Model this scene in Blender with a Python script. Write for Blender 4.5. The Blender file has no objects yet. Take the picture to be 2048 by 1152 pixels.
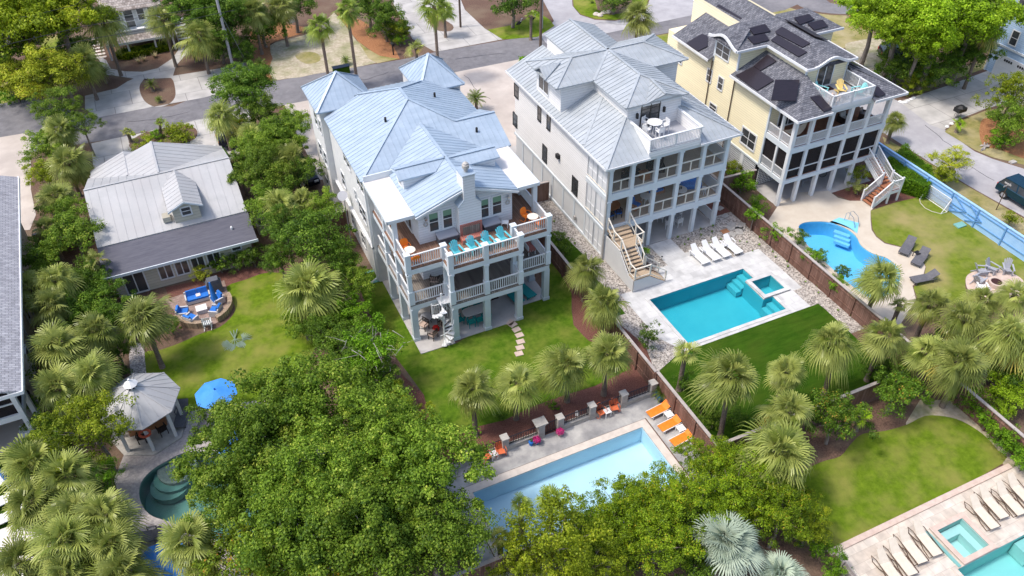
import bpy, math, random
from mathutils import Vector, Matrix
from mathutils.geometry import tessellate_polygon
random.seed(7)
C = bpy.context.scene.collection
SC = bpy.context.scene
rad = math.radians

# ---------------------------------------------------------------- camera
# survey frame: X along the street, Y towards it, Z up, metres; the drone hovers 40 m above the origin
F, CH = 1651.65, 40.0
_d = Vector((15.2, 1905.28, F)).normalized()          # straight down, seen from the camera (x right, y down, z ahead)
_r = _d.cross(Vector((0, 0, 1))).normalized()
if _r.x < 0: _r = -_r
_f = _r.cross(_d)
if _f.z < 0: _f = -_f
_a = 0.428
_X = _r * math.cos(_a) + _f * math.sin(_a)
_Y = -_r * math.sin(_a) + _f * math.cos(_a)
RW = Matrix((_X, _Y, -_d))                              # camera axes -> world
cam_d = bpy.data.cameras.new('camera'); cam = bpy.data.objects.new('camera', cam_d); C.objects.link(cam)
cam_d.sensor_width = 36; cam_d.lens = F / 2048 * 36; cam_d.clip_end = 2000; cam_d.clip_start = .5
right, up, back = RW @ Vector((1, 0, 0)), RW @ Vector((0, -1, 0)), RW @ Vector((0, 0, -1))
m3 = Matrix((right, up, back)).transposed()
cam.matrix_world = Matrix.Translation((0, 0, CH)) @ m3.to_4x4()
SC.camera = cam

def g(px, py, z=0.0):
    """surveyed point: where the sight line of a photo pixel meets the level z"""
    d = RW @ Vector((px - 1024, py - 576, F)); t = (z - CH) / d.z
    return Vector((d.x * t, d.y * t, z))
def slope(px, py, a, b, c):
    """surveyed point on a roof plane z = a + b x + c y"""
    d = RW @ Vector((px - 1024, py - 576, F)); t = (a - CH) / (d.z - b * d.x - c * d.y)
    return Vector((t * d.x, t * d.y, CH + t * d.z))

# ---------------------------------------------------------------- light
SUN = Vector((-.55, .12, 1)).normalized()
sd = bpy.data.lights.new('sun', 'SUN'); sun = bpy.data.objects.new('sun', sd); C.objects.link(sun)
sd.energy = 1.7; sd.angle = rad(8); sd.color = (1, .93, .84)
sun.rotation_euler = SUN.to_track_quat('Z', 'Y').to_euler(); sun.location = (0, 40, 60)
w = bpy.data.worlds.new('World'); SC.world = w; w.use_nodes = True
nt = w.node_tree; bg = nt.nodes['Background']
sky = nt.nodes.new('ShaderNodeTexSky'); sky.sky_type = 'NISHITA'; sky.sun_disc = False
sky.sun_elevation = math.asin(SUN.z); sky.sun_rotation = math.atan2(SUN.x, SUN.y)
sky.air_density = 1.0; sky.dust_density = 3.0; sky.ozone_density = 1.0
nt.links.new(sky.outputs[0], bg.inputs[0]); bg.inputs[1].default_value = .15
SC.view_settings.view_transform = 'Standard'; SC.view_settings.look = 'None'
SC.view_settings.exposure = .73; SC.view_settings.gamma = 1
SC.render.engine = 'CYCLES'
SC.cycles.max_bounces = 6; SC.cycles.transparent_max_bounces = 8; SC.cycles.caustics_reflective = False; SC.cycles.caustics_refractive = False
SC.cycles.use_denoising = True

# ---------------------------------------------------------------- materials
def mat(name, col, rough=.7, metal=0, col2=None, scale=3, bump=0, bscale=None, kind='noise', detail=5, spec=.3, lo=.35, hi=.65, stretch=None, trans=0, third=None):
    m = bpy.data.materials.new(name); m.use_nodes = True; t = m.node_tree; N = t.nodes; L = t.links
    b = N['Principled BSDF']; b.inputs['Base Color'].default_value = (*col, 1); b.inputs['Roughness'].default_value = rough
    b.inputs['Metallic'].default_value = metal; b.inputs['Specular IOR Level'].default_value = spec
    if col2 or bump:
        tc = N.new('ShaderNodeTexCoord'); mp = N.new('ShaderNodeMapping'); L.new(tc.outputs['Object'], mp.inputs[0])
        if stretch: mp.inputs['Scale'].default_value = stretch
    if col2:
        if kind == 'noise':
            n = N.new('ShaderNodeTexNoise'); n.inputs['Scale'].default_value = scale; n.inputs['Detail'].default_value = detail; n.inputs['Roughness'].default_value = .65; out = n.outputs['Fac']
        elif kind == 'cell':
            n = N.new('ShaderNodeTexVoronoi'); n.inputs['Scale'].default_value = scale; out = n.outputs['Color']
        L.new(mp.outputs[0], n.inputs['Vector'])
        r = N.new('ShaderNodeValToRGB'); r.color_ramp.elements[0].position = lo; r.color_ramp.elements[1].position = hi
        r.color_ramp.elements[0].color = (*col, 1); r.color_ramp.elements[1].color = (*col2, 1)
        if kind == 'cell':
            s = N.new('ShaderNodeSeparateColor'); L.new(out, s.inputs[0]); out = s.outputs[0]
        L.new(out, r.inputs[0]); last = r.outputs[0]
        if third:                                   # a second, coarser noise blends in another natural colour
            c3, s3, amt = third
            n3 = N.new('ShaderNodeTexNoise'); n3.inputs['Scale'].default_value = s3; n3.inputs['Detail'].default_value = 4
            L.new(tc.outputs['Object'], n3.inputs['Vector'])
            r3 = N.new('ShaderNodeValToRGB'); r3.color_ramp.elements[0].position = .42; r3.color_ramp.elements[1].position = .68
            r3.color_ramp.elements[0].color = (0, 0, 0, 1); r3.color_ramp.elements[1].color = (amt, amt, amt, 1); L.new(n3.outputs['Fac'], r3.inputs[0])
            mx = N.new('ShaderNodeMixRGB'); L.new(r3.outputs[0], mx.inputs[0]); L.new(last, mx.inputs[1]); mx.inputs[2].default_value = (*c3, 1); last = mx.outputs[0]
        L.new(last, b.inputs['Base Color'])
    if bump:
        nb = N.new('ShaderNodeTexNoise'); nb.inputs['Scale'].default_value = bscale or scale * 2; nb.inputs['Detail'].default_value = 4
        if kind == 'cell': nb = N.new('ShaderNodeTexVoronoi'); nb.inputs['Scale'].default_value = bscale or scale
        L.new(mp.outputs[0], nb.inputs['Vector'])
        bp = N.new('ShaderNodeBump'); bp.inputs['Strength'].default_value = bump; bp.inputs['Distance'].default_value = .05
        L.new(nb.outputs[0], bp.inputs['Height']); L.new(bp.outputs[0], b.inputs['Normal'])
    return m
def line_bump(m, axis, period, strength=.6, duty=.5, dark=None, noise=.06):
    """laps, boards or courses: a saw across one object axis as bump, with a thin darker joint"""
    t = m.node_tree; N = t.nodes; L = t.links; b = N['Principled BSDF']
    tc = N.new('ShaderNodeTexCoord'); sp = N.new('ShaderNodeSeparateXYZ'); L.new(tc.outputs['Object'], sp.inputs[0])
    if len(axis) == 1: src = sp.outputs['XYZ'.index(axis)]
    mu = N.new('ShaderNodeMath'); mu.operation = 'DIVIDE'; mu.inputs[1].default_value = period; L.new(src, mu.inputs[0])
    fr = N.new('ShaderNodeMath'); fr.operation = 'FRACT'; L.new(mu.outputs[0], fr.inputs[0])
    bp = N.new('ShaderNodeBump'); bp.inputs['Strength'].default_value = strength; bp.inputs['Distance'].default_value = .03; bp.invert = axis == 'Z'
    L.new(fr.outputs[0], bp.inputs['Height'])
    if b.inputs['Normal'].links: L.new(b.inputs['Normal'].links[0].from_socket, bp.inputs['Normal'])
    L.new(bp.outputs[0], b.inputs['Normal'])
    if dark:
        lt = N.new('ShaderNodeMath'); lt.operation = 'LESS_THAN'; lt.inputs[1].default_value = duty; L.new(fr.outputs[0], lt.inputs[0])
        fl = N.new('ShaderNodeMath'); fl.operation = 'FLOOR'; L.new(mu.outputs[0], fl.inputs[0])
        wn = N.new('ShaderNodeTexWhiteNoise'); wn.noise_dimensions = '1D'; L.new(fl.outputs[0], wn.inputs['W'])
        mx = N.new('ShaderNodeMixRGB'); mx.inputs[2].default_value = (*dark, 1)
        src2 = b.inputs['Base Color']
        hv = N.new('ShaderNodeHueSaturation')
        if src2.links: L.new(src2.links[0].from_socket, hv.inputs['Color'])
        else: hv.inputs['Color'].default_value = src2.default_value
        mr = N.new('ShaderNodeMapRange'); mr.inputs['To Min'].default_value = 1 - noise; mr.inputs['To Max'].default_value = 1 + noise
        L.new(wn.outputs[0], mr.inputs[0]); L.new(mr.outputs[0], hv.inputs['Value'])
        L.new(hv.outputs[0], mx.inputs[1]); L.new(lt.outputs[0], mx.inputs[0]); L.new(mx.outputs[0], b.inputs['Base Color'])
    return m
def brickmat(name, c1, c2, mortar, bw, bh, rough=.85, msize=.02, axes='XY', bump=.4, rot=0, noise=None):
    m = bpy.data.materials.new(name); m.use_nodes = True; t = m.node_tree; N = t.nodes; L = t.links; b = N['Principled BSDF']
    b.inputs['Roughness'].default_value = rough; b.inputs['Specular IOR Level'].default_value = .25
    tc = N.new('ShaderNodeTexCoord'); sp = N.new('ShaderNodeSeparateXYZ'); L.new(tc.outputs['Object'], sp.inputs[0])
    cb = N.new('ShaderNodeCombineXYZ'); L.new(sp.outputs['XYZ'.index(axes[0])], cb.inputs[0]); L.new(sp.outputs['XYZ'.index(axes[1])], cb.inputs[1])
    mp = N.new('ShaderNodeMapping'); mp.inputs['Rotation'].default_value = (0, 0, rot); L.new(cb.outputs[0], mp.inputs[0])
    br = N.new('ShaderNodeTexBrick'); br.inputs['Scale'].default_value = 1; br.inputs['Brick Width'].default_value = bw; br.inputs['Row Height'].default_value = bh
    br.inputs['Mortar Size'].default_value = msize; br.inputs['Color1'].default_value = (*c1, 1); br.inputs['Color2'].default_value = (*c2, 1); br.inputs['Mortar'].default_value = (*mortar, 1)
    br.inputs['Mortar Smooth'].default_value = .3; br.inputs['Bias'].default_value = 0
    L.new(mp.outputs[0], br.inputs[0]); last = br.outputs[0]
    n = N.new('ShaderNodeTexNoise'); n.inputs['Scale'].default_value = noise or 1.3; n.inputs['Detail'].default_value = 6; L.new(tc.outputs['Object'], n.inputs['Vector'])
    mr = N.new('ShaderNodeMapRange'); mr.inputs['From Min'].default_value = .3; mr.inputs['From Max'].default_value = .7; mr.inputs['To Min'].default_value = .82; mr.inputs['To Max'].default_value = 1.15; L.new(n.outputs['Fac'], mr.inputs[0])
    hv = N.new('ShaderNodeHueSaturation'); L.new(mr.outputs[0], hv.inputs['Value']); L.new(last, hv.inputs['Color']); L.new(hv.outputs[0], b.inputs['Base Color'])
    bp = N.new('ShaderNodeBump'); bp.inputs['Strength'].default_value = bump; bp.inputs['Distance'].default_value = .02; L.new(br.outputs['Fac'], bp.inputs['Height']); bp.invert = True; L.new(bp.outputs[0], b.inputs['Normal'])
    return m
def leafmat(name, dark, light, third=None, amt=.35, transl=.3, rough=.5):
    m = bpy.data.materials.new(name); m.use_nodes = True; t = m.node_tree; N = t.nodes; L = t.links; b = N['Principled BSDF']; out = N['Material Output']
    at = N.new('ShaderNodeAttribute'); at.attribute_name = 'tint'; at.attribute_type = 'GEOMETRY'
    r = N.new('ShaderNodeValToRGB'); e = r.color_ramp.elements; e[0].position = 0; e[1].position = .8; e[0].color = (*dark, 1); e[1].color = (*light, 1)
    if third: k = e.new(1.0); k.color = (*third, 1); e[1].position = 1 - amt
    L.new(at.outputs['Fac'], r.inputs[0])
    ob = N.new('ShaderNodeObjectInfo'); hv = N.new('ShaderNodeHueSaturation'); mr = N.new('ShaderNodeMapRange'); mr.inputs['To Min'].default_value = .8; mr.inputs['To Max'].default_value = 1.22
    L.new(ob.outputs['Random'], mr.inputs[0]); L.new(mr.outputs[0], hv.inputs['Value']); L.new(r.outputs[0], hv.inputs['Color'])
    L.new(hv.outputs[0], b.inputs['Base Color']); b.inputs['Roughness'].default_value = rough; b.inputs['Specular IOR Level'].default_value = .22
    tr = N.new('ShaderNodeBsdfTranslucent'); L.new(hv.outputs[0], tr.inputs[0])
    mx = N.new('ShaderNodeMixShader'); mx.inputs[0].default_value = transl; L.new(b.outputs[0], mx.inputs[1]); L.new(tr.outputs[0], mx.inputs[2]); L.new(mx.outputs[0], out.inputs[0])
    return m
def watermat(name, tint):
    m = bpy.data.materials.new(name); m.use_nodes = True; t = m.node_tree; N = t.nodes; L = t.links; out = N['Material Output']
    N.remove(N['Principled BSDF'])
    tr = N.new('ShaderNodeBsdfTransparent'); tr.inputs[0].default_value = (*tint, 1)
    gl = N.new('ShaderNodeBsdfGlossy'); gl.inputs['Roughness'].default_value = .03
    fr = N.new('ShaderNodeFresnel'); fr.inputs[0].default_value = 1.33
    nz = N.new('ShaderNodeTexNoise'); nz.inputs['Scale'].default_value = 3.2; nz.inputs['Detail'].default_value = 4
    tc = N.new('ShaderNodeTexCoord'); L.new(tc.outputs['Object'], nz.inputs['Vector'])
    bp = N.new('ShaderNodeBump'); bp.inputs['Strength'].default_value = .5; bp.inputs['Distance'].default_value = .06; L.new(nz.outputs[0], bp.inputs['Height'])
    L.new(bp.outputs[0], gl.inputs['Normal']); L.new(bp.outputs[0], fr.inputs['Normal'])
    mx = N.new('ShaderNodeMixShader'); L.new(fr.outputs[0], mx.inputs[0]); L.new(tr.outputs[0], mx.inputs[1]); L.new(gl.outputs[0], mx.inputs[2]); L.new(mx.outputs[0], out.inputs[0])
    return m
def screenmat(name, col, alpha):
    m = mat(name, col, .8); t = m.node_tree; N = t.nodes; L = t.links; out = N['Material Output']
    tr = N.new('ShaderNodeBsdfTransparent'); mx = N.new('ShaderNodeMixShader'); mx.inputs[0].default_value = alpha
    L.new(tr.outputs[0], mx.inputs[1]); L.new(N['Principled BSDF'].outputs[0], mx.inputs[2]); L.new(mx.outputs[0], out.inputs[0]); return m

M = {}
M['soil'] = mat('soil', (.085, .05, .036), .95, col2=(.19, .115, .085), scale=9, bump=.8, bscale=14, detail=8, third=((.24, .19, .13), .35, .5))
M['mulch'] = mat('mulch', (.11, .045, .035), .95, col2=(.25, .115, .09), scale=14, bump=1, bscale=22, detail=12)
M['straw'] = mat('straw', (.25, .1, .045), .95, col2=(.42, .21, .1), scale=7, bump=.6, bscale=20, detail=9)
M['sand'] = mat('sand', (.36, .3, .22), .95, col2=(.55, .49, .38), scale=3, bump=.4, bscale=20, detail=9, third=((.2, .22, .08), .6, .7))
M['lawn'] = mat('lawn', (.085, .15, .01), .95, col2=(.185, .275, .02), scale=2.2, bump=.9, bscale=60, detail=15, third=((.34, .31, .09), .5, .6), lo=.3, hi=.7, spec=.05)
M['lawn_deep'] = mat('lawn_dense', (.06, .13, .01), .95, col2=(.135, .235, .018), scale=2.4, bump=.9, bscale=60, detail=15, third=((.26, .26, .06), .6, .5), lo=.3, hi=.7, spec=.05)  # deeper green grass, used over the whole middle lawn
M['lawn_dry'] = mat('lawn_dry', (.12, .18, .018), .95, col2=(.22, .275, .035), scale=2.0, bump=.9, bscale=60, detail=15, third=((.44, .35, .17), .3, .75), lo=.3, hi=.7, spec=.05)
M['verge'] = mat('verge', (0.19, 0.19, 0.0504), .9, col2=(0.336, 0.291, 0.112), scale=1.5, bump=.8, bscale=40, detail=12, third=((0.47, 0.392, 0.246), .4, .7))
M['turf'] = mat('turf', (.026, .075, .005), .95, col2=(.052, .118, .009), scale=1.6, bump=.8, bscale=70, detail=14, third=((.08, .12, .015), .6, .5), spec=.05, stretch=(.4, 2, 1))
M['asphalt'] = mat('asphalt', (.15, .148, .16), .9, col2=(.215, .21, .225), scale=1.4, bump=.3, bscale=60, detail=15, third=((.28, .27, .28), .15, .7), spec=.1)
M['asphalt_pale'] = mat('asphalt_pale', (.36, .35, .37), .9, col2=(.46, .45, .465), scale=.8, bump=.2, bscale=60, detail=10, third=((.3, .29, .31), .15, .5))
M['concrete'] = brickmat('concrete', (.43, .41, .395), (.49, .475, .455), (.25, .24, .23), 3.4, 3.1, .88, .035, bump=.2, noise=.8)
M['concrete_warm'] = mat('concrete_warm', (0.482, 0.421, 0.378), .85, col2=(0.585, 0.525, 0.473), scale=.6, bump=.15, bscale=40, detail=12, third=((0.361, 0.318, 0.292), .25, .5))
M['concrete_old'] = mat('concrete_old', (.26, .26, .27), .85, col2=(.5, .49, .47), scale=.9, bump=.2, bscale=30, detail=14, third=((.17, .17, .18), .5, .6), lo=.3, hi=.62)
M['cream'] = mat('cream_concrete', (0.533, 0.464, 0.378), .8, col2=(0.602, 0.542, 0.456), scale=.8, bump=.1, bscale=30, detail=8)
M['slab'] = mat('slab', (0.43, 0.413, 0.404), .8, col2=(0.516, 0.499, 0.482), scale=1, bump=.1, bscale=30, detail=8)
M['kerb'] = mat('kerb_stone', (.52, .4, .34), .8, col2=(.62, .5, .43), scale=3, bump=.2)
M['coping'] = mat('coping', (.55, .49, .44), .75, col2=(.66, .6, .54), scale=2, bump=.1)
M['stone'] = mat('pier_stone', (.36, .34, .32), .85, col2=(.5, .48, .45), scale=3, bump=.3, detail=10)
M['gravel'] = mat('gravel', (.17, .15, .135), .9, kind='cell', col2=(.62, .57, .52), scale=11, bump=1, lo=0, hi=1)
M['fine_gravel'] = mat('fine_gravel', (.26, .23, .23), .9, kind='cell', col2=(.62, .58, .56), scale=11, bump=1, lo=0, hi=1)
M['shell'] = mat('shell_concrete', (.33, .3, .3), .9, col2=(.58, .53, .5), scale=6, bump=.5, bscale=22, detail=10, third=((.22, .2, .21), .6, .35))
M['marble'] = brickmat('patio_tile', (0.516, 0.516, 0.516), (0.619, 0.619, 0.611), (0.43, 0.43, 0.43), .9, .6, .6, .008, bump=.15, noise=1.2)
M['travertine'] = brickmat('travertine', (0.533, 0.464, 0.396), (0.636, 0.576, 0.507), (0.43, 0.37, 0.31), .8, .55, .6, .01, bump=.15, noise=2)
M['paver'] = brickmat('paver', (.28, .2, .17), (.38, .28, .24), (.2, .15, .13), .24, .12, .85, .008, noise=2)
M['ringstone'] = brickmat('ring_stone', (.34, .25, .17), (.45, .34, .24), (.2, .15, .12), .3, .13, .85, .015, noise=4)
M['redbrick'] = brickmat('red_brick', (.3, .06, .04), (.4, .1, .07), (.4, .3, .27), .2, .07, .8, .012, axes='XZ')
M['redtile'] = brickmat('red_tile', (.36, .07, .05), (.45, .12, .09), (.5, .35, .3), .2, .1, .7, .01)
M['metal'] = mat('roof_metal', (.34, .43, .53), .45, .18, col2=(.43, .52, .62), scale=1.1, detail=12, spec=.5, stretch=(.5, 1.6, 1), third=((.3, .37, .45), .7, .4))
M['metal2'] = mat('roof_metal_grey', (.37, .405, .435), .5, .15, col2=(.45, .485, .515), scale=1.1, detail=12, spec=.45, stretch=(.5, 1.6, 1), third=((.3, .32, .33), .7, .4))
M['metal3'] = mat('roof_metal_pale', (.4, .405, .41), .55, .12, col2=(.48, .48, .485), scale=.8, detail=12, spec=.4, third=((.34, .33, .33), .4, .5))
M['membrane'] = mat('roof_membrane', (0.688, 0.654, 0.628), .7, col2=(0.74, 0.705, 0.679), scale=1)
M['shingle'] = brickmat('dark_shingle', (.1, .105, .125), (.21, .215, .24), (.07, .07, .085), .32, .17, .95, .02, noise=3)
M['shingle_grey'] = brickmat('grey_shingle', (.3, .3, .33), (.42, .42, .45), (.2, .2, .22), .32, .16, .95, .018, noise=3)
M['shingle_old'] = brickmat('weathered_shingle', (.22, .19, .17), (.5, .45, .42), (.15, .12, .11), .3, .3, .95, .02, noise=4)
M['rollroof'] = mat('dark_roll_roof', (.1, .1, .125), .85, col2=(.135, .135, .16), scale=2.5, detail=10, bump=.15, stretch=(.4, 3, 1), spec=.1)
M['solar'] = mat('solar_panel', (.016, .013, .018), .3, col2=(.03, .022, .03), scale=2, stretch=(1, 8, 8), spec=.5)
M['white'] = mat('white_paint', (0.684, 0.702, 0.72), .5, col2=(0.738, 0.747, 0.756), scale=1.5, detail=8)
M['trim'] = mat('pale_trim', (0.612, 0.666, 0.702), .5, col2=(0.666, 0.711, 0.747), scale=1.5, detail=8)
M['post'] = mat('post_paint', (.55, .62, .68), .55, col2=(.6, .67, .72), scale=1.5, detail=8)
def siding(nm, c, c2=None, per=.2): return line_bump(mat(nm, c, .6, col2=c2 or tuple(x * 1.05 for x in c), scale=.8, detail=10), 'Z', per, .8, .12, tuple(x * .72 for x in c), .03)
M['wallA'] = siding('pale_siding', (.68, .7, .72)); M['wallAs'] = mat('pale_stucco', (.66, .66, .66), .8, col2=(.73, .73, .72), scale=1.5, bump=.3, bscale=40)
M['wallB'] = siding('white_siding', (.76, .755, .75)); M['panel'] = mat('smooth_panel', (.62, .63, .64), .6, col2=(.67, .68, .68), scale=1)
M['wallY'] = siding('yellow_siding', (.84, .76, .53)); M['wallC'] = siding('cream_siding', (0.558, 0.522, 0.423), per=.25)
M['wallU'] = siding('blue_siding', (.36, .5, .68)); M['wallT'] = siding('white_cottage_siding', (0.612, 0.63, 0.63))
M['wallL'] = mat('tan_stucco', (.42, .39, .33), .85, col2=(.48, .45, .38), scale=2, bump=.3, bscale=30)
M['glass'] = mat('window_glass', (.035, .04, .045), .08, spec=.8, col2=(.07, .075, .08), scale=1.1)
M['blind'] = mat('green_blind', (.16, .3, .2), .5, spec=.5)
M['dframe'] = mat('dark_frame', (.03, .03, .03), .4)
M['black'] = mat('black_metal', (.02, .02, .022), .45); M['iron'] = mat('iron', (.035, .035, .05), .45, .4)
M['deck'] = line_bump(mat('deck_boards', (.17, .09, .06), .75, col2=(.3, .19, .14), scale=1.2, detail=12, stretch=(3, .4, 1), lo=.3, hi=.7), 'X', .14, .5, .1, (.05, .03, .02), .16)
M['deck_grey'] = line_bump(mat('grey_deck_boards', (.17, .145, .125), .8, col2=(.27, .24, .21), scale=1.2, detail=12, stretch=(3, .4, 1)), 'X', .14, .5, .12, (.05, .045, .04), .16)
M['deck_tan'] = line_bump(mat('tan_deck_boards', (.42, .32, .22), .7, col2=(.5, .39, .28), scale=1, detail=8, stretch=(.4, 3, 1)), 'Y', .14, .4, .08, (.22, .16, .11), .05)
M['deck_brown'] = mat('brown_deck', (.18, .08, .05), .7, col2=(.25, .12, .075), scale=2, detail=8)
M['stairwood'] = line_bump(mat('red_stain_treads', (.3, .115, .06), .6, col2=(.4, .17, .09), scale=2, detail=8), 'X', .15, .4, .1, (.1, .035, .02), .1)
M['porch_floor'] = mat('porch_floor', (.46, .37, .28), .8, col2=(.54, .44, .34), scale=1, detail=8)
M['fence'] = line_bump(mat('brown_fence', (.14, .07, .05), .85, col2=(.24, .14, .11), scale=1.5, detail=12, stretch=(2, 2, .4)), 'Y', .14, .4, .1, (.05, .025, .02), .14)
M['fence_x'] = line_bump(mat('brown_fence_across', (.15, .085, .06), .85, col2=(.25, .16, .13), scale=1.5, detail=12, stretch=(2, 2, .4)), 'X', .14, .4, .1, (.05, .025, .02), .14)
M['fencecap'] = mat('weathered_cap', (.36, .32, .3), .8, col2=(.45, .41, .39), scale=2)
M['wood_grey'] = mat('grey_wood', (.2, .18, .17), .9, col2=(.33, .3, .29), scale=3, detail=10, stretch=(1, 1, .3))
M['bluefence'] = mat('blue_fence_paint', (.3, .52, .84), .55, col2=(.36, .58, .88), scale=1.2, detail=6)
M['bluedeep'] = mat('blue_batten', (.14, .32, .6), .55)
M['orange'] = mat('orange_sling', (.85, .2, .015), .6, col2=(.92, .26, .03), scale=3); M['orange_dull'] = mat('coral_plastic', (.68, .17, .07), .55)
M['turq'] = mat('turquoise_plastic', (.1, .48, .56), .5, col2=(.13, .53, .61), scale=3); M['turq_dark'] = mat('teal_fabric', (.015, .27, .28), .7)
M['teal_pale'] = mat('pale_turquoise', (.25, .6, .62), .6)
M['bluecush'] = mat('blue_cushion', (.02, .14, .5), .8, col2=(.03, .19, .6), scale=4); M['blueumb'] = mat('blue_canvas', (.05, .26, .75), .7, col2=(.07, .3, .82), scale=2)
M['wicker'] = mat('dark_wicker', (.03, .022, .02), .7); M['cushion'] = mat('beige_cushion', (.58, .44, .37), .85)
M['plastic'] = mat('white_plastic', (.8, .8, .8), .4); M['tabletop'] = mat('cream_top', (.8, .73, .62), .5)
M['greyrattan'] = mat('pale_rattan', (.5, .49, .49), .8, col2=(.58, .57, .57), scale=10)
M['greysling'] = mat('charcoal_sling', (.1, .1, .115), .7, col2=(.14, .14, .155), scale=5); M['bronze'] = mat('bronze_frame', (.12, .075, .05), .45, .3)
M['creamsling'] = mat('cream_sling', (.62, .55, .45), .75, col2=(.68, .61, .51), scale=4)
M['greybox'] = mat('deck_box', (.09, .095, .11), .6, col2=(.12, .125, .145), scale=3); M['lid'] = mat('deck_box_lid', (.36, .37, .41), .6)
M['rope'] = mat('rope', (.5, .46, .4), .9); M['wood'] = mat('warm_wood', (.33, .15, .07), .6, col2=(.42, .2, .1), scale=3, detail=8)
M['red'] = mat('red', (.55, .02, .02), .5); M['lifebuoy'] = mat('lifebuoy_red', (.55, .1, .05), .5)
M['yellow'] = mat('yellow_paint', (.8, .6, .22), .6); M['pink'] = mat('petunia', (.55, .03, .2), .7); M['pot'] = mat('blue_pot', (.03, .16, .34), .25)
M['bark'] = mat('bark', (.16, .13, .11), .95, col2=(.3, .26, .23), scale=4, bump=1, bscale=10, detail=8, stretch=(1, 1, .4))
M['palmbark'] = mat('palm_bark', (.13, .095, .075), .95, col2=(.27, .22, .18), scale=6, bump=1, bscale=9, detail=6, stretch=(1, 1, 3))
M['pole'] = mat('pole_wood', (.09, .065, .05), .9, col2=(.16, .12, .1), scale=3, stretch=(4, 4, .3)); M['pole_grey'] = mat('pole_grey', (.4, .4, .42), .6)
M['leaf_oak'] = leafmat('leaf_oak', (.055, .12, .01), (.25, .385, .035), (.47, .54, .08), .25, .38); M['leaf_dark'] = leafmat('leaf_dark', (.035, .09, .01), (.16, .28, .025), (.3, .43, .05), .25, .38)
M['leaf_lime'] = leafmat('leaf_lime', (.1, .18, .008), (.36, .56, .02), (.55, .7, .06), .3, .35); M['leaf_olive'] = leafmat('leaf_olive', (.08, .125, .006), (.34, .43, .02), (.55, .56, .05), .3, .38)
M['leaf_vine'] = leafmat('leaf_vine', (.06, .12, .006), (.29, .42, .015), (.5, .38, .03), .2, .38); M['leaf_rust'] = leafmat('leaf_rust', (.07, .11, .008), (.27, .4, .025), (.5, .2, .03), .22, .35)
M['leaf_palm'] = leafmat('leaf_palm', (.13, .18, .025), (.46, .5, .14), (.62, .5, .12), .14, .3, .3); M['leaf_palm2'] = leafmat('leaf_palm2', (.12, .2, .025), (.4, .5, .08), (.5, .46, .12), .12, .3, .3)
M['leaf_silver'] = leafmat('leaf_silver', (0.224, 0.302, 0.224), (0.515, 0.605, 0.47), None, .3, .15); M['leaf_cycad'] = leafmat('leaf_cycad', (0.0455, 0.0845, 0.0156), (0.195, 0.26, 0.039), (0.39, 0.364, 0.065), .12)
M['leaf_hedge'] = leafmat('leaf_hedge', (.05, .13, .006), (.2, .4, .015), (.34, .54, .04), .3, .35); M['leaf_yellow'] = leafmat('leaf_yellow', (0.156, 0.195, 0.0156), (0.52, 0.585, 0.039), (0.65, 0.52, 0.078), .2, .35)
M['leaf_bronze'] = leafmat('leaf_bronze', (.05, .11, .01), (.2, .36, .03), (.62, .36, .07), .2, .3); M['drygrass'] = leafmat('dry_grass', (0.45, 0.375, 0.195), (0.675, 0.57, 0.33))
M['twig'] = mat('bare_twigs', (.32, .29, .28), .9, col2=(.42, .39, .38), scale=3)
M['waterA'] = watermat('water_pale', (.88, .96, 1)); M['waterB'] = watermat('water_teal', (.75, .93, .96)); M['waterC'] = watermat('water_dark', (.66, .82, .8))
M['poolA'] = mat('pool_pale_blue', (.56, .77, .88), .6, col2=(.6, .8, .9), scale=.5); M['poolB'] = mat('pool_teal', (.045, .47, .58), .6, col2=(.06, .52, .62), scale=.4, detail=3)
M['poolY'] = mat('pool_sky_blue', (.13, .55, .86), .6, col2=(.17, .6, .9), scale=.4); M['poolC'] = mat('pool_slate', (.17, .31, .29), .7, col2=(.23, .37, .34), scale=.8)
M['poolD'] = mat('pool_aqua', (.36, .72, .7), .6, col2=(.41, .77, .74), scale=.6); M['shelfB'] = mat('pool_step_teal', (.08, .52, .6), .6); M['shelfD'] = mat('spa_pale', (.45, .72, .68), .6)
M['poolstep'] = mat('pool_step_white', (.22, .62, .9), .5); M['tileline'] = mat('waterline_tile', (.02, .1, .3), .4)
M['screen'] = screenmat('dark_screen', (.018, .014, .016), .86); M['screen_light'] = screenmat('light_screen', (.3, .28, .25), .07); M['net'] = screenmat('goal_net', (.8, .8, .8), .25)
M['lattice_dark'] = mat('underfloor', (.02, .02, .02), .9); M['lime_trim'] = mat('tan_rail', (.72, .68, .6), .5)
M['car_teal'] = mat('teal_car_paint', (.01, .05, .085), .15, .5, spec=.6); M['car_dark'] = mat('dark_car_paint', (.012, .016, .03), .15, .5); M['car_grey'] = mat('silver_car_paint', (.35, .38, .4), .25, .6); M['car_white'] = mat('white_car_paint', (.7, .71, .72), .2)
M['tyre'] = mat('tyre', (.02, .02, .02), .8); M['chrome'] = mat('rim_metal', (.55, .56, .58), .25, .9); M['lamp'] = mat('lamp_glass', (.6, .62, .65), .1, spec=.8)
M['rug'] = mat('brown_rug', (.05, .02, .02), .9); M['hose'] = mat('teal_pad', (.18, .4, .38), .6)

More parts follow.
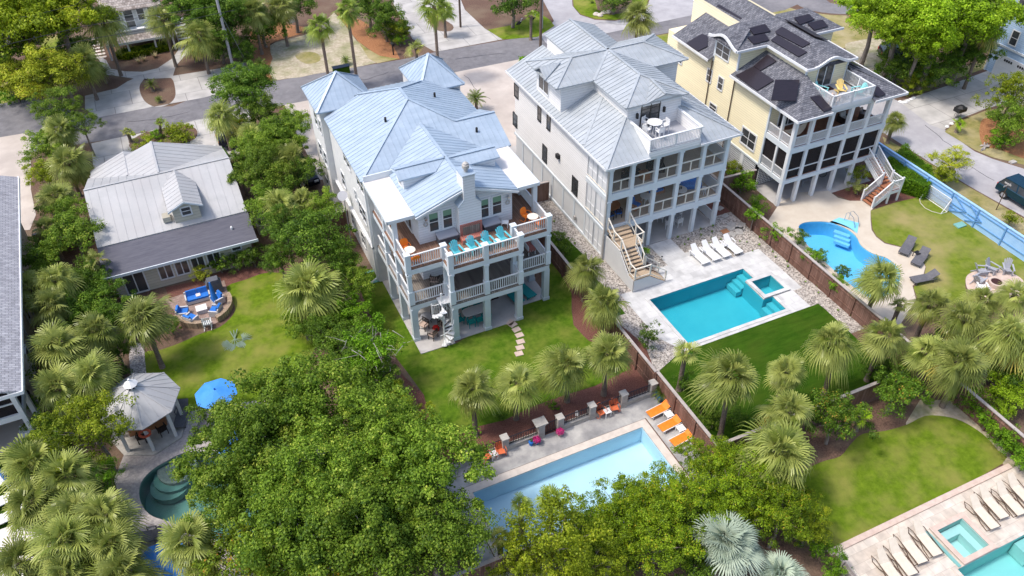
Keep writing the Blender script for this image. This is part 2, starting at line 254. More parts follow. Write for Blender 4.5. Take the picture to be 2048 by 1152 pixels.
# ---------------------------------------------------------------- mesh builder
class MB:
    def __init__(s): s.v = []; s.f = []; s.t = []
    def add(s, vs, fs, tint=None):
        n = len(s.v); s.v += [tuple(p) for p in vs]; s.f += [tuple(i + n for i in f) for f in fs]
        if tint is not None: s.t += [tint] * len(fs)
    def box(s, x0, x1, y0, y1, z0, z1):
        s.add([(x0, y0, z0), (x1, y0, z0), (x1, y1, z0), (x0, y1, z0), (x0, y0, z1), (x1, y0, z1), (x1, y1, z1), (x0, y1, z1)],
              [(3, 2, 1, 0), (4, 5, 6, 7), (0, 1, 5, 4), (1, 2, 6, 5), (2, 3, 7, 6), (3, 0, 4, 7)]); return s
    def bar(s, p, q, w, h, up=(0, 0, 1)):
        p, q = Vector(p), Vector(q); d = (q - p)
        if d.length < 1e-6: return s
        d.normalize(); u = Vector(up)
        if abs(d.dot(u)) > .99: u = Vector((0, 1, 0))
        a = d.cross(u).normalized() * (w / 2); b = a.cross(d).normalized() * (h / 2)
        s.add([p - a - b, p + a - b, p + a + b, p - a + b, q - a - b, q + a - b, q + a + b, q - a + b],
              [(0, 1, 2, 3), (7, 6, 5, 4), (1, 0, 4, 5), (2, 1, 5, 6), (3, 2, 6, 7), (0, 3, 7, 4)]); return s
    def tube(s, pts, r, n=8):
        pts = [Vector(p) for p in pts]; rs = r if isinstance(r, (list, tuple)) else [r] * len(pts); rings = []
        for i, p in enumerate(pts):
            d = (pts[min(i + 1, len(pts) - 1)] - pts[max(i - 1, 0)]).normalized()
            u = Vector((0, 0, 1)) if abs(d.z) < .9 else Vector((1, 0, 0))
            a = d.cross(u).normalized(); b = d.cross(a)
            rings.append([p + (a * math.cos(k * 2 * math.pi / n) + b * math.sin(k * 2 * math.pi / n)) * rs[i] for k in range(n)])
        vs = [v for r_ in rings for v in r_]; fs = []
        for i in range(len(pts) - 1):
            for k in range(n): fs.append((i * n + k, i * n + (k + 1) % n, (i + 1) * n + (k + 1) % n, (i + 1) * n + k))
        fs.append(tuple(range(n))); fs.append(tuple(range((len(pts) - 1) * n, len(pts) * n))[::-1]); s.add(vs, fs); return s
    def prism(s, poly, z0, z1):
        n = len(poly); vs = [(p[0], p[1], z0) for p in poly] + [(p[0], p[1], z1) for p in poly]
        s.add(vs, [tuple(range(n))[::-1], tuple(range(n, 2 * n))] + [(i, (i + 1) % n, n + (i + 1) % n, n + i) for i in range(n)]); return s
    def plate(s, pts, t, vert=True):
        """planar polygon (top face given) thickened downwards"""
        pts = [Vector(p) for p in pts]; n = len(pts); d = Vector((0, 0, -t))
        nn = Vector((0, 0, 0))
        for i in range(n): nn += (pts[i] - pts[0]).cross(pts[(i + 1) % n] - pts[0])
        if nn.z < 0: pts = pts[::-1]
        s.add(pts + [p + d for p in pts], [tuple(range(n)), tuple(range(n, 2 * n))[::-1]] + [(i, n + i, n + (i + 1) % n, (i + 1) % n) for i in range(n)]); return s
    def lathe(s, prof, c=(0, 0, 0), n=16):
        vs = []; fs = []; m = len(prof)
        for r, z in prof:
            for k in range(n): a = k * 2 * math.pi / n; vs.append((c[0] + r * math.cos(a), c[1] + r * math.sin(a), c[2] + z))
        for i in range(m - 1):
            for k in range(n): fs.append((i * n + k, i * n + (k + 1) % n, (i + 1) * n + (k + 1) % n, (i + 1) * n + k))
        fs.append(tuple(range(n))[::-1]); fs.append(tuple(range((m - 1) * n, m * n))); s.add(vs, fs); return s
    def rbox(s, cx, cy, z0, sx, sy, sz, rz=0, tx=0):
        """box turned about z by rz (radians), base at z0; tx tilts about its own x"""
        c, n = math.cos(rz), math.sin(rz); ct, st = math.cos(tx), math.sin(tx); vs = []
        for z in (0, sz):
            for x, y in ((-sx / 2, -sy / 2), (sx / 2, -sy / 2), (sx / 2, sy / 2), (-sx / 2, sy / 2)):
                y2, z2 = y * ct - z * st, y * st + z * ct
                vs.append((cx + x * c - y2 * n, cy + x * n + y2 * c, z0 + z2))
        s.add(vs, [(3, 2, 1, 0), (4, 5, 6, 7), (0, 1, 5, 4), (1, 2, 6, 5), (2, 3, 7, 6), (3, 0, 4, 7)]); return s
    def mesh(s, name, m, off=(0, 0, 0), smooth=False):
        me = bpy.data.meshes.new(name); o = Vector(off)
        me.from_pydata([(a - o.x, b - o.y, c - o.z) for a, b, c in s.v], [], s.f)
        if m: me.materials.append(M[m] if isinstance(m, str) else m)
        if s.t and len(s.t) == len(s.f):
            at = me.attributes.new('tint', 'FLOAT', 'FACE'); at.data.foreach_set('value', s.t)
        if smooth: me.polygons.foreach_set('use_smooth', [True] * len(me.polygons))
        me.update(); return me
    def obj(s, name, m, parent=None, label=None, world=None, smooth=False, loc=None):
        """link as ONE object; world=True: the points are world points and parent (or loc) is the origin to take off"""
        base = Vector((0, 0, 0))
        if world:
            r = parent
            while r is not None and r.parent: r = r.parent
            base = r.location if r is not None else Vector(loc or (0, 0, 0))
        o = bpy.data.objects.new(name, s.mesh(name, m, base, smooth)); C.objects.link(o)
        if parent is not None: o.parent = parent
        elif world: o.location = base
        elif loc is not None: o.location = loc
        if label: o['label'] = label
        return o
def thing(name, label, cat, loc=(0, 0, 0), rz=0, group=None, sc=1):
    o = bpy.data.objects.new(name, None); C.objects.link(o); o.location = loc; o.rotation_euler = (0, 0, rz)
    if sc != 1: o.scale = (sc,) * 3 if not isinstance(sc, tuple) else sc
    o['label'] = label; o['category'] = cat; o.empty_display_size = .3
    if group: o['group'] = group
    return o
def tag(o, label, cat, group=None):
    o['label'] = label; o['category'] = cat
    if group: o['group'] = group
    return o
def kids(o): return KID.get(o.name, [])
KID = {}
def dup(root, loc, rz, label, group=None, sc=None, parent=None, table=None):
    """copy of a thing with copies of its parts and sub-parts"""
    if table is None:
        table = {}
        for o in root.children_recursive: table.setdefault(o.parent.name, []).append(o)
    r = root.copy(); C.objects.link(r); r.location = loc; r.rotation_euler = (0, 0, rz)
    if sc is not None: r.scale = (sc,) * 3 if not isinstance(sc, tuple) else sc
    r['label'] = label
    if group: r['group'] = group
    def rec(src, dst):
        for ch in table.get(src.name, []):
            c = ch.copy(); C.objects.link(c); c.parent = dst; rec(ch, c)
    rec(root, r); return r
class Maker:
    """the first time places the thing itself, after that copies of it"""
    def __init__(s, root): s.root = root; s.used = False; s.table = {}; [s.table.setdefault(o.parent.name, []).append(o) for o in root.children_recursive]
    def put(s, loc, rz, label, group=None, sc=1):
        if not s.used:
            s.used = True; r = s.root; r.location = loc; r.rotation_euler = (0, 0, rz); r['label'] = label; r.scale = (sc,) * 3 if not isinstance(sc, tuple) else sc
            if group: r['group'] = group
            return r
        r = dup(s.root, loc, rz, label, group, sc, table=s.table)
        if not group and 'group' in r: del r['group']
        return r

# ---------------------------------------------------------------- ground helpers
def smooth(pts, n=5):
    out = []; k = len(pts)
    for i in range(k):
        p0, p1, p2, p3 = (Vector(pts[(i + j) % k][:2]) for j in (-1, 0, 1, 2))
        for s in range(n):
            t = s / n; out.append(.5 * ((2 * p1) + (p2 - p0) * t + (2 * p0 - 5 * p1 + 4 * p2 - p3) * t * t + (3 * p1 - p0 - 3 * p2 + p3) * t ** 3))
    return out
def G2(pts): return [g(*p).xy for p in pts]
def area(p): return sum(p[i].x * p[(i + 1) % len(p)].y - p[(i + 1) % len(p)].x * p[i].y for i in range(len(p))) / 2
def offset(poly, d):
    poly = [Vector(p) for p in poly]; n = len(poly); sgn = 1 if area(poly) > 0 else -1; out = []
    for i in range(n):
        a, b, c = poly[i - 1], poly[i], poly[(i + 1) % n]; e1 = (b - a).normalized(); e2 = (c - b).normalized()
        n1 = Vector((e1.y, -e1.x)) * sgn; n2 = Vector((e2.y, -e2.x)) * sgn; m = (n1 + n2)
        m = m / max(m.length_squared / 2, .25); out.append(b + m * d)
    return out
def sheet(name, outline, m, z, holes=(), kind='structure', thick=0, mb=None):
    loops = [[Vector((p[0], p[1], 0)) for p in l] for l in [outline] + list(holes)]
    flat = [p for l in loops for p in l]; b = mb or MB()
    tris = tessellate_polygon(loops); fs = []
    for t in tris:
        a, b2, c = (flat[i] for i in t); cr = (b2.x - a.x) * (c.y - a.y) - (b2.y - a.y) * (c.x - a.x)
        if abs(cr) < 1e-7: continue
        fs.append(tuple(t) if cr > 0 else tuple(t)[::-1])
    b.add([(p.x, p.y, z) for p in flat], fs)
    if thick:
        for l in loops:
            n = len(l); b.add([(p.x, p.y, z) for p in l] + [(p.x, p.y, z - thick) for p in l], [(i, (i + 1) % n, n + (i + 1) % n, n + i) for i in range(n)])
    if mb: return None
    o = b.obj(name, m); o['kind'] = kind; return o
def rect(x0, x1, y0, y1): return [Vector((x0, y0)), Vector((x1, y0)), Vector((x1, y1)), Vector((x0, y1))]
def inside(x, y, poly):
    c = False; n = len(poly)
    for i in range(n):
        a, b = poly[i], poly[i - 1]
        if (a[1] > y) != (b[1] > y) and x < (b[0] - a[0]) * (y - a[1]) / (b[1] - a[1]) + a[0]: c = not c
    return c

# ---------------------------------------------------------------- the ground
PA = rect(9.55, 20.9, 22.2, 26.6)
PB = [Vector(p) for p in ((27.62, 31.5), (35.9, 31.5), (35.9, 33.0), (35.1, 33.0), (35.1, 35.2), (35.9, 35.2), (35.9, 36.5), (27.62, 36.5))]
SB = rect(35.45, 37.2, 33.3, 34.9)
PC = smooth(G2([(281, 970), (300, 945), (330, 925), (380, 905), (460, 915), (520, 960), (560, 1020), (530, 1075), (450, 1085), (390, 1062), (340, 1045), (300, 1030), (281, 1002)]))
PD = rect(30.9, 52, 4.0, 11.3)
SD = rect(31.66, 33.5, 11.62, 13.46)
PY = smooth(G2([(1597, 458), (1606, 447), (1632, 444), (1660, 446), (1692, 458), (1712, 474), (1722, 492), (1745, 508), (1775, 518), (1797, 540), (1797, 568), (1770, 592), (1740, 596), (1700, 570), (1650, 525), (1612, 488)]))
PL = rect(-24, -13.0, 24.0, 31.2)
ALL = [PA, PB, SB, PC, PD, SD, PY, PL]
base = sheet('ground', rect(-400, 500, -200, 1500), 'soil', 0, ALL)
CON = [rect(31.3, 33.86, 11.3, 13.82)]

def poly(name, px, m, z, holes=(), sm=0): return sheet(name, smooth(G2(px), sm) if sm else G2(px), m, z, holes)
# streets
poly('street', [(-90, 232), (0, 207), (70, 197), (150, 225), (197, 233), (298, 214), (345, 213), (395, 193), (460, 180), (544, 163), (662, 143), (799, 120), (882, 102), (1024, 78), (1197, 60), (1300, 40), (1430, 12), (1560, -20), (1660, -20), (1570, 20), (1424, 50), (1307, 71), (1024, 123), (909, 145), (569, 210), (393, 240), (230, 277), (60, 305), (-90, 340)], 'asphalt', .012)
poly('side_street', [(1080, 72), (1108, 42), (1075, -20), (1142, -20), (1145, 12), (1160, 30), (1190, 40), (1230, 42), (1265, 36), (1292, 20), (1306, -20), (1450, -20), (1428, 21), (1330, 42), (1197, 70), (1100, 95)], 'asphalt_pale', .016)
poly('lane', [(1500, 60), (1640, 120), (1700, 160), (1798, 203), (1835, 222), (1889, 260), (1949, 303), (1985, 318), (2048, 338), (2120, 365), (2120, 470), (2048, 434), (1959, 384), (1936, 371), (1863, 327), (1769, 267), (1600, 200), (1450, 110)], 'asphalt_pale', .016)
poly('driveway', [(1798, 203), (1821, 196), (1900, 170), (1985, 138), (2048, 175), (2100, 210), (2000, 210), (1968, 219), (1925, 236), (1903, 247), (1889, 260), (1860, 250)], 'concrete', .02)
poly('path', [(1560, -30), (1583, 0), (1612, 18), (1660, 27), (1712, 27), (1718, 12), (1660, 6), (1620, -30)], 'asphalt', .02, sm=3)
poly('sand_lot', [(1690, 95), (1715, 82), (1760, 78), (1800, 110), (1795, 150), (1740, 160)], 'sand', .012, sm=4)
poly('verge', [(1480, 30), (1530, 0), (1600, 22), (1660, 30), (1720, 32), (1745, 60), (1750, 80), (1690, 95), (1600, 130), (1500, 90)], 'verge', .008)
poly('verge', [(1310, 72), (1424, 52), (1470, 60), (1480, 100), (1400, 140), (1300, 110)], 'lawn_dry', .008)
poly('verge', [(1765, 273), (1863, 329), (1936, 373), (2048, 437), (2120, 480), (2120, 560), (2048, 487), (1860, 352), (1770, 290)], 'verge', .008)
poly('verge', [(1812, 195), (1900, 162), (1982, 133), (1970, 120), (1880, 150), (1815, 175)], 'verge', .024)
poly('verge', [(1889, 264), (1905, 250), (1930, 238), (1975, 220), (2060, 212), (2120, 250), (2120, 345), (2048, 330), (1985, 315), (1949, 300)], 'verge', .024)
poly('straw_bed', [(1960, 250), (1985, 235), (2120, 240), (2120, 340), (2048, 318), (2000, 300), (1965, 290)], 'straw', .03, sm=3)
poly('straw_bed', [(1695, 22), (1740, 30), (1745, 50), (1735, 60), (1712, 50)], 'straw', .03, sm=3)
# beyond the street
poly('parking_apron', [(170, 192), (233, 177), (255, 163), (278, 153), (345, 152), (440, 137), (500, 122), (500, 170), (410, 195), (350, 206), (300, 215), (197, 235), (170, 218)], 'concrete', .02,
     [smooth(G2([(303, 147), (322, 154), (343, 157), (350, 175), (350, 195), (335, 210), (312, 214), (292, 205), (281, 187), (281, 168)]), 3)])
poly('walkway', [(190, 107), (212, 120), (222, 138), (250, 143), (285, 144), (315, 137), (345, 117), (357, 100), (354, 88), (373, 86), (373, 108), (352, 132), (345, 156), (300, 158), (270, 158), (225, 151), (212, 150), (205, 132)], 'concrete', .024)
poly('gravel_drive', [(545, 162), (541, 115), (539, 92), (553, 84), (579, 78), (610, 70), (632, 60), (668, 25), (682, 40), (712, 80), (752, 126), (725, 132), (662, 143)], 'sand', .014)
poly('sand_patch', [(546, 160), (544, 120), (570, 105), (630, 97), (645, 130), (653, 143)], 'sand', .02, sm=2)
poly('verge', [(590, 112), (612, 104), (636, 108), (640, 122), (612, 128)], 'verge', .026, sm=3)
poly('verge', [(715, 82), (735, 98), (760, 112), (798, 118), (755, 127), (738, 118)], 'verge', .026)
poly('straw_bed', [(500, 60), (560, 45), (612, 55), (608, 66), (560, 80), (540, 88), (541, 105), (554, 140), (543, 163), (515, 165), (500, 140)], 'straw', .018)
poly('straw_bed', [(672, 25), (720, 40), (775, 70), (800, 118), (757, 112), (715, 82), (683, 40)], 'straw', .018)
poly('driveway', [(765, -40), (800, 35), (825, 78), (868, 103), (882, 102), (1005, 79), (969, 57), (930, 20), (905, -40)], 'concrete', .02,
     [smooth(G2([(856, 36), (872, 33), (905, 50), (902, 62), (878, 62), (862, 52)]), 3)])
poly('lawn', [(1005, 79), (975, 60), (1024, 50), (1070, 20), (1100, 40), (1109, 52), (1075, 74), (1024, 78)], 'lawn', .018)
poly('lawn', [(1143, -20), (1148, 15), (1162, 29), (1190, 38), (1230, 40), (1263, 34), (1290, 18), (1304, -20)], 'lawn', .02)
poly('mulch_bed', [(985, -10), (1000, 30), (1040, 45), (1065, 30), (1050, -10)], 'soil', .024)
poly('mulch_bed', [(1185, -20), (1195, 20), (1220, 30), (1255, 25), (1275, -20)], 'soil', .026)
poly('lawn', [(0, 190), (0, 168), (60, 160), (140, 165), (150, 190), (90, 192), (0, 208)], 'lawn_dry', .014)
poly('lawn', [(80, 75), (120, 70), (120, 110), (85, 110)], 'lawn_dry', .014)
for k in range(7):   # stepping stones up the slope beside the white cottage
    c = g(190 + k * 2.1, 78 + k * 6.2); b = MB().rbox(c.x, c.y, .01, 1.1, .45, .05, random.uniform(-.1, .1)); o = b.obj('stepping_stone', 'coping'); tag(o, 'pale stepping stone left of the white cottage, %s' % ['at the top of the flight', 'second from the top', 'third from the top', 'in the middle of the flight', 'third from the walkway', 'second from the walkway', 'nearest the walkway'][k], 'stepping stone', 'stepping stones left of the white cottage')
# drives on the near side
poly('driveway', [(569, 210), (909, 145), (1024, 122), (1200, 85), (1180, 200), (1040, 330), (640, 360), (590, 260)], 'concrete_warm', .016)
poly('driveway', [(183, 287), (230, 277), (300, 263), (393, 240), (500, 221), (520, 270), (440, 340), (200, 370), (186, 330)], 'concrete', .02,
     [smooth(G2([(258, 292), (270, 276), (300, 262), (360, 250), (392, 258), (390, 278), (350, 292), (300, 304), (275, 303)]), 3)])
poly('driveway', [(-90, 285), (0, 275), (48, 267), (62, 275), (62, 380), (72, 430), (60, 460), (-90, 470)], 'concrete_warm', .02)
# cottage garden
LC = smooth(G2([(454, 573), (490, 560), (540, 545), (600, 560), (640, 640), (620, 720), (570, 820), (440, 835), (385, 812), (340, 790), (300, 760), (290, 735), (290, 705), (320, 700), (360, 686), (400, 668), (440, 654), (466, 630), (470, 612), (458, 598)]), 3)
sheet('lawn', LC, 'lawn', .012)
poly('mulch_bed', [(330, 575), (400, 560), (440, 545), (520, 535), (540, 545), (490, 560), (455, 573), (440, 580), (340, 600)], 'mulch', .008)
poly('gravel_path', [(262, 681), (288, 690), (290, 720), (293, 750), (262, 750), (258, 715)], 'fine_gravel', .016)
poly('terrace', [(270, 880), (345, 832), (415, 815), (560, 795), (660, 900), (680, 1180), (240, 1200), (235, 1080), (255, 1040), (228, 960), (250, 905)], 'shell', .018, [PC])
# lawn of the middle house
poly('lawn', [(700, 530), (765, 545), (800, 618), (842, 709), (912, 687), (1046, 609), (1090, 597), (1088, 500), (1112, 530), (1143, 587), (1143, 620), (1147, 650), (1166, 671), (1178, 682), (1230, 700), (1255, 740), (1190, 772), (1130, 790), (1060, 815), (1010, 840), (960, 852), (910, 867), (885, 866), (862, 850), (848, 790), (815, 745), (780, 700), (745, 640)], 'lawn_deep', .012)
poly('mulch_bed', [(800, 745), (848, 790), (862, 850), (885, 866), (910, 867), (960, 852), (1010, 840), (1060, 815), (1130, 790), (1190, 772), (1255, 740), (1230, 700), (1178, 682), (1166, 671), (1147, 650), (1143, 600), (1130, 565), (1180, 600), (1290, 690), (1320, 770), (1300, 795), (905, 945), (850, 900), (820, 800)], 'mulch', .008)
SLA = [Vector(p) for p in ((10.7, 56), (10.7, 38.37), (13.2, 38.37), (13.2, 38.6), (18.4, 38.6), (18.4, 39.9), (21.05, 39.9), (21.05, 56))]
sheet('terrace', SLA, 'slab', .06, thick=.06)
for k, q in enumerate([(1021, 646), (1026, 650), (1033, 660), (1039, 671), (1041, 684), (1040, 696), (1038, 708)]):
    c = g(*q); o = MB().rbox(c.x, c.y, .012, .55, .42, .05, [.6, .3, .1, 0, -.1, -.1, -.1][k]).obj('stepping_stone', 'kerb'); tag(o, 'pink stepping stone on the middle lawn, %s' % ['nearest the house slab', 'second from the house slab', 'third from the house slab', 'in the middle of the row', 'third from the palms', 'second from the palms', 'nearest the palms'][k], 'stepping stone', 'stepping stones on the middle lawn')
CA = rect(9.0, 21.5, 21.6, 27.15)
sheet('pool_deck', rect(8.0, 22.95, 20.2, 28.6), 'concrete_old', .02, [CA])
# right of the middle house: turf strip, rocks and patio of the white house
sheet('turf_strip', [Vector(p) for p in ((23.2, 36), (25.3, 36), (25.3, 42.0), (25.9, 42.0), (25.6, 45.6), (24.9, 45.6), (24.9, 51), (23.2, 51))], 'turf', .012)
sheet('rock_bed', rect(23.2, 27.4, 27.0, 58), 'gravel', .006)
ptB = [Vector(p) for p in ((26.6, 37.9), (29.9, 37.9), (29.9, 39.3), (31.0, 39.3), (31.0, 42.05), (33.0, 42.05), (33.0, 40.0), (36.0, 39.8), (36.0, 38.0), (38.5, 38.0), (38.5, 32.9), (37.7, 32.9), (37.7, 31.0), (27.0, 31.0), (26.0, 33.0), (26.0, 37.9))]
sheet('patio', ptB, 'marble', .03, [PB, SB], thick=.03)
sheet('rock_bed', [Vector(p) for p in ((29.8, 38.5), (31.0, 38.5), (31.0, 42.1), (33, 42.1), (33, 38), (38.5, 38), (38.5, 27.6), (39.5, 27.6), (39.5, 43.5), (37.2, 43.5), (37.2, 42.3), (29.8, 42.3))], 'gravel', .01, [rect(34, 38.6, 27.6, 31)][:0])
sheet('rock_bed', rect(37.2, 39.55, 27.6, 33.2), 'gravel', .0075)
sheet('turf', [Vector(p) for p in ((24.4, 30.2), (26.4, 31.0), (38.4, 31.0), (38.45, 30.2), (38.4, 28), (38.2, 22.6), (24.4, 22.6))], 'turf', .014)
sheet('bed', rect(37.35, 39.5, 43, 48.5), 'mulch', .014)
sheet('slab_floor', rect(26.9, 37.2, 42.1, 60), 'slab', .05, thick=.05)
# yellow house
poly('pool_deck', [(1536, 442), (1560, 405), (1600, 385), (1657, 382), (1676, 396), (1700, 402), (1730, 402), (1750, 414), (1741, 422), (1741, 440), (1743, 460), (1752, 474), (1769, 487), (1809, 497), (1838, 510), (1851, 534), (1846, 552), (1825, 572), (1832, 600), (1800, 650), (1752, 640), (1720, 600), (1640, 535)], 'cream', .02, [PY])
sheet('slab_floor', rect(43.4, 53.2, 41.6, 60), 'slab', .016)
poly('lawn', [(1741, 422), (1790, 405), (1850, 392), (1900, 420), (1950, 455), (2060, 530), (2060, 580), (2010, 575), (1980, 540), (1945, 548), (1930, 570), (1935, 600), (1900, 610), (1836, 600), (1827, 575), (1848, 552), (1852, 534), (1840, 508), (1809, 495), (1770, 485), (1753, 472), (1745, 458)], 'lawn_dry', .012)
poly('straw_bed', [(1700, 402), (1660, 384), (1690, 360), (1800, 330), (1862, 385), (1850, 396), (1790, 406), (1750, 416), (1730, 402)], 'mulch', .01)
poly('fire_pit_terrace', [(1931, 560), (1938, 548), (1958, 541), (1990, 538), (2020, 545), (2045, 560), (2050, 580), (2030, 600), (1990, 605), (1955, 595), (1936, 580)], 'kerb', .024, sm=4)
poly('sand_bed', [(1800, 600), (1850, 600), (1900, 610), (2048, 640), (2048, 780), (1960, 760), (1850, 750), (1790, 690)], 'soil', .01)
# bottom right garden
LD = smooth(G2([(1669, 1103), (1840, 1015), (2005, 927), (1995, 900), (1965, 868), (1925, 843), (1890, 833), (1850, 832), (1812, 850), (1770, 862), (1725, 868), (1700, 890), (1680, 913), (1640, 925), (1600, 950), (1585, 1000), (1620, 1060)]), 3)
sheet('lawn', LD, 'lawn', .012)
poly('sand_path', [(1812, 845), (1840, 800), (1900, 800), (1935, 810), (1985, 850), (2040, 910), (2100, 980), (2060, 1000), (2005, 927), (1965, 868), (1890, 833), (1850, 832), (1812, 850)], 'sand', .009)
sheet('travertine_deck', rect(25.7, 55, -8, 14.75), 'travertine', .03, [PD, SD], thick=.03)
o = MB().box(25.4, 38.95, 14.75, 15.08, 0, .12).obj('kerb', 'kerb'); o['kind'] = 'structure'
# left neighbour
sheet('terrace', rect(-24, -12.9, 41.2, 47), 'concrete_warm', .03)
sheet('lawn', rect(-26, -11.2, 35.5, 41.2), 'turf', .012)
sheet('pool_deck', rect(-30, -11.9, 20, 35.5), 'membrane', .03, [PL])
# far ground beyond the frame
o = None

for pts in ([(640, 172), (700, 160), (735, 158), (790, 140)], [(910, 118), (960, 112), (1015, 104)], [(250, 245), (300, 240), (340, 232), (390, 220)], [(700, 150), (712, 165), (708, 180)], [(1850, 250), (1900, 290), (1940, 330), (2000, 370)], [(1130, 60), (1200, 45), (1290, 52)], [(930, 150), (960, 190), (985, 200)]):
    b = MB(); ps = [g(x, y, .024) for x, y in pts]; fine = []
    for p, q in zip(ps, ps[1:]):
        for k in range(5): fine.append(p.lerp(q, k / 5) + Vector((random.uniform(-.12, .12), random.uniform(-.12, .12), 0)))
    for p, q in zip(fine, fine[1:]): b.bar(p, q, .045, .004)
    b.obj('pavement_crack', 'iron')['kind'] = 'structure'
# ---------------------------------------------------------------- pools
def pool(label, out, depth, bm, wm, cop=None, copm='coping', level=-.12, ztop=.03, tile=True, loc=None):
    c = sum((Vector(p[:2]) for p in out), Vector((0, 0))) / len(out)
    r = thing('swimming_pool', label, 'pool', (c.x, c.y, 0))
    b = MB(); n = len(out); ps = [Vector(p[:2]) for p in out]
    sgn = area(ps) > 0
    b.add([(p.x, p.y, ztop) for p in ps] + [(p.x, p.y, -depth) for p in ps], [((i, n + i, n + (i + 1) % n, (i + 1) % n) if not sgn else (i, (i + 1) % n, n + (i + 1) % n, n + i)) for i in range(n)])
    sheet('x', ps, None, -depth, mb=b); b.obj('basin', bm, r, world=True)
    b = MB(); sheet('x', offset(ps, .001), None, level, mb=b); b.obj('water', wm, r, world=True)
    if cop:
        b = MB(); sheet('x', offset(ps, cop), None, ztop + .03, [ps], mb=b, thick=.05); b.obj('coping', copm, r, world=True)
    return r
def steps(r, boxes, m):
    for bx in boxes: MB().box(*bx).obj('step', m, r, world=True)
pa = pool('long pale blue swimming pool beside the iron and pier fence', PA, 1.3, 'poolA', 'waterA', .5)
pb = pool('rectangular teal swimming pool in the pale tiled patio', PB, 1.4, 'poolB', 'waterB', .25, 'marble', ztop=.035)
steps(pb, [(35.35, 35.87, 35.25, 36.47, -1.3, -.4), (34.95, 35.35, 35.25, 36.47, -1.3, -.65), (34.55, 34.95, 35.25, 36.47, -1.3, -.9), (35.4, 35.87, 31.55, 32.95, -1.3, -.4), (35.0, 35.4, 31.55, 32.95, -1.3, -.7)], 'shelfB')
sb = pool('small square hot tub with raised white rim set into the teal pool corner', SB, .9, 'shelfB', 'waterB', .3, 'marble', level=.02, ztop=.14)
sb.name = 'hot_tub'; sb['category'] = 'hot tub'
MB().box(35.5, 37.15, 33.35, 33.75, -.85, -.35).obj('bench', 'poolB', sb, world=True); MB().box(35.5, 35.9, 33.75, 34.85, -.85, -.35).obj('bench', 'poolB', sb, world=True)
pc = pool('dark green kidney pool half hidden under the oaks', PC, 1.2, 'poolC', 'waterC', .45, 'shell')
for k in range(3):
    c = g(352 - k * 9, 930 + k * 12); b = MB().lathe([(1.15 - .0 * k, -1.1), (1.15, -.25 - .22 * k)], (c.x, c.y, 0), 24); b.obj('step', 'poolC' if k else 'shell', pc, world=True)
pdd = pool('aqua swimming pool cut by the bottom right corner', PD, 1.3, 'poolD', 'waterB', .3, 'travertine', ztop=.035)
steps(pdd, [(35.2, 37.5, 10.3, 11.25, -1.2, -.3)], 'shelfD')
sd_ = pool('square pale green hot tub in the cream stone deck', SD, .9, 'shelfD', 'waterA', .3, 'kerb', level=.05, ztop=.14)
sd_.name = 'hot_tub'; sd_['category'] = 'hot tub'
MB().box(31.7, 33.45, 12.95, 13.42, -.85, -.3).obj('bench', 'shelfD', sd_, world=True); MB().box(33.0, 33.45, 11.67, 12.95, -.85, -.3).obj('bench', 'shelfD', sd_, world=True)
o = MB().box(31.02, 31.2, 11.35, 13.7, .03, .12).obj('water_channel', 'hose'); tag(o, 'narrow grey blue channel cover beside the bottom right hot tub', 'channel cover')
py_ = pool('bright blue kidney swimming pool behind the yellow house', PY, 1.3, 'poolY', 'waterA', .28, 'cream')
q = [g(*p) for p in ((1660, 440), (1700, 455))]
for k in range(3):
    a = g(1670 + k * 2.0, 455 + k * 5); b_ = g(1702 + k * 1, 466 + k * 5); MB().bar((a.x, a.y, -.42 - .2 * k), (b_.x, b_.y, -.42 - .2 * k), .4, .22).obj('step', 'poolstep', py_, world=True)
b = MB(); a = g(1685, 442); b.prism([g(*p).xy for p in ((1657, 446), (1678, 436), (1717, 447), (1714, 468), (1700, 459), (1680, 451))], -.1, .06); b.obj('step', 'poolstep', py_, world=True, label='white moulded steps at the rim')
a = g(1697, 448); b = MB()
for dx in (0, .45): b.tube([(a.x + dx, a.y + .5, .05), (a.x + dx, a.y + .5, .75), (a.x + dx, a.y + .3, .95), (a.x + dx, a.y - .3, .8), (a.x + dx, a.y - .7, .1)], .025, 6)
tag(b.obj('handrail', 'chrome', world=True, loc=(a.x, a.y, 0)), 'bent steel handrail at the steps of the kidney pool', 'handrail')
pl = pool('pale pool cut by the left edge of the photo', PL, 1.2, 'poolA', 'waterA', .3, 'membrane', ztop=.035)

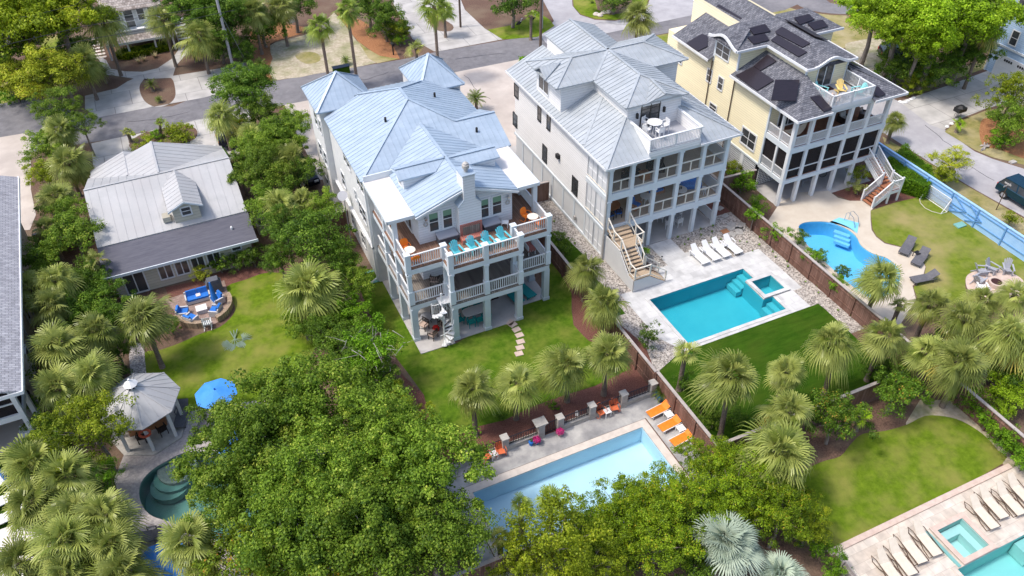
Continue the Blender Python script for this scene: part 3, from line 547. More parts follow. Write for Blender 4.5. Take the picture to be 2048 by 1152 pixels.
# ---------------------------------------------------------------- building helpers
def extr_y(mb, pts, y0, y1):
    n = len(pts); mb.add([(x, y0, z) for x, z in pts] + [(x, y1, z) for x, z in pts], [tuple(range(n)), tuple(range(n, 2 * n))[::-1]] + [(i, n + i, n + (i + 1) % n, (i + 1) % n) for i in range(n)]); return mb
def extr_x(mb, pts, x0, x1):
    n = len(pts); mb.add([(x0, y, z) for y, z in pts] + [(x1, y, z) for y, z in pts], [tuple(range(n))[::-1], tuple(range(n, 2 * n))] + [(i, (i + 1) % n, n + (i + 1) % n, n + i) for i in range(n)]); return mb
RIB = [.03, .026]
def roof(mb, pts, rib=.42, t=.1, rw=None, rh=None):
    """one roof plane with its standing seams running down the slope"""
    pts = [Vector(p) for p in pts]; mb.plate(pts, t)
    if not rib: return
    rw, rh = RIB
    nn = Vector((0, 0, 0))
    for i in range(len(pts)): nn += (pts[i] - pts[0]).cross(pts[(i + 1) % len(pts)] - pts[0])
    nn.normalize(); nn = nn if nn.z > 0 else -nn
    u = Vector((0, 0, 1)).cross(nn)
    if u.length < .01: u = Vector((1, 0, 0))
    u.normalize(); s = nn.cross(u); o = pts[0]
    P = [((p - o).dot(u), (p - o).dot(s)) for p in pts]; u0 = min(p[0] for p in P); u1 = max(p[0] for p in P); x = u0 + rib * .5
    while x < u1:
        cs = []
        for i in range(len(P)):
            a, b = P[i], P[(i + 1) % len(P)]
            if (a[0] > x) != (b[0] > x): cs.append(a[1] + (b[1] - a[1]) * (x - a[0]) / (b[0] - a[0]))
        cs.sort()
        for k in range(0, len(cs) - 1, 2): mb.bar(o + u * x + s * cs[k] + nn * rh * .4, o + u * x + s * cs[k + 1] + nn * rh * .4, rw, rh, up=nn)
        x += rib
def caps(mb, segs, w=.2, h=.05):
    for p, q in segs: mb.bar(Vector(p) + Vector((0, 0, h * .6)), Vector(q) + Vector((0, 0, h * .6)), w, h)
def rail(mb, p, q, z, h=.95, sp=.15, bw=.045, tw=.1, panels=False):
    p = Vector((p[0], p[1], 0)); q = Vector((q[0], q[1], 0)); L = (q - p).length; d = (q - p) / L
    zz = Vector((0, 0, z)); mb.bar(p + zz + Vector((0, 0, h)), q + zz + Vector((0, 0, h)), tw, .06); mb.bar(p + zz + Vector((0, 0, .1)), q + zz + Vector((0, 0, .1)), .06, .06)
    n = max(1, int(L / sp))
    for i in range(n): c = p + d * (L * (i + .5) / n) + zz; mb.bar(c + Vector((0, 0, .12)), c + Vector((0, 0, h - .03)), bw, bw)
def win(parent, face, c, a, z0, w, h, cols=1, rows=2, frame='white', glass='glass', trim=.1, name='window'):
    f = MB(); p = MB()
    def B(mb, a0, a1, zz0, zz1, d0, d1):
        if face == 'F': mb.box(a0, a1, c - d1, c - d0, zz0, zz1)
        elif face == 'L': mb.box(c - d1, c - d0, a0, a1, zz0, zz1)
        else: mb.box(c + d0, c + d1, a0, a1, zz0, zz1)
    B(f, a - trim, a, z0 - trim, z0 + h + trim, -.05, .05); B(f, a + w, a + w + trim, z0 - trim, z0 + h + trim, -.05, .05)
    B(f, a, a + w, z0 + h, z0 + h + trim, -.05, .05); B(f, a - .02, a + w + .02, z0 - trim, z0, -.05, .08)
    for i in range(1, cols): x = a + w * i / cols; B(f, x - .035, x + .035, z0, z0 + h, -.03, .045)
    for i in range(1, rows): z = z0 + h * i / rows; B(f, a, a + w, z - .025, z + .025, -.03, .035)
    B(p, a, a + w, z0, z0 + h, -.03, .02)
    o = f.obj(name, frame, parent, world=True); p.obj('pane', glass, o, world=True); return o
def posts(mb, pts, s, z0, z1):
    for x, y in pts: mb.box(x - s / 2, x + s / 2, y - s / 2, y + s / 2, z0, z1)

# ---------------------------------------------------------------- the middle house with the blue-grey roof
H1 = thing('beach_house', 'three storey white house with blue grey metal roof, brown roof deck and chimney', 'house', (15.8, 48, 0))
b = MB().box(10.5, 20.9, 46.8, 58.8, .02, 9.0).box(10.02, 14.1, 56.6, 60.6, .02, 9.45).box(17.9, 21.3, 56.3, 60.4, .02, 9.45); b.obj('wall', 'wallAs', H1, world=True)
MB().box(12.4, 19.1, 45.6, 46.79, .06, 3.15).box(12.4, 13.4, 43.5, 45.6, .06, 3.15).obj('wall', 'wallAs', H1, world=True)
b = MB().box(12.4, 19.1, 41.75, 46.79, 3.42, 6.2).box(12.4, 19.1, 41.75, 46.79, 6.47, 9.12); extr_y(b, [(12.42, 9.12), (19.08, 9.12), (15.75, 10.28)], 41.77, 46.7)
b.box(12.45, 15.2, 44.35, 45.85, 9.0, 10.0).box(16.3, 19.05, 44.35, 45.85, 9.0, 9.95); extr_x(b, [(44.35, 10), (45.85, 10), (45.1, 10.3)], 12.46, 15.2); extr_x(b, [(44.35, 9.95), (45.85, 9.95), (45.1, 10.2)], 16.3, 19.04)
b.obj('wall', 'wallA', H1, world=True, label='lap sided front wall')
# roof
A0, EL, ER = 9.0, 10.2, 21.15
r = MB()
ax, ay, az = 15.67, 52.3, 11.3
roof(r, [(EL, 46.75, A0), (ax, ay, az), (ax, 54.1, az), (13.1, 56.5, 10.22), (11.5, 56.3, 9.55), (EL, 56.3, A0)])
roof(r, [(EL, 46.75, A0), (12.15, 46.75, A0), (12.15, 47.04, 9.12), (15.75, 50.13, 10.4), (19.35, 47.04, 9.12), (19.35, 46.75, A0), (21.35, 46.75, A0), (21.35, 49.65, 10.21), (18.27, 49.65, 10.21), (ax, ay, az)])
roof(r, [(ax, ay, az), (18.27, 49.65, 10.21), (ER, 52.5, A0), (ER, 57.2, A0), (19, 57.2, 9.9), (ax, 54.1, az)])
roof(r, [(18.27, 49.65, 10.21), (21.35, 49.65, 10.21), (21.35, 52.55, A0), (ER, 52.5, A0)])
roof(r, [(ax, 54.1, az), (19, 57.25, 9.9), (20.9, 59.3, A0), (10.5, 59.3, A0), (12.4, 57.4, 9.8)])
# towers
for (x0, x1, y0, y1, cx, cy) in ((9.72, 14.35, 56.3, 60.95, 12.15, 58.7), (17.75, 21.55, 55.95, 60.8, 19.6, 58.6)):
    z0, z1 = 9.5, 11.3; ap = (cx, cy, z1)
    for e in (((x0, y0), (x1, y0)), ((x1, y0), (x1, y1)), ((x1, y1), (x0, y1)), ((x0, y1), (x0, y0))): roof(r, [(*e[0], z0), (*e[1], z0), ap])
# centre gable and its two side dormers
roof(r, [(12.15, 41.3, 9.12), (15.75, 41.3, 10.42), (15.75, 50.15, 10.42), (12.15, 47.0, 9.12)]); roof(r, [(19.35, 41.3, 9.12), (15.75, 41.3, 10.42), (15.75, 50.15, 10.42), (19.35, 47.0, 9.12)])
for sx, x0, zr_ in ((1, 12.15, 10.42), (-1, 19.35, 10.32)):
    xe = 15.7
    roof(r, [(x0, 45.1, zr_), (xe, 45.1, zr_), (xe, 45.95, zr_ - .33), (x0, 45.95, zr_ - .33)], rib=.35); roof(r, [(x0, 45.1, zr_), (xe, 45.1, zr_), (xe - sx * 1.0, 44.2, zr_ - .33), (x0, 44.2, zr_ - .33)], rib=.35)
RF = r.obj('roof', 'metal', H1, world=True)
c = MB(); caps(c, [((EL, 46.75, A0), (ax, ay, az)), ((ax, ay, az), (ax, 54.1, az)), ((ax, ay, az), (18.27, 49.65, 10.21)), ((18.27, 49.65, 10.21), (21.35, 49.65, 10.21)), ((ax, 54.1, az), (13.1, 56.5, 10.24)), ((ax, 54.1, az), (18.1, 56.4, 10.3)), ((15.75, 41.3, 10.42), (15.75, 50.1, 10.42)), ((12.15, 45.1, 10.42), (15.7, 45.1, 10.42)), ((19.35, 45.1, 10.32), (15.7, 45.1, 10.32)),
    ((9.72, 56.3, 9.5), (12.15, 58.7, 11.3)), ((14.35, 56.3, 9.5), (12.15, 58.7, 11.3)), ((9.72, 60.95, 9.5), (12.15, 58.7, 11.3)), ((14.35, 60.95, 9.5), (12.15, 58.7, 11.3)), ((17.75, 55.95, 9.5), (19.6, 58.6, 11.3)), ((21.55, 55.95, 9.5), (19.6, 58.6, 11.3)), ((21.55, 60.8, 9.5), (19.6, 58.6, 11.3)), ((17.75, 60.8, 9.5), (19.6, 58.6, 11.3))])
c.obj('ridge_cap', 'metal', RF, world=True)
for p in ((13.6, 51.3), (18.2, 53.6), (19.4, 48.4)):
    z = {13.6: 10.45, 18.2: 10.25, 19.4: 9.7}[p[0]]; MB().lathe([(.09, 0), (.09, .32), (.05, .36)], (p[0], p[1], z), 10).obj('vent_pipe', 'black', RF, world=True)
# flat side roofs
MB().box(10.35, 12.38, 41.65, 46.7, 8.86, 9.0).obj('flat_roof', 'membrane', H1, world=True); MB().box(19.12, 21.0, 41.6, 46.7, 8.86, 9.0).obj('flat_roof', 'membrane', H1, world=True)
b = MB().box(10.3, 12.45, 41.58, 41.65, 8.8, 9.05).box(10.28, 10.35, 41.58, 46.7, 8.8, 9.05).box(19.05, 21.07, 41.53, 41.6, 8.8, 9.05).box(21.0, 21.07, 41.6, 46.7, 8.8, 9.05).box(10.35, 12.4, 46.6, 46.7, 9.0, 9.45)
for s, x in ((1, 12.1), (-1, 19.4)): extr_y(b, [(x, 8.98), (15.75, 10.3), (15.75, 10.14), (x + s * .1, 8.86)] if s > 0 else [(x, 8.98), (x - .1, 8.86), (15.75, 10.14), (15.75, 10.3)], 41.22, 41.3)
b.obj('fascia', 'trim', H1, world=True)
# chimney
b = MB(); extr_y(b, [(15.0, 6.47), (16.6, 6.47), (16.6, 9.05), (16.22, 9.5), (16.22, 11.3), (15.4, 11.3), (15.4, 9.5), (15.0, 9.05)], 41.1, 41.74); b.box(15.4, 16.22, 41.74, 42.2, 9.8, 11.3); CHM = b.obj('chimney', 'wallA', H1, world=True)
b = MB(); b.plate([(14.97, 41.06, 9.09), (15.42, 41.06, 9.55), (15.42, 41.76, 9.55), (14.97, 41.76, 9.09)], .04); b.plate([(16.63, 41.06, 9.09), (16.2, 41.06, 9.55), (16.2, 41.76, 9.55), (16.63, 41.76, 9.09)], .04); b.box(15.34, 16.28, 41.05, 42.25, 11.3, 11.36); b.obj('flashing', 'metal', CHM, world=True)
MB().lathe([(.13, 0), (.13, .25), (.24, .28), (.24, .5), (.1, .55), (.18, .6), (.03, .72)], (15.8, 41.55, 11.36), 14).obj('flue', 'stone', CHM, world=True)
MB().box(15.02, 16.58, 41.02, 41.098, 6.49, 7.65).obj('fire_surround', 'redbrick', CHM, world=True); MB().box(15.2, 16.4, 40.99, 41.019, 6.8, 7.45).obj('fire_screen', 'deck_grey', CHM, world=True)
MB().box(14.95, 16.65, 40.5, 41.018, 6.47, 6.8).obj('hearth', 'redtile', CHM, world=True)
# decks
D1 = [Vector(p) for p in ((10.72, 39.65), (13.2, 39.65), (13.2, 38.55), (18.4, 38.55), (18.4, 39.65), (21.0, 39.65), (21.0, 47), (10.72, 47))]
def deckboard(nm, z, m): b = MB(); b.prism(D1, z - .12, z); return b.obj(nm, m, H1, world=True)
deckboard('deck', 3.4, 'deck_grey'); deckboard('deck', 6.45, 'deck')
b = MB()
for z0, z1 in ((2.9, 3.28), (5.95, 6.33)):
    for p, q in zip([(10.8, 46.7), (10.8, 39.73), (13.28, 39.73), (13.28, 38.63), (18.32, 38.63), (18.32, 39.73), (20.92, 39.73)], [(10.8, 39.73), (13.28, 39.73), (13.28, 38.63), (18.32, 38.63), (18.32, 39.73), (20.92, 39.73), (20.92, 46.7)]):
        b.bar((*p, (z0 + z1) / 2), (*q, (z0 + z1) / 2), .2, z1 - z0)
b.box(10.8, 20.9, 45.2, 46.7, 3.16, 3.27)
b.obj('beam', 'trim', H1, world=True)
P0 = [(10.93, 39.88), (13.42, 38.78), (15.78, 38.78), (18.2, 38.78), (20.82, 39.88), (10.93, 42.25), (10.93, 44.65), (20.82, 42.25), (20.82, 44.65)]
for x, y in P0: MB().box(x - .21, x + .21, y - .21, y + .21, .06, 2.9).box(x - .25, x + .25, y - .25, y + .25, .06, .3).obj('post', 'post', H1, world=True)
b = MB()
def arch(mb, xa, xb, y):      # curved corner brackets under the ground floor beam
    for x, s in ((xa, 1), (xb, -1)):
        pts = [(x, 2.9), (x, 2.45)] + [(x + s * (.45 - .45 * math.cos(t)), 2.45 + .45 * math.sin(t)) for t in (.4, .8, 1.2)] + [(x + s * .45, 2.9)]
        extr_y(mb, pts if s < 0 else pts[::-1], y - .1, y + .1)
arch(b, 13.63, 15.57, 38.78); arch(b, 15.99, 17.99, 38.78); arch(b, 11.14, 13.2, 39.75)
b.obj('arch_bracket', 'post', H1, world=True)
P1 = [(10.85, 39.78), (13.33, 38.68), (15.78, 38.68), (18.27, 38.68), (20.87, 39.78), (13.33, 39.7), (18.27, 39.7), (10.85, 42.1), (10.85, 44.5), (20.87, 42.1), (20.87, 44.5)]
for x, y in P1: MB().box(x - .14, x + .14, y - .14, y + .14, 3.4, 5.95).box(x - .18, x + .18, y - .18, y + .18, 3.4, 4.5).box(x - .18, x + .18, y - .18, y + .18, 5.8, 5.95).obj('post', 'trim', H1, world=True)
for x, y in ((10.85, 39.78), (13.33, 38.68), (15.78, 38.68), (18.27, 38.68), (20.87, 39.78), (13.33, 39.78), (18.27, 39.78)): MB().box(x - .17, x + .17, y - .17, y + .17, 6.2, 7.5).box(x - .21, x + .21, y - .21, y + .21, 7.5, 7.57).obj('newel_post', 'trim', H1, world=True)
for x, y in ((10.85, 41.95), (10.85, 44.3), (20.87, 41.95), (20.87, 44.3)): MB().box(x - .15, x + .15, y - .15, y + .15, 6.45, 8.86).obj('post', 'trim', H1, world=True)
for z in (3.4, 6.45):
    for p, q in (((10.85, 46.7), (10.85, 39.95)), ((11.0, 39.75), (13.15, 39.75)), ((13.33, 39.6), (13.33, 38.85)), ((13.5, 38.65), (15.63, 38.65)), ((15.93, 38.65), (18.1, 38.65)), ((18.27, 38.85), (18.27, 39.6)), ((18.45, 39.75), (20.7, 39.75)), ((20.87, 39.95), (20.87, 46.7))):
        b = MB(); rail(b, p, q, z); b.obj('railing', 'white', H1, world=True)
# openings
for a, w_ in ((13.17, .6), (14.13, .6), (16.75, .6), (17.67, .62)):
    o = win(H1, 'F', 41.75, a, 7.3, w_, 1.4, 1, 2); MB().box(a + .02, a + w_ - .02, 41.722, 41.728, 8.25, 8.68).obj('blind', 'blind', o, world=True)
win(H1, 'L', 12.4, 43.2, 6.55, 1.5, 2.0, 2, 1, name='sliding_door'); win(H1, 'R', 19.1, 43.2, 6.55, 1.5, 2.0, 2, 1, name='sliding_door')
win(H1, 'L', 12.46, 44.75, 9.25, .6, .65, 1, 1); 
for a, z0, w_, h_, k in ((50.85, 7.4, .75, 1.0, 1), (51.75, 7.4, .75, 1.0, 1), (47.5, 7.35, .75, 1.1, 1), (48.4, 7.35, .75, 1.1, 1), (53.6, 4.2, .8, 1.2, 1), (48.1, 4.4, .75, 1.2, 1), (49.0, 4.4, .75, 1.2, 1), (50.25, 5.2, .3, .8, 1), (52.6, 1.2, .6, 1.1, 1), (49.6, 1.2, .9, 1.1, 1)): win(H1, 'L', 10.5, a, z0, w_, h_, 1, 2)
for a, z0 in ((58.1, 7.3), (57.0, 4.3), (58.5, 4.3), (58.1, 1.2)): win(H1, 'L', 10.02, a, z0, .75, 1.2, 1, 2)
win(H1, 'L', 10.02, 56.95, 7.3, .5, 1.1, 1, 2)
win(H1, 'F', 41.75, 14.2, 3.5, 2.2, 2.0, 3, 1, name='sliding_door'); win(H1, 'F', 41.75, 12.9, 4.3, .8, 1.1, 1, 2)
for x in (12.9, 18.75):
    MB().lathe([(.02, 0), (.1, .02), (.1, .2), (.02, .26)], (x, 41.62, 8.35), 8).obj('wall_lamp', 'chrome', H1, world=True)
    b = MB(); b.tube([(x + .13 * math.cos(t * .785), 41.7, 8.0 + .17 * math.sin(t * .785)) for t in range(9)], .045, 5); b.obj('wall_wreath', 'stone', H1, world=True)
MB().box(10.36, 10.5, 46.9, 47.05, .1, 8.8).tube([(10.4, 47.0, .3), (9.9, 46.9, .12)], .06, 6).obj('downpipe', 'white', H1, world=True)
MB().box(10.3, 10.5, 46.9, 56.6, 3.1, 3.25).obj('trim_band', 'white', H1, world=True)
# satellite dish on its mast by the left wall
sa = thing('satellite_dish', 'pale round satellite dish on a mast beside the left wall of the middle house', 'satellite dish', (10.0, 52.6, 0)); MB().tube([(0, 0, 0), (0, 0, 4.3)], .04, 6).obj('mast', 'pole_grey', sa)
b = MB(); b.lathe([(.02, -.12), (.2, -.09), (.38, 0), (.4, .02)], (0, 0, 0), 18); o = b.obj('dish', 'lid', sa); o.location = (-.1, -.1, 4.4); o.rotation_euler = (rad(35), rad(-25), 0)
# spiral stair
sp = thing('spiral_staircase', 'white metal spiral staircase climbing to the middle house porch', 'staircase', (12.62, 38.85, 0)); cx, cy = 0, 0
MB().tube([(0, 0, .06), (0, 0, 4.4)], .06, 8).obj('centre_pole', 'white', sp)
b = MB(); hr = []; n = 15
for k in range(n):
    a0 = rad(-130 + k * 27); a1 = a0 + rad(30); z = .2 + k * (3.2 / n); R_ = .72
    b.prism([(0, 0), (R_ * math.cos(a0), R_ * math.sin(a0)), (R_ * math.cos((a0 + a1) / 2), R_ * math.sin((a0 + a1) / 2)), (R_ * math.cos(a1), R_ * math.sin(a1))], z, z + .04)
b.prism([(-.1, 0), (.75, 0), (.75, .8), (-.1, .8)], 3.36, 3.41)
b.obj('tread', 'white', sp, label='fan of white treads winding round the pole')
b = MB(); pts = []
for k in range(n * 2 + 1):
    a0 = rad(-130 + k * 13.5); z = .3 + k * (3.2 / n / 2); p = Vector((.72 * math.cos(a0), .72 * math.sin(a0), z)); b.tube([p, p + Vector((0, 0, .9))], .012, 4); pts.append(p + Vector((0, 0, .9)))
b.tube(pts, .025, 6); b.tube([(.75, 0, 3.4), (.75, 0, 4.4), (.75, .8, 4.4)], .02, 5); b.obj('handrail', 'white', sp)

# ---------------------------------------------------------------- the white house with the grey roof
H2 = thing('beach_house', 'tall white house with grey seamed metal roof and roof terrace, right of the middle', 'house', (32, 50, 0))
b = MB().box(26.88, 37.22, 45.2, 58.0, 2.66, 8.5).box(26.88, 37.22, 49.75, 53.9, 8.5, 11.05).box(29.75, 34.35, 45.2, 57.8, 8.5, 11.05).box(29.75, 34.35, 44.9, 45.2, 8.5, 11.05)
b.obj('wall', 'wallB', H2, world=True)
MB().box(26.95, 37.15, 45.2, 57.9, .02, 2.66).obj('wall', 'panel', H2, world=True, label='smooth grey panels of the ground floor')
b = MB()
for y in (45.2, 47.0, 48.9, 50.8, 52.7, 54.6, 56.5): b.box(26.9, 26.97, y - .12, y + .12, .1, 2.6)
b.box(26.86, 26.97, 42.3, 58, .1, .3); b.box(26.8, 26.9, 42.2, 58, 2.6, 2.78); b.box(26.78, 26.88, 42.2, 45.2, 5.35, 5.75)
b.obj('trim_band', 'trim', H2, world=True)
RIB[:] = [.035, .04]
E2, ZE, ZR = 26.28, 8.5, 10.12
r = MB(); f1, f2 = (29.7, 45.05, 10.1), (34.35, 45.05, 10.1)
roof(r, [(E2, 41.65, ZE), f1, (29.7, 58.5, 10.1), (E2, 58.5, ZE)]); roof(r, [(37.82, 41.65, ZE), f2, (34.35, 58.5, 10.1), (37.82, 58.5, ZE)])
roof(r, [(E2, 41.65, ZE), (29.9, 41.65, ZE), (29.9, 45.05, 10.1), f1]); roof(r, [(37.82, 41.65, ZE), (34.18, 41.65, ZE), (34.18, 45.05, 10.1), f2])
cx2, zu, zr2 = 32.05, 11.08, 11.95
roof(r, [(29.35, 44.6, zu), (34.75, 44.6, zu), (cx2, 47.3, zr2)]); 
roof(r, [(29.35, 44.6, zu), (cx2, 47.3, zr2), (cx2, 51.95, zr2), (29.35, 49.25, zu)]); roof(r, [(34.75, 44.6, zu), (cx2, 47.3, zr2), (cx2, 51.95, zr2), (34.75, 49.25, zu)])
roof(r, [(26.2, 49.35, zu), (29.4, 49.35, zu), (cx2, 51.95, zr2), (28.85, 51.95, zr2)]); roof(r, [(37.9, 49.35, zu), (34.7, 49.35, zu), (cx2, 51.95, zr2), (35.25, 51.95, zr2)])
roof(r, [(26.2, 54.45, zu), (29.6, 54.45, zu), (cx2, 51.95, zr2), (28.85, 51.95, zr2)]); roof(r, [(37.9, 54.45, zu), (34.5, 54.45, zu), (cx2, 51.95, zr2), (35.25, 51.95, zr2)])
roof(r, [(26.2, 49.35, zu), (28.85, 51.95, zr2), (26.2, 54.45, zu)]); roof(r, [(37.9, 49.35, zu), (35.25, 51.95, zr2), (37.9, 54.45, zu)])
roof(r, [(29.7, 58.3, zu), (cx2, 58.3, zr2), (cx2, 51.95, zr2), (29.7, 54.4, zu)]); roof(r, [(34.4, 58.3, zu), (cx2, 58.3, zr2), (cx2, 51.95, zr2), (34.4, 54.4, zu)])
roof(r, [(32.6, 44.5, 11.55), (32.6, 46.6, 11.75), (31.0, 44.5, 11.14)], rib=.3); roof(r, [(32.6, 44.5, 11.55), (32.6, 46.6, 11.75), (34.2, 44.5, 11.14)], rib=.3)
roof(r, [(26.1, 51.9, 11.75), (27.9, 51.9, 11.8), (26.1, 50.9, 11.15)], rib=.3); roof(r, [(26.1, 51.9, 11.75), (27.9, 51.9, 11.8), (26.1, 52.9, 11.15)], rib=.3)
RF = r.obj('roof', 'metal2', H2, world=True)
c = MB(); caps(c, [((E2, 41.65, ZE), f1), ((37.82, 41.65, ZE), f2), ((cx2, 47.3, zr2), (cx2, 58.3, zr2)), ((29.35, 44.6, zu), (cx2, 47.3, zr2)), ((34.75, 44.6, zu), (cx2, 47.3, zr2)), ((28.85, 51.95, zr2), (35.25, 51.95, zr2)), ((26.2, 49.35, zu), (28.85, 51.95, zr2)), ((26.2, 54.45, zu), (28.85, 51.95, zr2)), ((37.9, 49.35, zu), (35.25, 51.95, zr2)), ((37.9, 54.45, zu), (35.25, 51.95, zr2)), ((29.4, 49.3, zu + .02), (cx2, 51.95, zr2)), ((34.7, 49.3, zu + .02), (cx2, 51.95, zr2)), ((29.6, 54.4, zu + .02), (cx2, 51.95, zr2)),
    ((26.4, 45.15, 8.56), (29.65, 48.4, 10.1)), ((37.7, 45.15, 8.56), (34.4, 48.4, 10.1)), ((37.7, 42.9, 8.56), (34.5, 46.2, 10.05)), ((32.6, 44.5, 11.55), (32.6, 46.6, 11.78))], .2)
c.obj('ridge_cap', 'metal2', RF, world=True)
b = MB().box(E2 - .06, E2, 41.6, 58.5, 8.36, 8.52).box(E2, 29.9, 41.58, 41.64, 8.36, 8.52).box(34.18, 37.88, 41.58, 41.64, 8.36, 8.52).box(37.82, 37.88, 41.6, 58.5, 8.36, 8.52); b.obj('gutter', 'white', H2, world=True)
extr_y(MB().box(29.75, 34.35, 44.86, 44.9, 10.7, 11.05), [(31.1, 11.0), (34.1, 11.0), (32.6, 11.48)], 44.62, 44.9).obj('gable', 'trim', H2, world=True)
# roof terrace
tb = MB(); tb.box(29.95, 34.15, 41.9, 44.9, 8.75, 8.85); tb.obj('terrace_floor', 'lid', H2, world=True)
b = MB().box(29.88, 29.98, 41.85, 44.88, 8.5, 9.82).box(34.12, 34.22, 41.85, 44.88, 8.5, 9.82).box(29.83, 34.27, 41.8, 41.86, 8.4, 8.85); b.obj('parapet', 'wallB', H2, world=True)
b = MB().box(29.82, 30.04, 41.78, 44.9, 9.82, 9.9).box(34.06, 34.28, 41.78, 44.9, 9.82, 9.9); rail(b, (30.0, 41.9), (34.1, 41.9), 8.85, .98, .13, .04, .14); b.box(32.0, 32.12, 41.84, 41.96, 8.85, 9.8); b.obj('railing', 'white', H2, world=True)
win(H2, 'F', 44.9, 30.95, 8.9, 1.5, 2.05, 2, 4, 'dframe', 'glass', .07, name='sliding_door')
for x in (30.55, 32.85): MB().box(x - .07, x + .07, 44.72, 44.9, 9.9, 10.3).obj('wall_lamp', 'black', H2, world=True)
# porches
for z0, m in ((2.95, 'porch_floor'), (5.9, 'porch_floor')): MB().box(26.95, 37.15, 42.15, 45.2, z0 - .3, z0).obj('porch_floor', m, H2, world=True)
b = MB().box(26.85, 37.25, 42.02, 42.2, 2.45, 2.97).box(26.85, 37.25, 42.02, 42.2, 5.35, 5.92).box(26.85, 37.25, 42.0, 42.2, 8.05, 8.42).box(26.85, 27.0, 42.2, 45.2, 2.45, 2.97).box(37.1, 37.25, 42.2, 45.2, 2.45, 2.97).box(37.1, 37.25, 42.2, 45.2, 5.35, 5.92).box(26.85, 27.0, 42.2, 45.2, 5.35, 5.92).box(26.85, 27.0, 42.2, 45.2, 8.05, 8.42).box(37.1, 37.25, 42.2, 45.2, 8.05, 8.42)
b.obj('beam', 'trim', H2, world=True)
XP = [27.02, 28.85, 30.88, 32.92, 34.98, 37.08]
for x in XP:
    for z0, z1 in (((.05, 2.45),) if x != 28.85 else ()) + ((2.97, 5.35), (5.92, 8.05)): MB().box(x - .15, x + .15, 42.03, 42.33, z0, z1).box(x - .2, x + .2, 41.98, 42.38, z1 - .12, z1).obj('post', 'trim', H2, world=True)
for lv in (2.97, 5.92):
    for i in range(5):
        if lv < 3 and i == 0: continue
        xa, xb = XP[i] + .15, XP[i + 1] - .15; b = MB().box(xa, xb, 42.1, 42.18, lv + .95, lv + 1.03).box(xa, xb, 42.1, 42.18, lv + .08, lv + .14); xm = (xa + xb) / 2; b.box(xm - .035, xm + .035, 42.1, 42.18, lv + .14, lv + .95); b.obj('railing', 'lime_trim', H2, world=True)
        MB().box(xa, xb, 42.2, 42.205, lv + .02, lv + 2.3).obj('insect_screen', 'screen_light', H2, world=True)
for z0, z1 in ((.2, 2.45), (3.0, 5.35), (5.95, 8.05)):     # shutter panels on the left end of the porches
    b = MB()
    for k in range(2):
        y0 = 42.35 + k * 1.42; b.box(26.9, 26.96, y0, y0 + 1.3, z0 + .05, z1 - .05)
        for yy in (y0, y0 + .64, y0 + 1.26): b.box(26.86, 26.9, yy, yy + .05, z0, z1)
        b.box(26.87, 26.9, y0, y0 + 1.3, z0 + .7, z0 + .75)
    b.obj('shutter', 'white', H2, world=True)
    MB().box(26.84, 26.99, 42.05, 45.2, z0 - .05, z0).obj('sill', 'lime_trim', H2, world=True)
    MB().box(37.14, 37.2, 42.35, 45.2, z0, z0 + .9).obj('side_panel', 'white', H2, world=True)
for a, z0, w_, h_ in ((58.15 - .6, 3.4, .8, 1.15), (53.0, 6.3, .55, 1.2), (51.35, 6.35, .55, 1.2), (51.8, 3.1, .75, 1.4), (46.5, 3.1, .85, 1.4), (57.3, 6.3, .75, 1.1)): win(H2, 'L', 26.88, a, z0, w_, h_, 1, 2, 'dframe', 'glass', .05)
win(H2, 'L', 26.88, 51.8, 9.25, 1.6, 1.15, 2, 1, 'white', 'glass', .08)
b = MB(); b.rbox(26.75, 49.7, 4.8, .25, .4, .35); b.obj('hood_vent', 'black', H2, world=True); MB().rbox(26.8, 46.6, .8, .12, .2, .35).obj('meter_box', 'stone', H2, world=True)
MB().box(26.76, 26.88, 42.02, 42.14, .1, 8.3).obj('downpipe', 'stone', H2, world=True)
for y in (45.2,): MB().box(26.95, 37.15, 45.12, 45.19, .05, 2.4).obj('wall', 'panel', H2, world=True)
win(H2, 'F', 45.2, 30.5, 3.1, 4.5, 2.1, 4, 1, 'white', 'glass'); win(H2, 'F', 45.2, 30.0, 6.05, 3.4, 1.9, 3, 1, 'white', 'glass')
# outside stair of the white house
S2 = thing('outside_staircase', 'tan and white stairs with landings from the white house porch to its patio', 'staircase', (27.9, 40, 0))
b = MB()
for k in range(3): b.box(27.0, 28.75, 41.55 - k * .3 - .02, 41.98 - k * .3, 2.75 - k * .17, 2.82 - k * .17)
b.box(27.0, 28.95, 39.95, 41.1, 2.3, 2.4)
for k in range(6): b.box(27.05, 28.3, 39.7 - k * .24, 39.96 - k * .24, 2.1 - k * .17, 2.17 - k * .17)
b.box(26.95, 28.3, 37.75, 38.5, 1.1, 1.18)
for k in range(6): b.box(28.3 + k * .24, 28.56 + k * .24, 37.8, 38.75, .92 - k * .17, .99 - k * .17)
b.obj('tread', 'deck_tan', S2, world=True, label='flight of tan boards with two landings')
b = MB().box(26.93, 26.99, 37.7, 41.95, .05, 1.08).box(26.93, 26.99, 39.9, 41.95, 1.08, 2.35).box(26.93, 28.3, 37.72, 37.78, .05, 1.08).box(28.9, 28.96, 39.95, 41.1, .05, 2.35).box(27.0, 28.9, 39.95, 40.0, .05, 2.1)
extr_x(b, [(38.5, 1.08), (39.95, 2.3), (39.95, 1.0), (38.5, .9)], 26.92, 26.99); extr_y(b, [(28.3, .05), (29.75, .05), (28.3, 1.05)], 37.72, 37.78); extr_x(b, [(38.5, 1.08), (39.95, 2.3), (39.95, .05), (38.5, .05)], 28.26, 28.32)
b.obj('skirt', 'panel', S2, world=True)
b = MB()
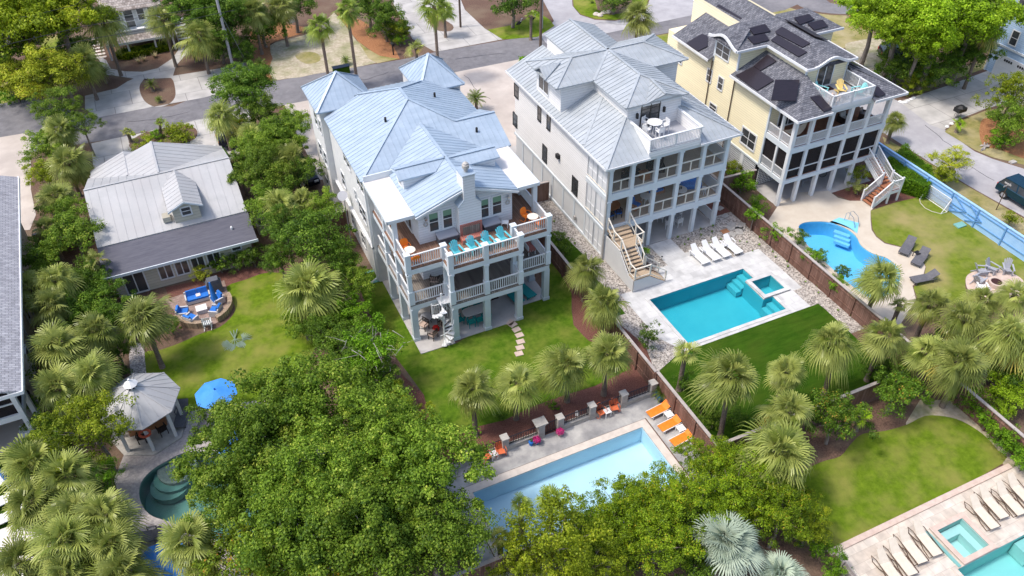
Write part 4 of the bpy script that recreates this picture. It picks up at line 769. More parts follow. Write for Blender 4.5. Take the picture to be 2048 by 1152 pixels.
def hr2(pts, h=.95):
    for p in pts: b.box(p[0] - .05, p[0] + .05, p[1] - .05, p[1] + .05, p[2], p[2] + h + .05)
    for p, q in zip(pts, pts[1:]): b.bar((p[0], p[1], p[2] + h), (q[0], q[1], q[2] + h), .09, .05); b.bar((p[0], p[1], p[2] + .12), (q[0], q[1], q[2] + .12), .05, .05)
hr2([(27.02, 41.9, 2.95), (27.02, 41.0, 2.4), (27.02, 39.95, 2.4), (27.02, 38.5, 1.18), (27.02, 37.8, 1.18), (28.3, 37.8, 1.18), (29.75, 37.8, .1)])
hr2([(28.85, 41.9, 2.95), (28.92, 41.05, 2.4), (28.92, 40.0, 2.4), (28.32, 39.95, 2.4), (28.32, 38.78, 1.4)]); hr2([(28.5, 38.78, 1.1), (29.75, 38.78, .1)])
b.obj('railing', 'lime_trim', S2, world=True)

# ---------------------------------------------------------------- the yellow house
H3 = thing('beach_house', 'yellow sided house with dark shingle roof, black solar panels and white porches', 'house', (48.2, 50, 0))
b = MB().box(43.38, 53.1, 45.1, 60, 2.4, 8.3).box(43.38, 53.1, 49.9, 53.0, 8.3, 10.6).box(46.1, 50.3, 44.95, 60.5, 8.3, 10.6); extr_x(b, [(49.9, 10.6), (53.0, 10.6), (52.2, 11.1), (50.7, 11.1)], 43.38, 44); b.obj('wall', 'wallY', H3, world=True)
b = MB()
for (y, z0, z1) in ((49.87, 8.2, 10.6), (53.02, 8.2, 10.5), (45.05, 2.4, 8.2)): b.box(43.32, 43.44, y - .08, y + .08, z0, z1)
b.box(46.04, 46.2, 44.89, 45.0, 8.4, 10.6).box(50.2, 50.36, 44.89, 45.0, 8.4, 10.6).box(43.3, 43.4, 45.1, 60, 2.28, 2.45); b.obj('trim_board', 'trim', H3, world=True)
for y in (49.82, 53.1): MB().tube([(43.3, y, .1), (43.3, y, 8.2)], .045, 6).obj('downpipe', 'bronze', H3, world=True)
E3, Z3, ZT = 42.75, 8.42, 9.95
r = MB()
def sr(*p): roof(r, p, rib=0, t=.14)
sr((E3, 41.3, Z3), (46.1, 44.7, ZT), (46.1, 49.9, ZT), (E3, 49.9, Z3)); sr((53.68, 41.3, Z3), (50.3, 44.7, ZT), (50.3, 60, ZT), (53.68, 60, Z3))
sr((E3, 41.3, Z3), (46.15, 41.3, Z3), (46.15, 44.95, ZT), (46.1, 44.7, ZT)); sr((53.68, 41.3, Z3), (50.35, 41.3, Z3), (50.35, 44.95, ZT), (50.3, 44.7, ZT))
sr((E3, 53.0, Z3), (46.1, 53.0, ZT), (46.1, 58.5, ZT), (E3, 58.5, Z3))
cy3, zu3, zr3 = 52.0, 10.62, 11.6; cx3 = 48.2
sr((45.75, 44.55, zu3), (50.7, 44.55, zu3), (cx3, 47.0, zr3)); sr((45.75, 44.55, zu3), (cx3, 47.0, zr3), (cx3, cy3, zr3), (45.75, 49.5, zu3)); sr((50.7, 44.55, zu3), (cx3, 47.0, zr3), (cx3, cy3, zr3), (50.7, 49.5, zu3))
sr((42.75, 49.5, zu3), (45.8, 49.5, zu3), (cx3, cy3, zr3), (44.6, cy3, zr3)); sr((42.75, 49.5, zu3), (42.75, 53.3, zu3), (44.6, cy3, zr3)); sr((42.75, 53.3, zu3), (46.4, 54.2, zu3), (cx3, cy3, zr3), (44.6, cy3, zr3))
sr((53.7, 49.5, zu3), (50.6, 49.5, zu3), (cx3, cy3, zr3), (51.8, cy3, zr3)); sr((53.7, 49.5, zu3), (53.7, 54.2, zu3), (51.8, cy3, zr3)); sr((53.7, 54.2, zu3), (50.3, 54.2, zu3), (cx3, cy3, zr3), (51.8, cy3, zr3))
sr((46.2, 61, zu3 - .2), (cx3, 61, zr3), (cx3, cy3, zr3), (46.2, 54.2, zu3 - .2)); sr((50.4, 61, zu3 - .2), (cx3, 61, zr3), (cx3, cy3, zr3), (50.4, 54.2, zu3 - .2))
RF = r.obj('roof', 'shingle', H3, world=True)
b = MB()
def ed(p, q, z, h=.2): b.bar((*p, z - .06), (*q, z - .06), .08, h)
for p, q, z in (((E3, 41.26), (E3, 49.9), Z3), ((E3, 41.26), (46.1, 41.26), Z3), ((50.35, 41.26), (53.72, 41.26), Z3), ((53.72, 41.26), (53.72, 60), Z3), ((E3, 53.0), (E3, 58.5), Z3), ((45.75, 44.5), (46.6, 44.5), zu3), ((49.9, 44.5), (50.75, 44.5), zu3), ((45.72, 44.5), (45.72, 49.5), zu3), ((50.74, 44.5), (50.74, 49.5), zu3), ((42.72, 49.47), (45.75, 49.47), zu3), ((50.7, 49.47), (53.72, 49.47), zu3), ((46.16, 54.3), (46.16, 61), zu3 - .2)): ed(p, q, z)
b.obj('fascia', 'white', H3, world=True)
def eyebrow(rot, c, w_, z0, dz):   # curved white rake board over a dormer window
    b = MB(); pts = []
    for k in range(11):
        t = k / 10 * 2 - 1; h = dz * (math.cos(t * math.pi) + 1) / 2; pts.append((c[0] + t * w_, c[1], z0 + h) if rot == 'F' else (c[0], c[1] + t * w_, z0 + h))
    for p, q in zip(pts, pts[1:]): b.bar(p, q, .14 if rot == 'F' else .14, .2)
    return b.obj('rake_board', 'white', H3, world=True)
eyebrow('F', (48.2, 44.5), 1.75, 10.58, .55); eyebrow('L', (42.72, 51.45), 1.9, 10.58, .6)
b = MB(); b2_ = MB()
for k in range(8):
    t0, t1 = k / 8 * 2 - 1, (k + 1) / 8 * 2 - 1; h0 = .55 * (math.cos(t0 * math.pi) + 1) / 2; h1 = .55 * (math.cos(t1 * math.pi) + 1) / 2
    b.plate([(48.2 + t0 * 1.75, 44.52, 10.66 + h0), (48.2 + t1 * 1.75, 44.52, 10.66 + h1), (48.2 + t1 * .6, 46.8, 11.5), (48.2 + t0 * .6, 46.8, 11.5)], .1); b2_.plate([(42.74, 51.45 + t0 * 1.9, 10.66 + h0), (42.74, 51.45 + t1 * 1.9, 10.66 + h1), (44.9, 51.45 + t1 * .5, 11.55), (44.9, 51.45 + t0 * .5, 11.55)], .1)
b.obj('eyebrow_roof', 'shingle', RF, world=True); b2_.obj('eyebrow_roof', 'shingle', RF, world=True)
extr_y(MB(), [(46.6, 10.6), (49.8, 10.6), (48.9, 11.0), (47.5, 11.0)], 44.75, 44.95).obj('gable', 'wallY', H3, world=True)
# solar panels lie on the roof planes
def solar(px, pl, lab):
    pts = [slope(x, y, *pl) + Vector((0, 0, .13)) for x, y in px]; c_ = sum(pts, Vector()) / len(pts)
    m = MB(); m.plate(pts, .05); o = m.obj('solar_panel', 'solar', world=True, loc=c_); tag(o, lab, 'solar panel', 'solar panels on the yellow house')
k3 = (ZT - Z3) / 3.35; k4 = (zr3 - zu3) / 2.48
LL = (Z3 - k3 * E3, k3, 0); FF = (Z3 - k3 * 41.3, 0, k3); RR = (Z3 + k3 * 53.68, -k3, 0); LU = (zu3 - k4 * 45.75, k4, 0); FU = (zu3 - k4 * 49.5, 0, k4); RU = (zu3 + k4 * 50.7, -k4, 0); BK = (zr3 + k4 * cy3, 0, -k4)
def Z4(ox, oy): return lambda *l: [(ox + x / 5.908, oy + y / 5.908) for x, y in l]
a1, a2, a4 = Z4(1320, 0), Z4(1560, 0), Z4(1560, 120)
solar(a1((890, 905), (1100, 800), (1345, 965), (1145, 1085)), LL, 'large black square solar panel low on the left slope of the yellow house')
solar(a1((1100, 795), (1265, 660), (1375, 735), (1185, 850)), LL, 'black solar panel tucked under the upper wall of the yellow house')
solar(a4((-60, 250), (230, 250), (185, 500), (-110, 490)), (Z3 - k3 * 41.3 - .2, 0, k3), 'big black solar panel straddling the front left slope of the yellow house')
solar(a4((355, 455), (465, 430), (615, 590), (515, 625)), FF, 'small black solar panel beside the left foot of the roof terrace')
solar(a4((1125, 340), (1150, 325), (1245, 420), (1165, 450), (1110, 430)), FF, 'small black solar panel right of the roof terrace')
solar(a1((1045, 350), (1240, 300), (1305, 385), (1105, 425)), FU, 'upper black solar panel of the pair above the curved window')
solar(a1((1030, 455), (1235, 410), (1290, 490), (1100, 535)), FU, 'lower black solar panel of the pair above the curved window')
solar(a2((-60, 385), (20, 330), (355, 525), (265, 575), (-50, 410)), LU, 'upper long black solar panel on the tall centre roof')
solar(a2((-110, 490), (-40, 430), (320, 630), (215, 685)), LU, 'lower long black solar panel on the tall centre roof')
solar(a2((165, 225), (335, 180), (405, 245), (230, 305)), FU, 'left black solar panel of the pair on the far right wing')
solar(a2((320, 290), (500, 245), (565, 325), (400, 370)), FU, 'right black solar panel of the pair on the far right wing')
solar(a1((665, 85), (820, -20), (1150, 130), (950, 245)), (zu3 - .2 - k4 * 46.2, k4, 0), 'broad black solar panel on the back wing nearest the street')
solar(a1((310, 520), (490, 415), (560, 440), (560, 560), (445, 620)), LL, 'black solar panel on the low roof left of the curved window')
b = MB().plate([(50.9, 44.7, 9.9), (50.9, 49, 9.9), (51.9, 49, 9.45), (51.9, 44.7, 9.45)], .05); tag(b.obj('solar_panel', 'solar', world=True, loc=(51.4, 47, 9.7)), 'long black solar panel on the right slope beyond the roof terrace', 'solar panel', 'solar panels on the yellow house')
b = MB().plate([(48.7, 47.5, 11.6), (48.7, 51.3, 11.6), (50.2, 51.3, 11.0), (50.2, 47.5, 11.0)], .05); tag(b.obj('solar_panel', 'solar', world=True, loc=(49.4, 49, 11.3)), 'long black solar panel over the ridge of the tall centre roof', 'solar panel', 'solar panels on the yellow house')
# roof terrace
MB().box(46.3, 50.2, 41.75, 44.94, 8.45, 8.52).obj('terrace_floor', 'lid', H3, world=True)
b = MB()
for p, q in (((46.25, 44.8), (46.25, 41.75)), ((46.3, 41.75), (50.25, 41.75)), ((50.28, 41.75), (50.28, 44.8))): rail(b, p, q, 8.55, 1.0, .12, .04, .12)
posts(b, ((46.25, 41.75), (50.28, 41.75), (48.2, 41.75), (46.25, 43.3), (50.28, 43.3)), .12, 8.3, 9.6); b.box(46.2, 50.33, 41.68, 41.74, 8.3, 8.62).box(46.2, 46.24, 41.7, 44.9, 8.4, 8.62); b.obj('railing', 'white', H3, world=True)
win(H3, 'F', 44.95, 47.35, 8.6, 1.5, 1.85, 2, 1, name='sliding_door')
win(H3, 'L', 43.38, 51.15, 8.95, 1.75, 1.05, 2, 2)
for a, z0, w_, h_ in ((52.95, 6.2, .6, 1.05), (51.3, 6.2, .6, 1.05), (57.4, 6.0, .9, .9), (51.6, 3.9, .9, .6)): win(H3, 'L', 43.38, a, z0, w_, h_, 1, 2)
win(H3, 'L', 43.38, 46.0, 3.15, 1.75, 1.35, 2, 2, trim=.14)
# porches
b = MB().box(43.35, 53.15, 41.95, 42.2, 2.15, 2.5).box(43.35, 53.15, 41.95, 42.2, 5.02, 5.5).box(43.35, 43.55, 42.2, 45.1, 2.15, 2.5).box(43.35, 43.55, 42.2, 45.1, 5.02, 5.5).box(43.35, 53.15, 41.9, 42.15, 7.9, 8.3).box(43.35, 43.55, 42.15, 45.1, 7.9, 8.3).box(52.95, 53.15, 42.2, 45.1, 2.15, 2.5).box(52.95, 53.15, 42.2, 45.1, 5.02, 5.5); b.obj('beam', 'trim', H3, world=True)
for z in (2.55, 5.55): MB().box(43.5, 53.0, 42.1, 45.1, z - .1, z).obj('porch_floor', 'deck_brown', H3, world=True)
YP = [43.5, 45.15, 47.05, 49.0, 50.95, 52.95]
for x in YP:
    for z0, z1 in (((.02, 2.15),) if x < 52 else ((.02, 2.15),)) + ((2.5, 5.02), (5.5, 7.9)): MB().box(x - .15, x + .15, 41.98, 42.28, z0, z1).obj('post', 'white', H3, world=True)
for y in (43.5,):
    for z0, z1 in ((2.5, 5.02), (5.5, 7.9)): MB().box(43.38, 43.6, y - .1, y + .1, z0, z1).obj('post', 'white', H3, world=True)
for i in range(5):
    xa, xb = YP[i] + .15, YP[i + 1] - .15
    b = MB(); rail(b, (xa, 42.1), (xb, 42.1), 5.52, .85, .1, .035, .08); b.obj('railing', 'white', H3, world=True)
    b = MB().box(xa, xb, 42.08, 42.14, 3.3, 3.37); b.obj('railing', 'white', H3, world=True); MB().box(xa, xb, 42.15, 42.155, 2.52, 5.0).obj('insect_screen', 'screen', H3, world=True)
for ya, yb in ((42.3, 43.4), (43.6, 45.05)):
    b = MB(); rail(b, (43.48, ya), (43.48, yb), 5.52, .85, .1, .035, .08); rail(b, (43.48, ya), (43.48, yb), 2.52, .8, .1, .035, .08); b.obj('railing', 'white', H3, world=True); MB().box(43.5, 43.505, ya, yb, 2.52, 5.0).obj('insect_screen', 'screen', H3, world=True)
b = MB()                        # lattice skirt under the left wall
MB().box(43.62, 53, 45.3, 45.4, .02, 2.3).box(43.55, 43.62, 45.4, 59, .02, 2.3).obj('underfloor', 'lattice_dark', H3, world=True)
for y0, y1 in ((45.5, 47.0), (47.4, 48.9), (49.3, 50.8)):
    for k in range(11): b.box(43.42, 43.46, y0 + k * (y1 - y0) / 10 - .025, y0 + k * (y1 - y0) / 10 + .025, .1, 2.25)
    for k in range(12): b.box(43.40, 43.42, y0, y1, .12 + k * .19, .17 + k * .19)
    b.box(43.36, 43.5, y1, y1 + .4, .02, 2.3)
for k in range(12): b.box(43.7 + k * .18, 43.75 + k * .18, 45.2, 45.24, .1, 2.3)
for k in range(12): b.box(43.65, 45.75, 45.24, 45.26, .12 + k * .19, .17 + k * .19)
b.obj('lattice', 'white', H3, world=True)
win(H3, 'F', 45.1, 44.5, 2.7, 2.4, 2.0, 3, 1); win(H3, 'F', 45.1, 48.5, 2.7, 2.4, 2.0, 3, 1); win(H3, 'F', 45.1, 44.5, 5.65, 2.0, 2.0, 2, 1); win(H3, 'F', 45.1, 49.5, 5.65, 2.4, 2.0, 2, 1)
# its stair to the garden
S3 = thing('outside_staircase', 'white railed stairs with red brown treads from the yellow house to its pool', 'staircase', (52.3, 39.8, 0))
b = MB()
for k in range(8): b.box(52.05, 52.95, 41.75 - k * .27 - .27, 41.75 - k * .27 + .03, 2.35 - k * .155, 2.4 - k * .155)
b.box(51.9, 53.0, 38.5, 39.6, 1.1, 1.17)
for k in range(6): b.box(51.9 - k * .26 - .26, 51.93 - k * .26, 38.5, 39.6, .95 - k * .165, 1.0 - k * .165)
b.obj('tread', 'stairwood', S3, world=True, label='red brown treads and landing')
b = MB()
def srail(mb, p, q, h=.95):
    p, q = Vector(p), Vector(q); n = max(2, int((q - p).xy.length / .13)); u = Vector((0, 0, 1))
    mb.bar(p + u * h, q + u * h, .1, .06); mb.bar(p + u * .12, q + u * .12, .06, .06)
    for k in range(1, n): c_ = p.lerp(q, k / n); mb.bar(c_ + u * .12, c_ + u * h, .04, .04)
for p, q in (((52.0, 41.8, 2.5), (52.0, 39.65, 1.2)), ((53.0, 41.8, 2.5), (53.0, 39.6, 1.2)), ((53.0, 39.6, 1.2), (53.0, 38.5, 1.2)), ((53.0, 38.45, 1.2), (51.9, 38.45, 1.2)), ((51.9, 38.45, 1.2), (50.35, 38.45, .1)), ((51.9, 39.65, 1.2), (50.35, 39.65, .1))): srail(b, p, q)
posts(b, ((52.0, 39.65), (53.0, 39.6), (53.0, 38.45), (51.9, 38.45)), .13, .02, 2.3); posts(b, ((50.35, 38.45), (50.35, 39.65)), .13, .02, 1.15)
b.obj('railing', 'white', S3, world=True)
b = MB(); b.bar((52.0, 41.8, 2.3), (52.0, 39.65, 1.0), .06, .3); b.bar((53.0, 41.8, 2.3), (53.0, 39.6, 1.0), .06, .3); b.bar((53.0, 38.42, 1.05), (51.9, 38.42, 1.05), .06, .25); b.bar((51.9, 38.42, 1.0), (50.35, 38.42, .12), .06, .28); b.bar((51.9, 39.68, 1.0), (50.35, 39.68, .12), .06, .28); b.obj('stringer', 'white', S3, world=True)

# ---------------------------------------------------------------- the low cottage with the pale metal roof
H4 = thing('cottage', 'low cottage with pale grey metal roof, small dormer and dark flat rear roof', 'house', (-2.3, 57, 0))
b = MB().box(-7.3, 2.6, 53.15, 60.5, .02, 2.45).box(-6.6, 1.8, 60.5, 65.4, .02, 2.6); b.obj('wall', 'wallC', H4, world=True)
RIB[:] = [.03, .022]
ry, rz_, ly, lz = 60.75, 4.95, 55.75, 3.0
r = MB(); roof(r, [(-7.75, ly, lz), (3.05, ly, lz), (3.05, ry, rz_), (-7.75, ry, rz_)], rib=.62)
roof(r, [(-7.75, ry, rz_), (3.05, ry, rz_), (3.05, 66, 2.9), (-7.75, 66, 2.9)], rib=.62)
roof(r, [(-2.3, 60.8, 5.0), (-2.3, 65.9, 5.0), (-7.6, 66.4, 2.9), (-7.6, 60.8, 2.95)], rib=.6); roof(r, [(-2.3, 60.8, 5.0), (-2.3, 65.9, 5.0), (3.0, 66.4, 2.95), (3.0, 60.8, 2.95)], rib=.6)
roof(r, [(-4.6, 63.0, 4.15), (-4.6, 66.9, 4.15), (-7.5, 66.9, 3.0), (-7.5, 63.0, 3.0)], rib=.6); roof(r, [(-4.6, 63.0, 4.15), (-4.6, 66.9, 4.15), (-3.0, 66.9, 3.5), (-3.0, 63, 3.5)], rib=.6)
RF = r.obj('roof', 'metal3', H4, world=True)
c = MB(); caps(c, [((-7.75, ry, rz_), (3.05, ry, rz_)), ((-2.3, 60.8, 5.0), (-2.3, 65.9, 5.0))], .16, .04); c.obj('ridge_cap', 'metal3', RF, world=True)
b = MB(); roof(b, [(-7.75, 52.65, 2.42), (3.1, 52.65, 2.42), (3.1, 55.72, 2.92), (-7.75, 55.72, 2.92)], rib=0, t=.12); b.obj('low_roof', 'rollroof', H4, world=True, label='dark grey low roof along the garden side')
MB().box(-7.8, 3.15, 52.58, 52.66, 2.22, 2.44).obj('fascia', 'trim', H4, world=True)
MB().lathe([(.08, 0), (.1, .2), (.04, .28)], (1.6, 54.3, 2.68), 8).obj('vent_pipe', 'plastic', H4, world=True)
d = MB().box(-2.1, -.2, 56.15, 60.0, 3.0, 4.42); extr_y(d, [(-2.1, 4.42), (-.2, 4.42), (-1.15, 4.9)], 56.15, 60); DM = d.obj('dormer', 'wallC', H4, world=True)
r = MB(); roof(r, [(-2.4, 55.95, 4.38), (-1.15, 55.95, 5.0), (-1.15, 60.75, 5.0), (-2.4, 59.6, 4.38)], rib=.5, t=.08); roof(r, [(.1, 55.95, 4.38), (-1.15, 55.95, 5.0), (-1.15, 60.75, 5.0), (.1, 59.6, 4.38)], rib=.5, t=.08); r.obj('dormer_roof', 'metal3', DM, world=True)
b = MB(); extr_y(b, [(-2.42, 4.36), (-1.15, 4.98), (.12, 4.36), (.12, 4.22), (-1.15, 4.82), (-2.42, 4.22)], 55.9, 55.95); b.obj('rake_board', 'trim', DM, world=True)
win(H4, 'F', 56.15, -1.45, 3.72, .62, .62, 1, 2)
for a in (-4.15, -2.98, -1.83, -.66): win(H4, 'F', 53.15, a, .72, .85, 1.1, 2, 1)
win(H4, 'F', 53.15, -6.6, .15, 1.35, 1.75, 2, 1, name='sliding_door'); win(H4, 'F', 53.15, 1.2, 1.6, .6, .3, 1, 1)
b = MB().box(-2.9, -2.35, 56.3, 57.0, 3.35, 3.75); b.obj('roof_hatch', 'wallC', H4, world=True)
for k, y in enumerate((56.9, 58.3)):
    a = thing('air_conditioner', ['grey air conditioner nearest the garden by the cottage wall', 'grey air conditioner nearer the street by the cottage wall'][k], 'air conditioner', (4.0, y, 0), 0, 'air conditioners beside the cottage'); MB().box(-.45, .45, -.45, .45, .0, .85).obj('case', 'stone', a); MB().lathe([(.36, 0), (.36, .04)], (0, 0, .85), 14).obj('fan_grille', 'black', a)
a = thing('shade_canopy', 'white and green canopy seen over the cottage ridge', 'canopy', (1.6, 67.0, 0)); MB().plate([(-1.6, -1, 2.0), (1, -1, 2.0), (1, 1, 2.3), (-1.6, 1, 2.3)], .04).obj('white_cloth', 'plastic', a); MB().plate([(1, -1, 2.0), (1.9, -1, 2.0), (1.5, .6, 2.25), (1, .8, 2.3)], .04).obj('green_cloth', M['turf'], a)
b = MB(); posts(b, ((-1.5, -.9), (-1.5, .9), (2.2, -.9)), .05, 0, 2.05); b.obj('frame', 'white', a)

# ---------------------------------------------------------------- the grey shingled house cut by the left edge
H5 = thing('beach_house', 'tan house with long grey shingle roof and screened porch cut by the left edge', 'house', (-20, 50, 0))
MB().box(-27, -13.05, 45.2, 63, .02, 5.3).obj('wall', 'wallL', H5, world=True)
r = MB(); roof(r, [(-12.05, 40, 5.45), (-12.05, 64, 5.45), (-20, 64, 8.6), (-20, 40, 8.6)], rib=0, t=.15); roof(r, [(-28, 40, 5.45), (-28, 64, 5.45), (-20, 64, 8.6), (-20, 40, 8.6)], rib=0, t=.15); r.obj('roof', 'shingle_grey', H5, world=True)
MB().box(-12.05, -11.98, 39.95, 64, 5.25, 5.48).box(-12.1, -12.0, 63.9, 64, 5.2, 5.5).box(-28, -12, 39.93, 40, 5.22, 5.46).obj('gutter', 'white', H5, world=True)
MB().box(-27, -13.1, 41.3, 45.2, 2.5, 2.75).obj('porch_floor', 'lid', H5, world=True)
b = MB().box(-27, -12.9, 41.15, 41.35, 2.35, 2.75).box(-27, -12.9, 41.15, 41.35, 5.0, 5.3).box(-13.1, -12.9, 41.3, 45.2, 2.35, 2.75).box(-13.1, -12.9, 41.3, 45.2, 5.0, 5.3).box(-27, -13.1, 41.2, 41.28, 3.6, 3.68).box(-13.05, -12.95, 41.3, 45.2, 3.6, 3.68); b.obj('beam', 'white', H5, world=True)
for x, y in ((-13.0, 41.25), (-16.2, 41.25), (-19.5, 41.25), (-13.0, 43.3)): MB().box(x - .13, x + .13, y - .13, y + .13, .03, 5.3).obj('post', 'white', H5, world=True)
MB().box(-27, -13.1, 41.3, 41.31, 2.75, 5.0).box(-13.02, -13.01, 41.35, 45.2, 2.75, 5.0).obj('insect_screen', 'screen', H5, world=True)
for a, w_ in ((55.7, .7), (47.4, .75), (51.9, .5)): win(H5, 'L', -13.0, a, 1.0, w_, 1.0, 1, 2)
H5w = [o for o in H5.children if o.name.startswith('window')]
for y in (53.5, 49.5): MB().tube([(-12.97, y, .1), (-12.97, y + .3, 5.2)], .06, 6).obj('downpipe', 'pole_grey', H5, world=True)

# ---------------------------------------------------------------- the white cottage across the street
H6 = thing('cottage', 'small white cottage on stilts with weathered shingles and front deck at top left', 'house', (-1, 97, 0))
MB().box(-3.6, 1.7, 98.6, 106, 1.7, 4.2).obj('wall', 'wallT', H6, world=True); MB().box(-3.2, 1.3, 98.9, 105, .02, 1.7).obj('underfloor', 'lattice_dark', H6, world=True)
r = MB(); roof(r, [(-4.2, 98.1, 3.95), (2.2, 98.1, 3.95), (1.0, 101.6, 5.6), (-3.0, 101.6, 5.6)], rib=0); roof(r, [(-4.2, 98.1, 3.95), (-3.0, 101.6, 5.6), (-3, 104, 5.6), (-4.2, 107, 3.95)], rib=0); roof(r, [(2.2, 98.1, 3.95), (1, 101.6, 5.6), (1, 104, 5.6), (2.2, 107, 3.95)], rib=0); r.obj('roof', 'shingle_old', H6, world=True)
MB().box(-4.35, 2.3, 95.2, 98.6, 1.6, 1.75).obj('deck', 'trim', H6, world=True)
MB().plate([(-4.5, 94.6, 1.85), (2.45, 94.6, 1.85), (2.45, 95.5, 2.25), (-4.5, 95.5, 2.25)], .06).obj('deck_apron', 'shingle_old', H6, world=True)
b = MB().box(-4.5, 2.45, 94.55, 94.62, 1.6, 1.85).box(-4.45, 2.4, 95.5, 95.6, 2.2, 2.7).box(-4.45, -4.35, 95.5, 98.6, 2.0, 2.7).box(2.3, 2.4, 95.5, 98.6, 2.0, 2.7); b.obj('parapet', 'wallT', H6, world=True)
for x in (-4.4, -2.4, .4, 2.3): MB().box(x - .1, x + .1, 94.8, 95.0, .02, 1.8).obj('post', 'white', H6, world=True)
for a, z0, w_, h_, n_ in ((-3.1, 2.5, .7, 1.2, 2), (-.5, 2.5, .7, 1.2, 2), (.65, 2.5, .7, 1.2, 2)): win(H6, 'F', 98.6, a, z0, w_, h_, 1, 2)
win(H6, 'F', 98.6, -1.9, 1.85, .9, 2.0, 1, 3, name='door')
b = MB()
for k in range(9): b.box(2.9, 4.2, 95.0 + k * .5, 95.45 + k * .5, .1 + k * .18, .16 + k * .18)
b.box(2.8, 2.88, 94.9, 99.5, .1, 1.7); tag(b.obj('outside_staircase', 'pole_grey', world=True, loc=(3.5, 97, 0)), 'grey open stairs right of the white cottage across the street', 'staircase')

# ---------------------------------------------------------------- the pale blue house at the top right corner
H7 = thing('beach_house', 'pale blue sided house with white garage door at the top right corner', 'house', (84, 50, 0))
MB().box(79.1, 92, 40, 52.7, .02, 9.5).obj('wall', 'wallU', H7, world=True)
b = MB().box(78.98, 79.14, 40, 52.8, 2.95, 3.15).box(79.0, 79.16, 52.6, 52.78, .02, 9.5).box(92, 92.1, 52.6, 52.78, 0, 9.5); b.obj('trim_board', 'trim', H7, world=True)
gd = MB().box(79.0, 79.1, 46.3, 51.8, .03, 2.25); gd = gd.obj('garage_door', 'white', H7, world=True, label='white garage door with a row of small panes'); b = MB()
for y in (46.8, 48.4, 50.0):
    for k in range(4): b.box(78.97, 79.0, y + k * .26, y + .18 + k * .26, 1.75, 1.98)
b.obj('pane', 'black', gd, world=True)
for z in (.55, 1.1, 1.65): MB().box(78.985, 79.0, 46.3, 51.8, z, z + .02).obj('groove', 'panel', gd, world=True)
win(H7, 'L', 79.1, 50.5, 3.5, .75, 1.4, 1, 2); win(H7, 'L', 79.1, 51.0, 6.4, .9, 1.5, 1, 2); win(H7, 'L', 79.1, 47.3, 6.4, .9, 1.5, 1, 2)
MB().box(78.85, 79.1, 52.05, 52.2, 2.0, 2.3).obj('wall_lamp', 'black', H7, world=True)
b = MB(); rail(b, (79.2, 52.9), (79.2, 55.5), 7.2, 1.0); b.box(79.1, 84, 52.8, 55.5, 6.9, 7.1); b.obj('balcony', 'white', H7, world=True)
r = MB(); roof(r, [(78.6, 39.5, 9.5), (78.6, 53.2, 9.5), (84, 53.2, 12), (84, 39.5, 12)], rib=0); r.obj('roof', 'shingle', H7, world=True)

# ---------------------------------------------------------------- gazebo
GZ = thing('gazebo', 'eight sided gazebo with pale metal roof and vented cupola beside the green pool', 'gazebo', (-6.72, 39.5, 0)); r = MB(); R8 = 2.45
V8 = [(R8 * math.cos(rad(45 * k + 0)), R8 * math.sin(rad(45 * k + 0))) for k in range(8)]
for k in range(8):
    a, c_ = V8[k], V8[(k + 1) % 8]; roof(r, [(*a, 2.55), (*c_, 2.55), (c_[0] * .12, c_[1] * .12, 3.75), (a[0] * .12, a[1] * .12, 3.75)], rib=.45, t=.05)
RF = r.obj('roof', 'metal3', GZ); c = MB(); caps(c, [((*p, 2.55), (p[0] * .12, p[1] * .12, 3.75)) for p in V8], .1, .03); c.obj('hip_cap', 'metal3', RF)
MB().lathe([(.28, 0), (.28, .28), (.42, .3), (.05, .62), (.06, .72)], (0, 0, 3.72), 8).obj('cupola', 'plastic', GZ)
b = MB()
for k in range(8): b.rbox(.29 * math.cos(rad(22.5 + 45 * k)), .29 * math.sin(rad(22.5 + 45 * k)), 3.8, .03, .1, .14, rad(22.5 + 45 * k))
b.obj('vent', 'black', RF)
for k in range(8): x, y = V8[k][0] * .8, V8[k][1] * .8; MB().box(x - .09, x + .09, y - .09, y + .09, .05, 2.6).obj('post', 'white', GZ)
b = MB(); b.prism([(p[0] * .95, p[1] * .95) for p in V8], .02, .1); b.obj('floor', 'stone', GZ)
bt = thing('bar_counter', 'wooden bar counter inside the gazebo', 'bar', (-6.7, 39.5, .1)); MB().box(-1.2, 1.0, -.3, .3, 0, 1.0).obj('base', 'wood', bt); MB().box(-1.3, 1.1, -.4, .45, 1.0, 1.06).obj('top', 'stone', bt)
lb = MB(); lb.tube([(.3 * math.cos(rad(k * 30)), 0, .3 * math.sin(rad(k * 30))) for k in range(13)], .08, 7); o = lb.obj('lifebuoy', 'lifebuoy'); o.location = (-6.75, 37.35, 1.9); tag(o, 'red lifebuoy hung on the front post of the gazebo', 'lifebuoy')

